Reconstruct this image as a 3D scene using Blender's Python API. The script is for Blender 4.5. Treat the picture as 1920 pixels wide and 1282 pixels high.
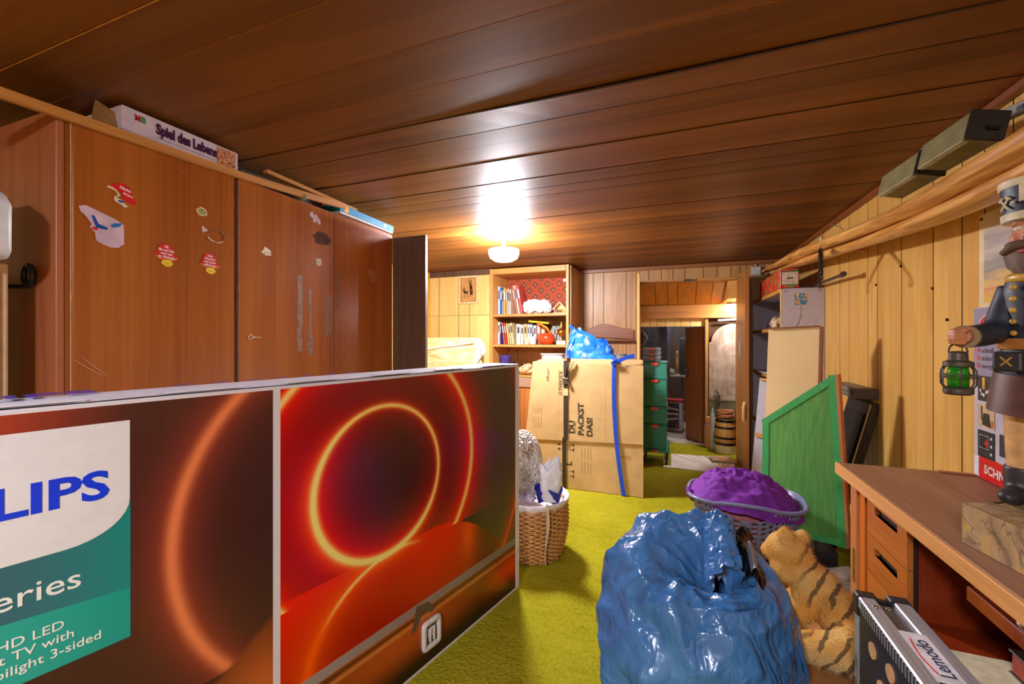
import bpy, bmesh, math, random
from mathutils import Vector, Matrix, noise
PI = math.pi
rnd = random.Random(7)
for o in list(bpy.data.objects):
    bpy.data.objects.remove(o)
SC = bpy.context.scene
COL = SC.collection
# ------------------------------------------------------------------ camera, world, exposure
cam_data = bpy.data.cameras.new('camera')
cam = bpy.data.objects.new('camera', cam_data)
COL.objects.link(cam)
cam.location = (0, 0, 1.28)
cam.rotation_euler = (PI / 2, 0, math.atan(302 / 793))
cam_data.sensor_width = 36
cam_data.lens = 36 * 793 / 1920
cam_data.shift_y = -5 / 1920
cam_data.clip_start = 0.02
SC.camera = cam
world = bpy.data.worlds.new('world')
SC.world = world
world.use_nodes = True
world.node_tree.nodes['Background'].inputs[0].default_value = (1, 0.9, 0.8, 1)
world.node_tree.nodes['Background'].inputs[1].default_value = 0.05
SC.view_settings.view_transform = 'Standard'
SC.view_settings.look = 'None'
SC.view_settings.gamma = 1
SC.view_settings.use_curve_mapping = False
SC.view_settings.exposure = 0.0
FAR_LAMP = 500.0      # emission of the lamp discs
NEAR_LAMP = 340.0
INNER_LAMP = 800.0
LAMP_COL = (0.93, 0.95, 1.04, 1)

# ------------------------------------------------------------------ shader helpers
def lin(c):
    f = lambda v: v / 12.92 if v <= 0.04045 else ((v + 0.055) / 1.055) ** 2.4
    return (f(c[0] / 255), f(c[1] / 255), f(c[2] / 255), 1)

class E:
    """tiny expression wrapper round math nodes"""
    def __init__(s, nt, v): s.nt, s.v = nt, v
    def op(s, kind, *o):
        n = s.nt.nodes.new('ShaderNodeMath'); n.operation = kind
        for i, x in enumerate((s,) + o):
            x = x.v if isinstance(x, E) else x
            if isinstance(x, (int, float)): n.inputs[i].default_value = x
            else: s.nt.links.new(x, n.inputs[i])
        return E(s.nt, n.outputs[0])
    def __add__(s, o): return s.op('ADD', o)
    def __sub__(s, o): return s.op('SUBTRACT', o)
    def __mul__(s, o): return s.op('MULTIPLY', o)
    def __truediv__(s, o): return s.op('DIVIDE', o)
    def __rsub__(s, o): return (s * -1) + o
    __radd__ = __add__; __rmul__ = __mul__
    def abs(s): return s.op('ABSOLUTE')
    def sqrt(s): return s.op('SQRT')
    def sin(s): return s.op('SINE')
    def lt(s, o): return s.op('LESS_THAN', o)
    def gt(s, o): return s.op('GREATER_THAN', o)
    def max(s, o): return s.op('MAXIMUM', o)
    def min(s, o): return s.op('MINIMUM', o)
    def frac(s): return s.op('FRACT')
    def pow(s, o): return s.op('POWER', o)
    def gauss(s, w): return ((s / w) * (s / w) * -1).op('EXPONENT')
    def expo(s, w): return ((s.abs() / w) * -1).op('EXPONENT')
    def step(s, a, b):
        n = s.nt.nodes.new('ShaderNodeMapRange'); n.interpolation_type = 'SMOOTHSTEP'
        s.nt.links.new(s.v, n.inputs[0]); n.inputs[1].default_value = a; n.inputs[2].default_value = b
        return E(s.nt, n.outputs[0])

class Mat:
    def __init__(s, name, rough=0.6, metal=0.0, spec=0.5):
        s.m = bpy.data.materials.new(name); s.m.use_nodes = True
        s.nt = s.m.node_tree; s.b = s.nt.nodes['Principled BSDF']
        s.b.inputs['Roughness'].default_value = rough
        s.b.inputs['Metallic'].default_value = metal
        s.b.inputs['Specular IOR Level'].default_value = spec
        s._c = None
    def coord(s, kind='Object', scale=(1, 1, 1), rand=0.0, rot=(0, 0, 0)):
        n = s.nt.nodes.new('ShaderNodeTexCoord'); out = n.outputs[kind]
        if rand:
            oi = s.nt.nodes.new('ShaderNodeObjectInfo')
            a = s.nt.nodes.new('ShaderNodeVectorMath'); a.operation = 'SCALE'
            a.inputs[0].default_value = (3.1, 5.7, 7.3)
            mm = s.nt.nodes.new('ShaderNodeMath'); mm.operation = 'MULTIPLY'; mm.inputs[1].default_value = rand
            s.nt.links.new(oi.outputs['Random'], mm.inputs[0]); s.nt.links.new(mm.outputs[0], a.inputs['Scale'])
            b = s.nt.nodes.new('ShaderNodeVectorMath')
            s.nt.links.new(out, b.inputs[0]); s.nt.links.new(a.outputs[0], b.inputs[1]); out = b.outputs[0]
        mp = s.nt.nodes.new('ShaderNodeMapping'); mp.inputs['Scale'].default_value = scale
        mp.inputs['Rotation'].default_value = rot
        s.nt.links.new(out, mp.inputs[0]); return mp.outputs[0]
    def xyz(s, kind='Object'):
        n = s.nt.nodes.new('ShaderNodeTexCoord'); q = s.nt.nodes.new('ShaderNodeSeparateXYZ')
        s.nt.links.new(n.outputs[kind], q.inputs[0])
        return [E(s.nt, q.outputs[i]) for i in range(3)]
    def noise(s, vec, scale=5, detail=4, dist=0.0, rough=0.5):
        n = s.nt.nodes.new('ShaderNodeTexNoise'); n.inputs['Scale'].default_value = scale
        n.inputs['Detail'].default_value = detail; n.inputs['Distortion'].default_value = dist
        n.inputs['Roughness'].default_value = rough
        if vec is not None: s.nt.links.new(vec, n.inputs['Vector'])
        return E(s.nt, n.outputs['Fac'])
    def voro(s, vec, scale=5, feature='F1'):
        n = s.nt.nodes.new('ShaderNodeTexVoronoi'); n.inputs['Scale'].default_value = scale; n.feature = feature
        s.nt.links.new(vec, n.inputs['Vector']); return E(s.nt, n.outputs['Distance'])
    def random(s):
        return E(s.nt, s.nt.nodes.new('ShaderNodeObjectInfo').outputs['Random'])
    def ramp(s, fac, stops):
        n = s.nt.nodes.new('ShaderNodeValToRGB'); el = n.color_ramp.elements
        while len(el) < len(stops): el.new(0.5)
        for e_, (p, c) in zip(el, stops): e_.position = p; e_.color = lin(c)
        s.nt.links.new(fac.v, n.inputs[0]); return n.outputs[0]
    def mix(s, fac, a, b, mode='MIX'):
        n = s.nt.nodes.new('ShaderNodeMix'); n.data_type = 'RGBA'; n.blend_type = mode; n.clamp_factor = True
        f = fac.v if isinstance(fac, E) else fac
        if isinstance(f, (int, float)): n.inputs[0].default_value = f
        else: s.nt.links.new(f, n.inputs[0])
        for i, c in ((6, a), (7, b)):
            if isinstance(c, tuple): n.inputs[i].default_value = lin(c)
            else: s.nt.links.new(c, n.inputs[i])
        return n.outputs[2]
    def scale_col(s, col, k):
        n = s.nt.nodes.new('ShaderNodeVectorMath'); n.operation = 'SCALE'
        s.nt.links.new(col, n.inputs[0])
        if isinstance(k, E): s.nt.links.new(k.v, n.inputs['Scale'])
        else: n.inputs['Scale'].default_value = k
        return n.outputs[0]
    def color(s, c):
        if isinstance(c, tuple): s.b.inputs['Base Color'].default_value = lin(c)
        else: s.nt.links.new(c, s.b.inputs['Base Color'])
        return s
    def rough(s, e):
        s.nt.links.new(e.v, s.b.inputs['Roughness']); return s
    def bump(s, h, strength=0.3, dist=0.01):
        n = s.nt.nodes.new('ShaderNodeBump'); n.inputs['Strength'].default_value = strength
        n.inputs['Distance'].default_value = dist
        s.nt.links.new(h.v, n.inputs['Height']); s.nt.links.new(n.outputs[0], s.b.inputs['Normal']); return s

CACHE = {}
def plain(c, rough=0.55, metal=0.0, var=0.12, bump=0.0, scale=30, spec=0.5):
    key = (c, rough, metal, var, bump, scale, spec)
    if key in CACHE: return CACHE[key]
    m = Mat('paint_%d_%d_%d' % c, rough, metal, spec)
    v = m.coord()
    n = m.noise(v, scale, 4)
    m.color(m.ramp(n, [(0.3, tuple(int(x * (1 - var)) for x in c)), (0.7, tuple(min(255, int(x * (1 + var * 0.5))) for x in c))]))
    if bump: m.bump(n, bump, 0.004)
    CACHE[key] = m.m
    return m.m
def wood(name, dark, light, axis=2, rough=0.4, across=9.0, along=0.7, rings=0.35, rand=5.0, varb=0.2, fine=0.25, spec=0.5):
    m = Mat(name, rough, 0, spec)
    sc = [across] * 3; sc[axis] = along
    v = m.coord('Object', tuple(sc), rand)
    big = m.noise(v, 1.0, 3, 0.6)
    ring = ((big * 46).sin() * 0.5 + 0.5)
    sf = [across * 14] * 3; sf[axis] = along * 5
    fn = m.noise(m.coord('Object', tuple(sf), rand), 1.0, 4, 0.2)
    fac = big * (1 - rings) + ring * rings * 0.6 + (fn - 0.5) * fine * 2
    col = m.ramp(fac, [(0.2, dark), (0.75, light)])
    if varb:
        col = m.scale_col(col, m.random() * varb * 2 + (1 - varb))
    m.color(col)
    m.bump(fn, 0.08, 0.002)
    return m.m

# ------------------------------------------------------------------ mesh helpers
def link(o, parent=None):
    COL.objects.link(o)
    if parent is not None: o.parent = parent
    return o
class MB:
    def __init__(s): s.v, s.f, s.mi, s.cur = [], [], [], 0
    def add(s, vs, fs):
        k = len(s.v); s.v += [tuple(p) for p in vs]
        for f in fs: s.f.append(tuple(i + k for i in f)); s.mi.append(s.cur)
        return s
    def use(s, i): s.cur = i; return s
    def hexa(s, p):
        return s.add(p, [(3, 2, 1, 0), (4, 5, 6, 7), (0, 1, 5, 4), (1, 2, 6, 5), (2, 3, 7, 6), (3, 0, 4, 7)])
    def box(s, x0, x1, y0, y1, z0, z1):
        return s.hexa([(x0, y0, z0), (x1, y0, z0), (x1, y1, z0), (x0, y1, z0), (x0, y0, z1), (x1, y0, z1), (x1, y1, z1), (x0, y1, z1)])
    def obox(s, c, size, M=None):
        h = [a / 2 for a in size]; c = Vector(c); M = M or Matrix.Identity(3)
        P = [c + M @ Vector((a * h[0], b * h[1], d * h[2])) for d in (-1, 1) for a, b in ((-1, -1), (1, -1), (1, 1), (-1, 1))]
        return s.hexa(P)
    def bar(s, a, b, w, t, up=(0, 0, 1)):
        a, b = Vector(a), Vector(b); d = b - a; L = d.length; d.normalize()
        u = Vector(up); x = d.cross(u)
        if x.length < 1e-5: x = d.cross(Vector((1, 0, 0)))
        x.normalize(); u = x.cross(d)
        return s.obox((a + b) / 2, (L, w, t), Matrix((d, x, u)).transposed())
    def slab(s, quad, thick):
        """quad = 4 corners; thick along its normal (away from it)"""
        q = [Vector(p) for p in quad]; n = (q[1] - q[0]).cross(q[3] - q[0]).normalized() * thick
        return s.hexa([p - n for p in q] + q)
    def tube(s, pts, r, n=8, caps=True, closed=False, flat=1.0):
        pts = [Vector(p) for p in pts]; m = len(pts)
        R = r if isinstance(r, (list, tuple)) else [r] * m
        vs, ref = [], None
        for i in range(m):
            if closed: t = pts[(i + 1) % m] - pts[i - 1]
            else: t = pts[min(i + 1, m - 1)] - pts[max(i - 1, 0)]
            t.normalize()
            if ref is None:
                ref = Vector((0, 0, 1)) if abs(t.z) < 0.9 else Vector((1, 0, 0))
            x = t.cross(ref)
            if x.length < 1e-6: x = t.cross(Vector((0, 1, 0.3)))
            x.normalize(); y = x.cross(t); ref = y
            for k in range(n):
                a = 2 * PI * k / n
                vs.append(pts[i] + x * (R[i] * math.cos(a)) + y * (R[i] * flat * math.sin(a)))
        fs = []
        for i in range(m if closed else m - 1):
            j = (i + 1) % m
            for k in range(n):
                l = (k + 1) % n
                fs.append((i * n + k, i * n + l, j * n + l, j * n + k))
        if caps and not closed:
            fs += [tuple(range(n - 1, -1, -1)), tuple(range((m - 1) * n, m * n))]
        return s.add(vs, fs)
    def lathe(s, prof, n=24, c=(0, 0, 0), sx=1.0, sy=1.0, fn=None):
        vs, fs = [], []
        for r, z in prof:
            for k in range(n):
                a = 2 * PI * k / n
                p = Vector((c[0] + r * sx * math.cos(a), c[1] + r * sy * math.sin(a), c[2] + z))
                vs.append(fn(p, a, z) if fn else p)
        for i in range(len(prof) - 1):
            for k in range(n):
                l = (k + 1) % n
                fs.append((i * n + k, i * n + l, (i + 1) * n + l, (i + 1) * n + k))
        if prof[0][0] > 1e-4: fs.append(tuple(range(n - 1, -1, -1)))
        if prof[-1][0] > 1e-4: fs.append(tuple(range((len(prof) - 1) * n, len(prof) * n)))
        return s.add(vs, fs)
    def prism(s, poly, f, ext):
        """poly in 2D mapped by f(a,b)->3D, extruded by vector ext"""
        P = [Vector(f(a, b)) for a, b in poly]; e_ = Vector(ext); n = len(P)
        fs = [tuple(range(n - 1, -1, -1)), tuple(range(n, 2 * n))]
        fs += [(i, (i + 1) % n, n + (i + 1) % n, n + i) for i in range(n)]
        return s.add(P + [p + e_ for p in P], fs)
    def grid(s, f, nu, nv, wrap=False):
        vs = [f(i / nu, j / nv) for j in range(nv + 1) for i in range(nu if wrap else nu + 1)]
        w = nu if wrap else nu + 1
        fs = []
        for j in range(nv):
            for i in range(nu):
                k = (i + 1) % w if wrap else i + 1
                fs.append((j * w + i, j * w + k, (j + 1) * w + k, (j + 1) * w + i))
        return s.add(vs, fs)
    def ball(s, c, r, n=12, sx=1, sy=1, sz=1):
        pr_ = [(r * math.sin(PI * i / n), -r * math.cos(PI * i / n) * sz) for i in range(n + 1)]
        pr_[0] = (1e-5, -r * sz); pr_[-1] = (1e-5, r * sz)
        return s.lathe(pr_, n * 2, c, sx, sy)
    def mesh(s, name, bevel=0.0, smooth=False, weld=True):
        me = bpy.data.meshes.new(name)
        me.from_pydata(s.v, [], s.f)
        bm = bmesh.new(); bm.from_mesh(me)
        for f, m in zip(bm.faces, s.mi): f.material_index = m
        if weld: bmesh.ops.remove_doubles(bm, verts=bm.verts, dist=2e-5)
        bmesh.ops.recalc_face_normals(bm, faces=bm.faces)
        if bevel:
            ed = [e_ for e_ in bm.edges if len(e_.link_faces) == 2 and e_.calc_face_angle(0) > 0.5]
            bmesh.ops.bevel(bm, geom=ed, offset=bevel, segments=2 if bevel > 0.004 else 1, affect='EDGES', profile=0.5)
        bm.to_mesh(me); bm.free()
        if smooth:
            me.polygons.foreach_set('use_smooth', [True] * len(me.polygons))
            if smooth is not True: me.set_sharp_from_angle(angle=math.radians(smooth))
        me.update()
        return me
    def build(s, name, mats, parent=None, loc=(0, 0, 0), rz=0.0, bevel=0.0, smooth=False, weld=True):
        me = s.mesh(name, bevel, smooth, weld)
        for m in (mats if isinstance(mats, (list, tuple)) else [mats]): me.materials.append(m)
        o = bpy.data.objects.new(name, me)
        o.location = loc; o.rotation_euler = (0, 0, rz)
        return link(o, parent)
def side_mat(o, axis, m):
    o.data.materials.append(m)
    for p in o.data.polygons:
        if abs(p.normal[axis]) > 0.6: p.material_index = 1
    return o
def tag(o, label=None, cat=None, group=None, kind=None):
    if label: o['label'] = label
    if cat: o['category'] = cat
    if group: o['group'] = group
    if kind: o['kind'] = kind
    return o
def thing(name, label, cat, loc=(0, 0, 0), rz=0.0, group=None):
    o = bpy.data.objects.new(name, None); o.empty_display_size = 0.1
    o.location = loc; o.rotation_euler = (0, 0, rz); link(o)
    return tag(o, label, cat, group)
def structure(o): o['kind'] = 'structure'; return o
def dup(root, loc, rz=0.0, label=None):
    r = root.copy(); COL.objects.link(r); r.location = loc; r.rotation_euler = (0, 0, rz)
    if label: r['label'] = label
    for ch in list(root.children):
        c = ch.copy(); COL.objects.link(c); c.parent = r
        for g in list(ch.children):
            d = g.copy(); COL.objects.link(d); d.parent = c
    return r
def text(name, s, size, parent, org, xd, yd, mat, align='LEFT', fat=0.0, ext=0.0006, sx=1.0, shear=0.0):
    cu = bpy.data.curves.new(name, 'FONT'); cu.body = s; cu.size = size; cu.align_x = align
    cu.offset = fat * size; cu.extrude = ext / 2; cu.resolution_u = 3; cu.shear = shear
    t = bpy.data.objects.new(name, cu)
    me = bpy.data.meshes.new_from_object(t)
    bpy.data.objects.remove(t); bpy.data.curves.remove(cu)
    x = Vector(xd).normalized(); y = Vector(yd).normalized(); z = x.cross(y)
    M = Matrix((x * sx, y, z)).transposed().to_4x4(); M.translation = Vector(org) + z * ext / 2
    me.transform(M); me.materials.clear(); me.materials.append(mat); me.name = name
    o = bpy.data.objects.new(name, me)
    return link(o, parent)
def fuse(mb, name, mat, parent=None, voxel=0.008, it=6, loc=(0, 0, 0), rz=0.0):
    """voxel-merge overlapping lumps into one continuous skin"""
    me = mb.mesh(name, weld=False)
    t = bpy.data.objects.new(name, me); COL.objects.link(t)
    a = t.modifiers.new('r', 'REMESH'); a.mode = 'VOXEL'; a.voxel_size = voxel
    b = t.modifiers.new('s', 'SMOOTH'); b.iterations = it; b.factor = 0.5
    dg = bpy.context.evaluated_depsgraph_get()
    out = bpy.data.meshes.new_from_object(t.evaluated_get(dg))
    bpy.data.objects.remove(t)
    out.polygons.foreach_set('use_smooth', [True] * len(out.polygons))
    out.materials.clear(); out.materials.append(mat); out.name = name
    o = bpy.data.objects.new(name, out); o.location = loc; o.rotation_euler = (0, 0, rz)
    return link(o, parent)
def nz(p, sc, seed=0.0):
    return noise.noise(Vector((p[0] * sc + seed, p[1] * sc - seed, p[2] * sc + 2 * seed)))
def crumple(p, sc, seed=0.0):
    d = noise.voronoi(Vector((p[0] * sc + seed, p[1] * sc, p[2] * sc - seed)))[0]
    return d[1] - d[0]
# ------------------------------------------------------------------ shared materials
W_CEIL = wood('ceiling_walnut', (92, 48, 14), (144, 86, 34), 0, 0.46, 5, 0.35, 0.12, 6, 0.22, 0.12, 0.22)
W_WALL = wood('wall_veneer', (190, 138, 62), (222, 178, 98), 2, 0.38, 8, 0.6, 0.25, 6, 0.07, 0.15)
W_WALLB = wood('back_wall_veneer', (160, 112, 60), (204, 156, 96), 2, 0.4, 8, 0.6, 0.25, 6, 0.07, 0.15)
W_WALLL = wood('pale_wall_veneer', (232, 190, 102), (246, 216, 142), 2, 0.42, 8, 0.6, 0.2, 6, 0.05, 0.12)
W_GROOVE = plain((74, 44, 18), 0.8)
W_TONGUE = plain((150, 92, 36), 0.7)
W_JOINT = plain((196, 124, 52), 0.6)
W_WARD = wood('wardrobe_mahogany', (138, 66, 18), (176, 100, 36), 2, 0.27, 8, 0.3, 0.1, 0, 0.0, 0.25)
W_WARDS = wood('wardrobe_side', (146, 78, 44), (184, 112, 70), 2, 0.4, 12, 0.4, 0.12, 0, 0.0, 0.2)
W_DARK = wood('dark_brown_board', (82, 56, 40), (118, 86, 66), 2, 0.45, 12, 0.5, 0.2, 0, 0.0, 0.25)
W_PINE = wood('pine', (186, 120, 52), (228, 168, 92), 1, 0.45, 30, 0.8, 0.25, 3, 0.08, 0.2)
W_PINEX = wood('pine_crosswise', (186, 120, 52), (228, 168, 92), 0, 0.45, 30, 0.8, 0.25, 3, 0.08, 0.2)
W_PINEZ = wood('pine_upright', (200, 136, 60), (236, 178, 100), 2, 0.45, 30, 0.8, 0.2, 3, 0.06, 0.2)
W_TRIM = wood('reddish_trim', (98, 46, 14), (140, 76, 30), 1, 0.4, 30, 0.8, 0.2, 3, 0.1, 0.2)
def carpet():
    m = Mat('lime_carpet', 0.95, 0, 0.1)
    v = m.coord()
    a = m.noise(v, 1.6, 3); b = m.noise(v, 70, 5, 0.5); c = m.noise(m.coord('Object', (1, 2.2, 1)), 9, 4, 1.0)
    col = m.ramp(a * 0.35 + b * 0.45 + c * 0.2, [(0.3, (120, 113, 14)), (0.5, (160, 153, 26)), (0.72, (182, 175, 48))])
    worn = m.noise(v, 3.1, 4, 0.8).step(0.62, 0.78)
    col = m.mix(worn * 0.3, col, (150, 138, 60))
    m.color(col)
    m.bump(b + c * 0.6, 0.9, 0.012)
    return m.m
CARPET = carpet()
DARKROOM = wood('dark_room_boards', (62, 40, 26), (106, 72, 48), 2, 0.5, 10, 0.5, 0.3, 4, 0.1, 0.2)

# ------------------------------------------------------------------ lamps
def lamp(loc, power, label, group=None, r=0.15, drop=0.0):
    t = thing('ceiling_lamp', label, 'lamp', loc)
    me = Mat('lamp_glow'); nt = me.nt
    em = nt.nodes.new('ShaderNodeEmission'); em.inputs[0].default_value = LAMP_COL; em.inputs[1].default_value = power
    nt.links.new(em.outputs[0], nt.nodes['Material Output'].inputs[0])
    MB().lathe([((0.03 if drop else r * 1.06), -0.012), ((0.03 if drop else r * 1.06), 0)], 32).build('base_plate', plain((235, 235, 230), 0.4), t, smooth=30)
    h = 0.09 if drop else 0.05
    if drop:
        MB().lathe([(0.012, -drop), (0.012, -0.012)], 14).build('stem', plain((235, 235, 230), 0.4), t, smooth=40)
        MB().lathe([(0.03, -drop - 0.004), (0.03, -drop + 0.004)], 32).build('lamp_pan', plain((235, 235, 230), 0.4), t, smooth=30)
    k = -drop - 0.012
    MB().lathe([(1e-5, k - h), (r * 0.6, k - h * 0.95), (r * 0.9, k - h * 0.7), (r, k - h * 0.3), (r, k - 0.004), (r * 0.95, k), (1e-5, k + 0.004)], 32).build('diffuser', me.m, t, smooth=True)
    return t
lamp((-1.25, 3.10, 2.098), FAR_LAMP, 'glowing round white lamp hanging just below the plank ceiling before the bookshelf', r=0.12, drop=0.10)
lamp((-0.40, -1.35, 2.098), NEAR_LAMP, 'round white ceiling lamp behind the camera, out of view', r=0.17)
lamp((0.1, 6.9, 1.80), INNER_LAMP * 0.25, 'small unseen lamp added to brighten the dark store room beyond the passage', r=0.08)  # added fill lamp, no source is seen in the store room
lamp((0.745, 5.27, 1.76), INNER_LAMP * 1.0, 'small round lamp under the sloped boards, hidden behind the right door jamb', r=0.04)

# ------------------------------------------------------------------ room shell
structure(MB().box(-2.9, 1.12, -3.2, 5.6, -0.05, 0).build('floor', CARPET))
ceil = structure(MB().box(-2.9, 1.12, -3.2, 5.05, 2.116, 2.16).build('ceiling', W_TONGUE))
ys = [-3.19, -2.7, -2.2, -1.7, -1.25, -1.05, -0.85, -0.66, -0.47, -0.28, -0.09, 0.1, 0.28, 0.46, 0.649, 0.80, 1.009, 1.187, 1.378, 1.523, 1.642, 1.79, 1.923, 2.05, 2.19, 2.31, 2.46, 2.585, 2.735, 2.86, 3.0, 3.13, 3.28, 3.4, 3.55, 3.68, 3.83, 3.95, 4.1, 4.22, 4.37, 4.5, 4.64, 4.76, 4.9, 5.0]
for i in range(len(ys) - 1):
    g = 0.0022
    dz = rnd.uniform(-0.0015, 0.0015)
    m = MB()
    if abs(ys[i] - 1.378) < 0.01:        # this board has sprung and hangs a little at its near edge
        m.grid(lambda u, v: (-2.85 + 3.89 * u, ys[i] + g + (ys[i + 1] - ys[i] - 2 * g) * v, 2.1 - 0.011 * math.exp(-((u - 0.72) / 0.16) ** 2) * (1 - v)), 24, 1)
        m.grid(lambda u, v: (-2.85 + 3.89 * u, ys[i] + g, 2.1 - 0.011 * math.exp(-((u - 0.72) / 0.16) ** 2) + 0.006 * v), 24, 1)
    else:
        m.box(-2.85, 1.04, ys[i] + g, ys[i + 1] - g, 2.1 + dz, 2.116)
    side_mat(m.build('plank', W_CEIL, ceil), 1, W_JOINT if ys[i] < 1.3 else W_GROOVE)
# right wall
wr = structure(MB().box(1.062, 1.12, -3.2, 5.05, 0, 2.116).build('wall_right', W_GROOVE))
gy = [-3.19, -2.6, -2.1, -1.6, -1.25, -0.9, -0.6, -0.35, -0.1, 0.2, 0.45, 0.75, 1.0, 1.2, 1.45, 1.62, 1.894, 2.032, 2.159, 2.354, 2.627, 2.889, 3.012, 3.289, 3.446, 3.769, 3.957, 4.12, 4.406, 4.62, 4.8, 4.995]
for a, b in zip(gy[:-1], gy[1:]):
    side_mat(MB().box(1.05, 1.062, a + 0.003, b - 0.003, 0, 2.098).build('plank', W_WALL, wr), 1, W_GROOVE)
MB().bar((1.035, -3.19, 2.085), (1.035, 4.99, 2.085), 0.028, 0.03).build('trim_1', W_TRIM, None, bevel=0.004); structure(bpy.data.objects['trim_1'])
for y, z in ((2.627, 1.64), (2.354, 1.50), (2.9, 1.58), (2.25, 1.36)):
    MB().tube([(1.05, y, z), (1.044, y, z)], 0.006, 8).build('nail_head', plain((60, 40, 20), 0.4, 0.6), wr)
# back wall with doorway x -0.351..0.659, height 1.935
wb = structure(MB().box(-1.2, -0.351, 5.012, 5.06, 0, 2.116).box(0.659, 1.12, 5.012, 5.06, 0, 2.116).box(-0.351, 0.659, 5.012, 5.06, 1.935, 2.116).build('wall_back', W_GROOVE))
for a, b, z in ((-1.2, -1.0, 0), (-1.0, -0.881, 0), (-0.881, -0.757, 0), (-0.757, -0.503, 0), (-0.503, -0.391, 0), (-0.391, -0.351, 0), (-0.351, -0.253, 1.935), (-0.253, -0.122, 1.935), (-0.122, 0, 1.935), (0, 0.125, 1.935),
                (0.125, 0.307, 1.935), (0.307, 0.442, 1.935), (0.442, 0.569, 1.935), (0.569, 0.659, 1.935), (0.659, 0.718, 0), (0.718, 0.88, 0), (0.88, 1.05, 0)):
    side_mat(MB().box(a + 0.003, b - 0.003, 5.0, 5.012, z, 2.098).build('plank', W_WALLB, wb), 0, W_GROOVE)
structure(MB().box(-1.05, 1.04, 4.975, 5.0, 2.055, 2.098).build('trim_2', wood('brown_trim', (120, 66, 26), (160, 98, 46), 0, 0.4, 30, 0.8, 0.2, 3, 0.1), bevel=0.004))
# pale section left of the bookshelf
wl = structure(MB().box(-2.9, -1.97, 4.512, 4.56, 0, 2.116).build('wall_rear', W_GROOVE))
gx = [-2.87, -2.82, -2.666, -2.396, -2.254, -1.972]
for a, b in zip(gx[:-1], gx[1:]):
    for z0, z1 in ((0, 1.562), (1.566, 2.07)):
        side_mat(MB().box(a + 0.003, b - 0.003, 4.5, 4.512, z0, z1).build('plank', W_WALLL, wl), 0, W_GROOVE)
structure(MB().box(-2.87, -1.97, 4.49, 4.5, 2.03, 2.098).build('trim_3', W_DARK, bevel=0.003))
structure(MB().box(-2.85, -2.79, 4.40, 4.5, 0, 2.098).build('trim_4', wood('yellow_post', (214, 150, 40), (240, 186, 70), 2, 0.4, 20, 0.6, 0.2, 0, 0), bevel=0.004))
wle = structure(MB().box(-2.95, -2.87, -3.2, 5.05, 0, 2.116).build('wall_left', W_GROOVE))
y = -3.19
while y < 4.45:
    MB().box(-2.87, -2.86, y + 0.002, min(4.49, y + 0.245), 0, 2.098).build('plank', W_WALLL, wle); y += 0.25
structure(MB().box(-2.9, 1.12, -3.26, -3.2, 0, 2.116).build('wall_front', W_WALL))
structure(MB().box(-2.9, -1.2, 5.0, 5.06, 0, 2.116).build('wall_behind_shelf', W_GROOVE))
# ------------------------------------------------------------------ passage behind the double door
structure(MB().box(-0.55, 0.95, 5.6, 8.1, -0.04, 0.004).build('floor_inner', plain((176, 160, 146), 0.5, 0, 0.3, 0, 6)))
jamb = wood('door_jamb', (176, 116, 52), (214, 156, 84), 2, 0.4, 25, 0.7, 0.2, 3, 0.05)
jambx = wood('door_head', (176, 116, 52), (214, 156, 84), 0, 0.4, 25, 0.7, 0.2, 3, 0.05)
structure(MB().box(-0.385, -0.351, 4.985, 5.10, 0, 1.97).build('trim_5', jamb, bevel=0.003))
structure(MB().box(0.632, 0.666, 4.985, 5.10, 0, 1.97).build('trim_6', jamb, bevel=0.003))
th = structure(MB().box(-0.351, 0.632, 4.992, 5.10, 1.91, 1.94).build('trim_7', jambx, bevel=0.003))
MB().box(0.11, 0.2, 4.984, 5.0, 1.912, 1.936).box(0.205, 0.25, 4.986, 5.0, 1.916, 1.93).build('latch', plain((90, 84, 74), 0.35, 0.8), th, bevel=0.002)
W_SLOPE = wood('sloped_boards', (200, 132, 52), (232, 170, 84), 1, 0.42, 9, 0.6, 0.25, 6, 0.06)
sl = structure(MB().hexa([(-0.6, 5.1, 1.965), (0.95, 5.1, 1.965), (0.95, 5.62, 1.72), (-0.6, 5.62, 1.72), (-0.6, 5.1, 2.0), (0.95, 5.1, 2.0), (0.95, 5.62, 1.76), (-0.6, 5.62, 1.76)]).build('ceiling_inner', W_GROOVE))
ex = [-0.6, -0.4, -0.2, -0.06, 0.05, 0.25, 0.42, 0.6]
for a, b in zip(ex[:-1], ex[1:]):
    MB().hexa([(a + .003, 5.10, 1.945), (b - .003, 5.10, 1.945), (b - .003, 5.62, 1.70), (a + .003, 5.62, 1.70), (a + .003, 5.10, 1.964), (b - .003, 5.10, 1.964), (b - .003, 5.62, 1.719), (a + .003, 5.62, 1.719)]).build('plank', W_SLOPE, sl)
structure(MB().box(-0.6, 0.95, 5.58, 5.66, 1.535, 1.70).build('trim_8', jambx, bevel=0.004))
wi = structure(MB().box(-0.6, 0.362, 5.66, 5.70, 1.44, 1.82).box(0.362, 0.84, 5.66, 5.70, 0, 1.82).box(-0.62, -0.36, 5.66, 5.70, 0, 1.44).build('wall_inner', W_GROOVE))
ex = [-0.6, -0.42, -0.27, -0.19, -0.09, 0.02, 0.09, 0.2, 0.362]
for a, b in zip(ex[:-1], ex[1:]):
    MB().box(a + .002, b - .002, 5.65, 5.66, 1.44, 1.535).build('plank', W_WALLL, wi)
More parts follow.
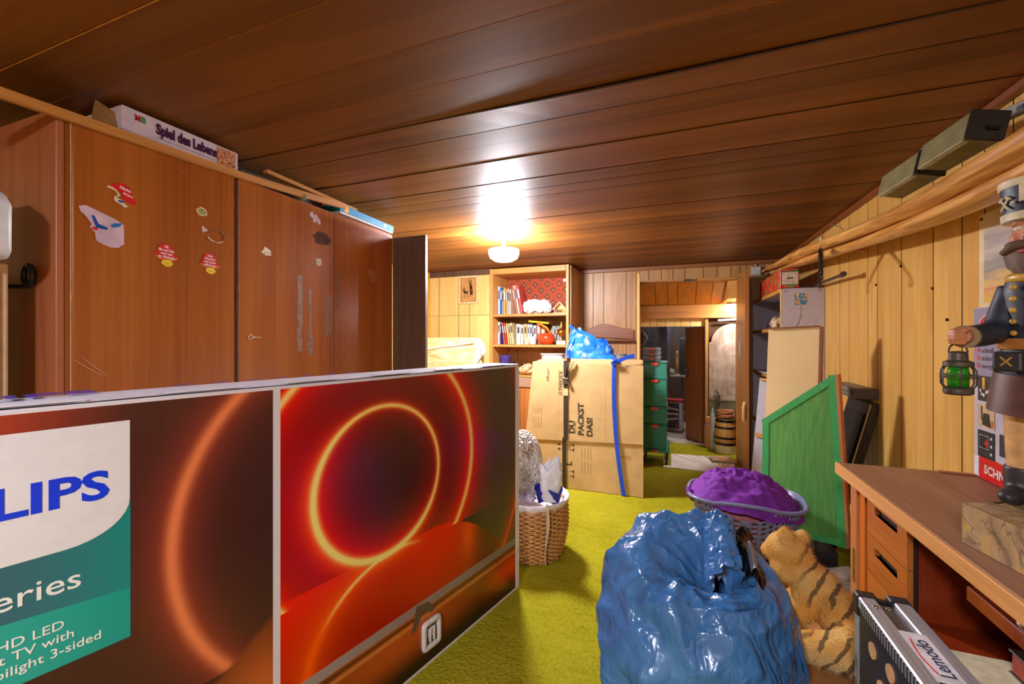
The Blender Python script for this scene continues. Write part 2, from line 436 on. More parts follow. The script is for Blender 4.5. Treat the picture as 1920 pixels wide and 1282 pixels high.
# gable cheek on the right of the passage
ck = structure(MB().box(0.80, 0.84, 5.07, 5.72, 0, 2.0).build('wall_cheek', wood('cheek_boards', (206, 142, 60), (236, 180, 92), 2, 0.42, 9, 0.6, 0.25, 0, 0)))
structure(MB().prism([(5.07, 1.945), (5.07, 1.72), (5.56, 1.715)], lambda a, b: (0.55, a, b), (0.13, 0, 0)).build('trim_9', wood('gable_cheek', (214, 146, 60), (240, 182, 96), 1, 0.42, 9, 0.6, 0.25, 0, 0)))
structure(MB().bar((0.545, 5.08, 1.94), (0.545, 5.56, 1.715), 0.02, 0.03).build('trim_10', W_TRIM, bevel=0.003))
structure(MB().box(-0.66, -0.6, 5.06, 5.72, 0, 2.0).build('wall_passage', W_WALLL))
# inner posts and door
structure(MB().box(0.362, 0.397, 5.61, 5.70, 0.0, 1.53).build('trim_11', jamb, bevel=0.003))
d3 = structure(MB().box(-0.045, 0, 0.0, 0.36, 0.01, 1.43).build('door_3', wood('inner_door', (138, 82, 44), (174, 112, 66), 2, 0.45, 12, 0.5, 0.15, 0, 0), bevel=0.003))
d3.location = (0.358, 5.68, 0); d3.rotation_euler = (0, 0, math.radians(28))
MB().box(-0.07, -0.055, 0.27, 0.30, 0.80, 0.92).tube([(-0.06, 0.285, 0.88), (-0.1, 0.285, 0.88), (-0.1, 0.2, 0.88)], 0.008, 8).build('door_handle', plain((190, 188, 180), 0.25, 1.0), d3, smooth=40)
# dark room beyond
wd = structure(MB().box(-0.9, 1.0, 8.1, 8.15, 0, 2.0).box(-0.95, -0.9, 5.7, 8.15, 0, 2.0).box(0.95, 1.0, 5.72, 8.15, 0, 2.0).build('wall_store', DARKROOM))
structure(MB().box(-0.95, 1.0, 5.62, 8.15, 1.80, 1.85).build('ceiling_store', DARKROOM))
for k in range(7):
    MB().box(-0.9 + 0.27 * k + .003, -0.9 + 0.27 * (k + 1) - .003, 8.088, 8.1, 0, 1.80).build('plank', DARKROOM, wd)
# the pair of door leaves, both swung into the room
leafm = wood('door_leaf', (192, 130, 62), (224, 168, 96), 2, 0.4, 14, 0.6, 0.2, 0, 0)
edge = wood('door_leaf_edge', (204, 150, 80), (240, 192, 124), 2, 0.45, 40, 0.8, 0.2, 0, 0)
d1 = structure(MB().box(-0.012, 0.012, -0.60, 0, 0.015, 1.93).build('door_1', leafm, loc=(-0.372, 4.98, 0), bevel=0.002)); d1.rotation_euler = (0, 0, math.radians(4.5))
MB().box(-0.0135, 0.0135, -0.604, -0.60, 0.015, 1.93).build('edge_strip', edge, d1)
for z in (0.3, 1.0, 1.7): MB().tube([(-0.018, -0.004, z - .03), (-0.018, -0.004, z + .03)], 0.006, 8).build('hinge', plain((150, 140, 120), 0.4, 0.8), d1)
d2 = structure(MB().box(-0.015, 0.015, -0.58, 0, 0.015, 1.93).build('door_2', wood('door_leaf_right', (146, 92, 40), (184, 122, 60), 2, 0.4, 14, 0.6, 0.2, 0, 0), loc=(0.645, 4.98, 0), bevel=0.002)); d2.rotation_euler = (0, 0, math.radians(-1))
MB().box(-0.0165, 0.0165, -0.584, -0.58, 0.015, 1.93).build('edge_strip', wood('leaf_edge_right', (150, 88, 36), (180, 116, 56), 2, 0.45, 40, 0.8, 0.2, 0, 0), d2)
MB().box(-0.024, -0.015, -0.28, -0.22, 1.10, 1.26).build('latch_plate', plain((225, 225, 230), 0.2, 0.9), d2, bevel=0.003)
MB().tube([(-0.018, -0.56, 0.52), (-0.03, -0.585, 0.55), (-0.03, -0.59, 0.66), (-0.018, -0.575, 0.70)], 0.014, 8).build('peeled_strip', edge, d2, smooth=40)
# ------------------------------------------------------------------ big television carton (local x runs from the far end to the near end, +y faces the aisle)
TA = math.radians(14)
tv = thing('television_carton', 'long white television carton with a red glowing ring print in the foreground', 'box', (-0.745, 2.057, 0), math.atan2(-math.cos(TA), -math.sin(TA)))
WHITE = plain((228, 224, 236), 0.45, 0, 0.04)
TVL, TVH, TVD = 2.0, 1.152, 0.20
mb = MB()
mb.box(0, TVL, -TVD, -0.001, 0.0, TVH - 0.004)
mb.build('carton_body', WHITE, tv, bevel=0.004)
# gently wavy top flap
mb = MB().grid(lambda u, v: (TVL * u, -TVD - 0.004 + (TVD + 0.004) * v, TVH - 0.002 + 0.007 * (0.5 + nz((u * 9, v * 1.2, 0), 1.0)) * math.sin(PI * min(1, v * 1.0 + 0.0) * 0.85)), 60, 6)
mb.build('top_flap', WHITE, tv, smooth=True)
slit = plain((150, 130, 110), 0.8)
for s0 in (0.12, 0.42, 0.72, 1.02, 1.30, 1.60):
    P = [(s0, 0), (s0 + 0.004, 0.020), (s0 + 0.02, 0.026), (s0 + 0.15, 0.026), (s0 + 0.166, 0.020), (s0 + 0.17, 0)]
    MB().prism(P, lambda a, b: (a, -b - 0.002, TVH + 0.0015 + b * 0.12), (0, 0, 0.0025)).build('tuck_flap', WHITE, tv)
    MB().tube([(a, -b - 0.004, TVH + 0.002 + b * 0.1) for a, b in P[1:-1]], 0.0016, 5).build('flap_slit', slit, tv)
def tv_print():
    m = Mat('television_print', 0.22, 0, 0.45)
    s, y, h = m.xyz()
    c1 = ((s - 0.848) * (s - 0.848) + (h - 0.782) * (h - 0.782)).sqrt()
    d1 = (c1 - 0.264)
    side = (s - 0.848) * 0.9 + (0.782 - h) * 1.0           # heavier glow at the lower left of the ring
    heavy = side.step(-0.22, 0.30)
    core1 = d1.abs().gauss(0.0065) + d1.abs().gauss(0.012) * heavy
    out1 = d1.step(-0.004, 0.004)
    glow1 = d1.expo(0.05) * (heavy * 0.8 + 0.28)
    c2 = ((s - 0.845) * (s - 0.845) + (h - 0.80) * (h - 0.80)).sqrt()
    d2 = c2 - 0.468
    above = h.gt(0.50)
    core2 = d2.abs().gauss(0.009) * above; glow2 = d2.expo(0.055) * above
    d3 = c2 - 0.882
    core3 = d3.abs().gauss(0.005) * above.max(s.lt(0.3)); glow3 = d3.expo(0.03) * above.max(s.lt(0.3))
    dip = (0.62 - s).max(0)
    hp = 0.53 - dip * dip * 1.1
    pl = (hp - h).step(-0.003, 0.004)
    below = (hp - h).max(0)
    # meridian flare running down the planet
    q = (((s - 0.79) / 0.34) * ((s - 0.79) / 0.34) + ((h - 0.235) / 0.285) * ((h - 0.235) / 0.285)).sqrt()
    fl = (q - 1.0).abs()
    lft = s.step(0.60, 0.86)
    flare = ((q - 1.0).gauss(0.055) * 0.55 + (q - 1.03).expo(0.16)) * lft * pl
    hot = ((q - 1.0).gauss(0.02)) * pl * s.step(0.66, 0.8) * h.step(0.36, 0.5)
    spot = ((s - 0.40).gauss(0.045)) * ((h - 0.43).gauss(0.10)) * pl
    red = (glow1 * (1 - pl * 0.5) + glow2 * 0.9 + glow3 * 0.35)
    leftred = s.step(0.7, 1.2) * 0.7
    base = m.mix(s.step(0.15, 0.62), (70, 52, 38), (52, 24, 26))
    base = m.mix(leftred * (1 - pl), base, (132, 6, 12))
    pcol = m.mix(below.step(0.0, 0.33), (236, 14, 4), (176, 8, 4))
    pcol = m.mix(s.step(0.55, 0.25), pcol, (96, 36, 20))
    base = m.mix(pl, base, pcol)
    base = m.mix(((1 - q.step(0.8, 1.02)) * 0.5) * pl * lft, base, (150, 6, 4))
    base = m.mix((red * 1.25).min(1), base, (250, 12, 2))
    base = m.mix((d1.gauss(0.030) * heavy * out1 * 0.8 + d1.gauss(0.014) * 0.8 + d2.gauss(0.014) * above * 0.85 + spot * 0.7 + flare * 0.7).min(1), base, (255, 92, 4))
    base = m.mix(((core1 + core2 * 0.9 + hot) * 0.95).min(1), base, (255, 232, 130))
    base = m.mix((core3 * 0.9).min(1), base, (250, 84, 40))
    # lower strip under the screen bezel
    low = h.lt(0.232)
    g = (s - 0.75).gauss(0.42)
    lo = m.mix(g, (70, 28, 12), (190, 84, 26))
    lo = m.mix(h.step(0.16, 0.03), lo, (40, 20, 14))
    lo = m.mix((h - 0.218).gauss(0.007), lo, (90, 52, 26)); lo = m.mix((h - 0.2).gauss(0.008) * 0.7, lo, (222, 140, 70))
    lo = m.mix(s.step(0.35, 0.1) * (h - 0.14).gauss(0.06), lo, (214, 60, 16))
    base = m.mix(low, base, lo)
    bez = h.gt(0.232) * h.lt(0.268)
    base = m.mix(bez, base, m.ramp((s / 1.25), [(0.0, (120, 104, 100)), (0.5, (150, 128, 124)), (1.0, (168, 148, 144))]))
    # left picture
    lp = s.gt(1.219)
    c4 = ((s - 0.93) * (s - 0.93) + (h - 0.77) * (h - 0.77)).sqrt(); d4 = c4 - 0.528
    lb = m.mix(s.step(1.5, 1.8) * h.step(0.9, 1.15), (70, 38, 34), (176, 60, 44))
    lb = m.mix((d4.expo(0.035) * 0.75 * h.gt(0.43)).min(1), lb, (196, 76, 52))
    lb = m.mix((d4.gauss(0.014) * 0.9 * h.gt(0.43)).min(1), lb, (238, 134, 84))
    tri = (0.516 - (s - 1.229) * 0.69 - h).step(-0.01, 0.02)
    lb = m.mix(tri, lb, m.mix((s - 1.25).gauss(0.12) * (h - 0.3).gauss(0.14), (108, 46, 28), (206, 104, 48)))
    base = m.mix(lp, base, lb)
    wstrip = s.gt(1.209) * s.lt(1.229)
    edge_ = s.lt(0.034).max(h.gt(1.139)).max(h.lt(0.012)).max(wstrip)
    base = m.mix(edge_, base, (222, 216, 228))
    m.color(base)
    fl_ = m.noise(m.coord('Object', (60, 1, 1.2)), 1.0, 2)
    m.bump(fl_, 0.12, 0.004)
    return m.m
MB().box(0.001, TVL - 0.001, -0.0006, 0.0006, 0.001, TVH - 0.006).build('printed_front', tv_print(), tv)
# stand foot of the printed set and the moulded hand grip
MB().prism([(0.70, 0.262), (0.64, 0.25), (0.60, 0.205), (0.625, 0.2), (0.665, 0.225), (0.705, 0.17), (0.725, 0.168)], lambda a, b: (a, 0.0007, b), (0, 0.0006, 0)).build('printed_stand_foot', plain((120, 92, 80), 0.35, 0.3), tv)
grip = plain((214, 206, 206), 0.35, 0, 0.05)
rr = [(math.cos(a) ** 3 if False else max(-1, min(1, 1.35 * math.cos(a))), max(-1, min(1, 1.35 * math.sin(a)))) for a in [2 * PI * k / 32 for k in range(32)]]
gm = MB()
gm.tube([(0.627 + 0.040 * a, 0.006, 0.123 + 0.048 * b + 0.0 * a) for a, b in rr], 0.011, 8, closed=True)
g1 = gm.build('hand_grip', grip, tv, smooth=True)
MB().box(0.592, 0.662, 0.0008, 0.002, 0.080, 0.166).build('grip_recess', plain((120, 110, 100), 0.6), g1)
MB().box(0.608, 0.646, 0.0015, 0.010, 0.112, 0.146).box(0.634, 0.64, 0.0015, 0.014, 0.092, 0.146).box(0.612, 0.62, 0.0015, 0.014, 0.092, 0.146).build('grip_tongue', grip, g1, bevel=0.002)
# label with lettering
lab = MB().prism([(1.533, 1.103), (1.96, 1.103), (1.96, 0.858), (1.66, 0.858)] + [(1.533 + 0.10 * (1 - math.sin(t)), 0.858 + 0.075 * (1 - math.cos(t))) for t in [i * PI / 2 / 8 for i in range(9)]], lambda a, b: (a, 0.0012, b), (0, 0.0004, 0))
lab.build('white_label', plain((230, 228, 238), 0.3, 0, 0.02), tv)
def teal():
    m = Mat('teal_label', 0.25); s, y, h = m.xyz()
    t = m.mix((h + (s - 1.533) * -0.09).gt(0.735), m.ramp((s - 1.53) / 0.42, [(0, (26, 158, 150)), (1, (52, 176, 166))]), m.ramp((s - 1.53) / 0.3, [(0, (30, 140, 140)), (0.5, (52, 108, 124)), (1, (56, 86, 108))]))
    m.color(t); return m.m
MB().box(1.532, 1.96, 0.0007, 0.0011, 0.628, 0.93).build('teal_label', teal(), tv)
blue = plain((10, 60, 235), 0.3, 0, 0.02); paper = plain((240, 240, 240), 0.4, 0, 0.02)
XD, YD = (-1, 0, 0), (0, 0, 1)
text('lettering', 'PHILIPS', 0.081, tv, (1.566, 0.0017, 0.9465), XD, YD, blue, 'RIGHT', 0.028, 0.0006, 1.18)
text('lettering', 'Series', 0.056, tv, (1.607, 0.0013, 0.776), XD, YD, paper, 'RIGHT', 0.004, 0.0005, 1.1)
text('lettering', '4K UHD LED', 0.0245, tv, (1.632, 0.0013, 0.703), XD, YD, paper, 'RIGHT', 0.004, 0.0005, 1.05)
text('lettering', 'Smart TV with', 0.0245, tv, (1.618, 0.0013, 0.678), XD, YD, paper, 'RIGHT', 0.004, 0.0005, 1.05)
text('lettering', 'Ambilight 3-sided', 0.0245, tv, (1.578, 0.0013, 0.652), XD, YD, paper, 'RIGHT', 0.004, 0.0005, 1.05)
text('lettering', 'PHILIPS', 0.10, tv, (1.56, -0.10, TVH + 0.008), XD, (0, -1, 0), plain((70, 50, 170), 0.4, 0, 0.02), 'RIGHT', 0.02, 0.0006, 1.2)
for k in range(7):
    MB().box(0.86 + 0.085 * k, 0.90 + 0.085 * k, -0.15, -0.142, TVH + 0.0075, TVH + 0.0085).build('small_print', plain((90, 70, 160), 0.4), tv)

# ------------------------------------------------------------------ wardrobe
wd_ = thing('wardrobe', 'tall reddish mahogany wardrobe with peeling stickers on its doors, behind the television carton', 'wardrobe', (-1.75, 0.707, 0))
# local: x<0 into the wardrobe, y along its length 0..1.645
WH = 1.985
MB().box(-0.62, 0, 0, 0.02, 0, WH).build('side_panel', W_WARDS, wd_, bevel=0.002)
MB().box(-0.62, -0.02, 1.625, 1.645, 0, WH).build('side_panel', W_WARD, wd_)
MB().box(-0.62, -0.022, 0.02, 1.625, WH - 0.02, WH).box(-0.62, -0.022, 0.02, 1.625, 0.05, 0.07).box(-0.62, -0.61, 0.02, 1.625, 0.07, WH - 0.02).build('carcass', W_WARDS, wd_)
MB().box(-0.02, 0.001, 0.0205, 0.031, 0, WH - 0.004).build('front_stile', W_WARD, wd_)
MB().box(-0.02, 0.003, 0.0315, 0.0345, 0, WH - 0.004).build('edge_strip', plain((206, 160, 116), 0.5), wd_)
doors = []
for a, b in ((0.036, 0.556), (0.576, 1.122), (1.125, 1.64)):
    doors.append(MB().box(-0.018, 0.004, a, b, 0.06, WH - 0.012).build('door', W_WARD, wd_, bevel=0.002))
MB().box(-0.022, -0.004, 0.556, 0.576, 0.02, WH - 0.004).build('door_gap_stile', W_DARK, wd_)
MB().box(-0.018, 0.006, 0.5735, 0.577, 0.06, WH - 0.02).build('edge_strip', plain((150, 96, 60), 0.5), wd_)
od = MB().box(0.0, 0.255, 1.646, 1.668, 0.05, WH - 0.03).build('open_door', W_DARK, wd_, bevel=0.002)
MB().box(0.252, 0.257, 1.645, 1.669, 0.05, WH - 0.03).build('edge_strip', plain((110, 80, 56), 0.5), od)
# hook on the near side panel
hk = [(-0.115 + 0.028 * math.cos(a), -0.018 - 0.014 * math.sin(a / 2), 0.785 + 0.03 * math.sin(a)) for a in [PI * 1.5 + 2 * PI * k / 16 - 2 * PI for k in range(17)]]
hk = [(-0.118, -0.006, 0.0), ]
P = []
for k in range(22):
    a = math.radians(-90 + 330 * k / 21)
    P.append((-0.128 + 0.026 * math.cos(a), -0.012, 1.478 + 0.032 * math.sin(a)))
P = [(-0.198, -0.045, 1.470), (-0.196, -0.045, 1.452), (-0.18, -0.040, 1.444), (-0.15, -0.022, 1.444)] + P
MB().tube(P, 0.0075, 10).build('coat_hook', plain((38, 52, 58), 0.3, 0.2), wd_, smooth=True)
# scuffs, glue marks and stickers on the doors: all lie flat on the door faces
def decal(poly, mat, par, name='sticker', lift=0.0046, th=0.0006):
    """poly in world (Y, Z) on the door face"""
    return MB().prism([(y - 0.707, z) for y, z in poly], lambda a, b: (lift, a, b), (th, 0, 0)).build(name, mat, par)
def blob(cy, cz, ry, rz_, n=18, j=0.2, seed=0):
    r = random.Random(seed)
    return [(cy + ry * math.cos(2 * PI * k / n) * (1 + r.uniform(-j, j)), cz + rz_ * math.sin(2 * PI * k / n) * (1 + r.uniform(-j, j))) for k in range(n)]
RED = plain((214, 20, 24), 0.4, 0, 0.04); YEL = plain((236, 206, 40), 0.4, 0, 0.05); LILAC = plain((206, 176, 190), 0.55, 0, 0.1, 0, 20); CREAM = plain((230, 206, 170), 0.5, 0, 0.15, 0, 60)
ORG = plain((240, 140, 40), 0.4)
d0, d1_, d2_ = doors
# torn lilac sticker with leftover blue and red printing
decal([(0.757, 1.70), (0.775, 1.707), (0.855, 1.68), (0.874, 1.668), (0.875, 1.602), (0.868, 1.598), (0.860, 1.588), (0.838, 1.585), (0.815, 1.592), (0.801, 1.60), (0.797, 1.625), (0.784, 1.64), (0.79, 1.65), (0.77, 1.678), (0.762, 1.684)], LILAC, d0)
decal([(0.788, 1.678), (0.795, 1.68), (0.806, 1.655), (0.83, 1.648), (0.828, 1.64), (0.80, 1.642)], plain((20, 70, 160), 0.4), d0, 'sticker_print', 0.0054)
decal([(0.838, 1.657), (0.848, 1.668), (0.87, 1.672), (0.862, 1.660), (0.845, 1.652)], plain((30, 110, 190), 0.4), d0, 'sticker_print', 0.0054)
decal(blob(0.797, 1.638, 0.008, 0.005, 10, 0.3, 3), RED, d0, 'sticker_print', 0.0054)
# torn red cap shape
decal([(0.832, 1.79), (0.85, 1.80), (0.862, 1.808), (0.876, 1.808), (0.888, 1.80), (0.898, 1.784), (0.902, 1.768), (0.912, 1.748), (0.904, 1.745), (0.872, 1.752), (0.873, 1.764), (0.864, 1.776), (0.846, 1.786)], RED, d0)
decal([(0.832, 1.79), (0.846, 1.786), (0.856, 1.78), (0.866, 1.765), (0.852, 1.755), (0.872, 1.752), (0.876, 1.742), (0.886, 1.735), (0.878, 1.728), (0.862, 1.738), (0.85, 1.742), (0.846, 1.755), (0.858, 1.766), (0.85, 1.778), (0.828, 1.783)], CREAM, d0)
decal(blob(0.866, 1.746, 0.008, 0.004, 10, 0.2, 5), plain((40, 70, 170), 0.4), d0, 'sticker_print', 0.0054)
text('lettering', 'Nicht', 0.014, d0, (0.0052, 0.862 - 0.707, 1.790), (0, 1, -0.22), (0, 0.1, 1), paper, 'LEFT', 0.02, 0.0004)
text('lettering', 'ärgern', 0.011, d0, (0.0052, 0.872 - 0.707, 1.774), (0, 1, -0.3), (0, 0.1, 1), paper, 'LEFT', 0.02, 0.0004)
# two whole bell shaped stickers
for (cy, cz, lines) in ((1.003, 1.600, ('Mit', 'Bin und Zeit', 'wird man', 'ein Glückspilz')), (1.160, 1.596, ('Liebe', 'Menschen', 'sind immer', 'willkommen'))):
    k = 0.9
    bell = [(-0.038, -0.016), (-0.036, -0.006), (-0.030, 0.004), (-0.028, 0.016), (-0.022, 0.028), (-0.010, 0.034), (0.002, 0.034), (0.014, 0.031), (0.022, 0.022), (0.026, 0.008), (0.033, -0.004), (0.040, -0.014), (0.038, -0.020), (0.02, -0.026), (0.0, -0.030), (-0.02, -0.027)]
    decal([(cy + a * k, cz + b * k) for a, b in [(x * 1.06, z_ * 1.02 - 0.0035) for x, z_ in bell]], ORG, d0)
    decal([(cy + a * k, cz + b * k) for a, b in bell], RED, d0, 'sticker', 0.0052)
    decal(blob(cy + 0.003, cz - 0.039, 0.019, 0.013, 16, 0.06, 2), YEL, d0, 'sticker', 0.0050)
    for i, t_ in enumerate(lines):
        text('lettering', t_, 0.0125, d0, (0.0060, cy - 0.707, cz + 0.016 - 0.0125 * i), (0, 1, -0.05), (0, 0.05, 1), paper, 'CENTER', 0.02, 0.0004, 0.8)
    MB().tube([(0.0056, cy - 0.707 - 0.006 + 0.0016 * i, cz - 0.040 - 0.0018 * math.sin(PI * i / 8)) for i in range(9)], 0.0007, 5).build('sticker_print', plain((120, 90, 20), 0.5), d0)
decal(blob(1.129, 1.786, 0.022, 0.017, 20, 0.14, 8), CREAM, d0)
decal(blob(1.129, 1.786, 0.017, 0.012, 20, 0.2, 9), plain((150, 150, 60), 0.5, 0, 0.5, 0, 90), d0, 'sticker_print', 0.0054)
decal([(1.128, 1.726), (1.134, 1.732), (1.142, 1.722), (1.154, 1.720), (1.148, 1.712), (1.138, 1.71), (1.132, 1.702), (1.130, 1.712)], LILAC, d0)
for q, (a0, a1, r) in enumerate(((200, 330, 0.034), (-20, 70, 0.036), (100, 150, 0.03))):
    MB().tube([(0.0052, 1.185 - 0.707 + r * math.cos(math.radians(a0 + (a1 - a0) * i / 10)), 1.70 + r * 0.7 * math.sin(math.radians(a0 + (a1 - a0) * i / 10))) for i in range(11)], [0.0016, 0.003, 0.002, 0.0035, 0.002, 0.001, 0.002, 0.0035, 0.002, 0.002, 0.001], 6).build('sticker_remnant', CREAM if q == 0 else plain((150, 96, 60), 0.5), d0)
decal([(1.66, 1.93), (1.68, 1.94), (1.688, 1.925), (1.705, 1.935), (1.718, 1.92), (1.73, 1.915), (1.735, 1.89), (1.72, 1.885), (1.708, 1.90), (1.70, 1.888), (1.682, 1.892), (1.684, 1.908), (1.666, 1.912)], LILAC, d1_)
decal([(1.385, 1.675), (1.40, 1.69), (1.405, 1.705), (1.418, 1.70), (1.436, 1.69), (1.438, 1.668), (1.41, 1.664)], CREAM, d1_)
decal([(1.70, 1.702), (1.735, 1.705), (1.74, 1.672), (1.705, 1.665)], plain((200, 190, 160), 0.6, 0, 0.4, 0, 80), d1_)
decal(blob(1.745, 1.815, 0.06, 0.035, 22, 0.16, 12), plain((88, 54, 38), 0.9, 0, 0.4, 0, 40), d1_, 'glue_stain', 0.0044, 0.0004)
decal([(2.10, 1.70), (2.13, 1.715), (2.19, 1.705), (2.20, 1.68), (2.16, 1.63), (2.13, 1.64), (2.11, 1.67)], plain((168, 100, 66), 0.5, 0, 0.1), d2_, 'glue_stain', 0.0044, 0.0004)
for i, (yy, z0, z1, w) in enumerate(((1.60, 1.60, 1.22, 0.016), (1.665, 1.55, 1.2, 0.012), (1.79, 1.52, 1.3, 0.018), (1.86, 1.66, 1.45, 0.008))):
    p_ = [(yy - w + rnd.uniform(-.006, .006), z0 + (z1 - z0) * k / 8) for k in range(9)] + [(yy + w + rnd.uniform(-.006, .006), z1 + (z0 - z1) * k / 8) for k in range(9)]
    decal(p_, plain((146, 104, 80), 0.6, 0, 0.2, 0, 60), d1_ if yy < 1.83 else d2_, 'dried_drip', 0.0044, 0.0003)
MB().tube([(0.005, 1.325 - 0.707, 1.29), (0.005, 1.34 - 0.707, 1.302), (0.005, 1.348 - 0.707, 1.288), (0.005, 1.33 - 0.707, 1.278)], 0.0022, 6, closed=True).tube([(0.005, 1.345 - 0.707, 1.289), (0.005, 1.385 - 0.707, 1.288)], 0.002, 6).build('sticker_remnant', CREAM, d1_)
scr = plain((190, 130, 90), 0.5)
for (y0, z0, y1, z1, d_) in ((0.735, 1.225, 0.82, 1.16, d0), (0.765, 1.225, 0.835, 1.155, d0), (1.05, 1.925, 1.075, 1.915, d0), (1.36, 1.58, 1.335, 1.54, d1_), (1.30, 1.93, 1.33, 1.90, d1_), (1.50, 1.78, 1.54, 1.76, d1_), (1.96, 1.46, 2.02, 1.45, d2_)):
    MB().tube([(0.0042, y0 - 0.707, z0), (0.0042, (y0 + y1) / 2 - 0.707, (z0 + z1) / 2 - 0.003), (0.0042, y1 - 0.707, z1)], [0.0005, 0.0011, 0.0004], 5).build('scratch', scr, d_)

# ------------------------------------------------------------------ things lying on the wardrobe, under the ceiling
gb = thing('board_game_box', 'flat pale board game box with purple title lettering, on top of the wardrobe', 'box', (-1.75, 0.875, WH))
gm = plain((206, 188, 200), 0.5, 0, 0.05)
MB().box(-0.28, -0.004, 0, 0.402, 0.0, 0.055).build('tray', gm, gb, bevel=0.002)
MB().box(-0.284, 0.0, -0.004, 0.406, 0.012, 0.094).build('lid', gm, gb, bevel=0.002)
XB, YB = (0, 1, 0), (0, 0, 1)
text('lettering', 'Spiel des Lebens', 0.05, gb, (0.0004, 0.098, 0.042), XB, YB, plain((60, 10, 60), 0.4), 'LEFT', 0.055, 0.0005, 0.66)
text('lettering', 'M', 0.03, gb, (0.0004, 0.032, 0.058), XB, YB, plain((200, 30, 40), 0.4), 'LEFT', 0.03, 0.0005, 0.8)
text('lettering', 'B', 0.03, gb, (0.0004, 0.052, 0.058), XB, YB, plain((30, 140, 80), 0.4), 'LEFT', 0.03, 0.0005, 0.8)
MB().box(0.0002, 0.0008, 0.318, 0.395, 0.018, 0.088).build('picture', (lambda m: (m.color(m.ramp(m.noise(m.coord(), 130, 2), [(0.35, (60, 20, 40)), (0.45, (190, 90, 30)), (0.55, (230, 180, 110)), (0.65, (120, 60, 120))])), m.m)[1])(Mat('game_picture', 0.4)), gb)
MB().box(0.0002, 0.0008, 0.10, 0.31, 0.026, 0.028).build('small_print', plain((140, 110, 140), 0.5), gb)
bb = thing('board_game_box', 'narrow bright blue game box overhanging the far end of the wardrobe top', 'box', (-1.75, 1.865, WH), math.radians(2))
MB().box(-0.2, 0.012, 0, 0.50, 0.002, 0.018).build('tray', plain((214, 190, 180), 0.5), bb, bevel=0.002)
MB().box(-0.204, 0.016, -0.004, 0.504, 0.012, 0.052).build('lid', plain((22, 128, 176), 0.4, 0, 0.08), bb, bevel=0.002)
MB().box(0.0162, 0.0168, 0.03, 0.066, 0.016, 0.05).build('badge', plain((222, 160, 30), 0.4), bb)
MB().tube([(0.016, 0.41, 0.032), (0.0168, 0.41, 0.032)], 0.013, 16).build('badge', plain((226, 210, 170), 0.4), bb)
PINEL = wood('lath_pine', (176, 110, 44), (214, 150, 78), 1, 0.45, 40, 0.8, 0.2, 3, 0.05)
LP = [(0.33, 1.952), (0.6, 1.960), (0.88, 1.969), (1.10, 1.975), (1.30, 1.984), (1.5, 1.998), (1.7, 2.013), (1.90, 2.030)]
lm = MB()
for (a, za), (b, zb) in zip(LP[:-1], LP[1:]): lm.hexa([(-1.742, a, za - .015), (-1.726, a, za - .015), (-1.726, b, zb - .015), (-1.742, b, zb - .015), (-1.742, a, za + .015), (-1.726, a, za + .015), (-1.726, b, zb + .015), (-1.742, b, zb + .015)])
tag(lm.build('wooden_lath', PINEL), 'long light pine lath running along the front of the wardrobe top', 'lath')
tag(MB().bar((-1.81, 1.46, 2.078), (-1.765, 2.02, 2.044), 0.03, 0.020).build('wooden_lath', PINEL, bevel=0.002), 'shorter square-ended pine lath lying behind the long one near the ceiling', 'lath')
tag(MB().box(-2.0, -1.80, 1.33, 1.80, WH, 2.045).build('dark_flat_carton', plain((52, 38, 30), 0.6), bevel=0.002), 'dark flat carton under the short lath on the wardrobe top', 'box')
tag(MB().bar((-1.88, 1.31, 2.060), (-1.87, 1.62, 2.056), 0.05, 0.016).build('wooden_plank', W_WARDS, bevel=0.002), 'flat brown plank lying on the wardrobe beside the board game box', 'plank')
sc = MB().slab([(-1.77, 0.80, 2.0), (-1.77, 0.90, 2.0), (-1.79, 0.885, 2.055), (-1.79, 0.82, 2.075)], 0.004)
tag(sc.build('cardboard_scrap', plain((170, 130, 80), 0.8)), 'torn scrap of brown cardboard sticking up at the left end of the board game box', 'cardboard')
tag(MB().ball((0, 0, 0.012), 0.03, 8, 1.6, 0.8, 0.4).build('crumpled_paper', plain((150, 140, 120), 0.8, 0, 0.3, 0.5), loc=(-1.765, 1.62, WH), smooth=True), 'little grey crumpled paper wedged on the wardrobe edge above the second door', 'paper')

# ------------------------------------------------------------------ far left: cream cupboard with a white canister on it
cb = thing('cream_cupboard', 'narrow cream cupboard at the far left edge beside the wardrobe', 'cupboard', (-2.02, 0.44, 0))
MB().box(-0.20, 0.212, -0.28, 0.19, 0, 1.50).build('body', plain((228, 196, 150), 0.5, 0, 0.06), cb, bevel=0.006)
MB().box(0.212, 0.220, -0.27, 0.17, 0.05, 1.48).build('door', plain((226, 220, 236), 0.35, 0, 0.04), cb, bevel=0.003)
cn = thing('white_canister', 'white plastic canister with chamfered shoulder at the left edge, standing on the cream cupboard', 'canister', (-1.98, 0.42, 1.50))
P = [(-0.15, 0.012), (-0.138, 0), (0.252, 0), (0.272, 0.02), (0.274, 0.155), (0.24, 0.185), (0.16, 0.225), (-0.10, 0.225), (-0.15, 0.18)]
MB().prism(P, lambda a, b: (a, 0.185, b), (0, -0.30, 0)).build('body', plain((214, 210, 212), 0.4, 0, 0.05), cn, bevel=0.014, smooth=50)
MB().lathe([(0.028, 0), (0.028, 0.03), (0.025, 0.034)], 20, (0.05, 0.03, 0.225)).build('cap', plain((60, 60, 160), 0.4), cn, smooth=40)
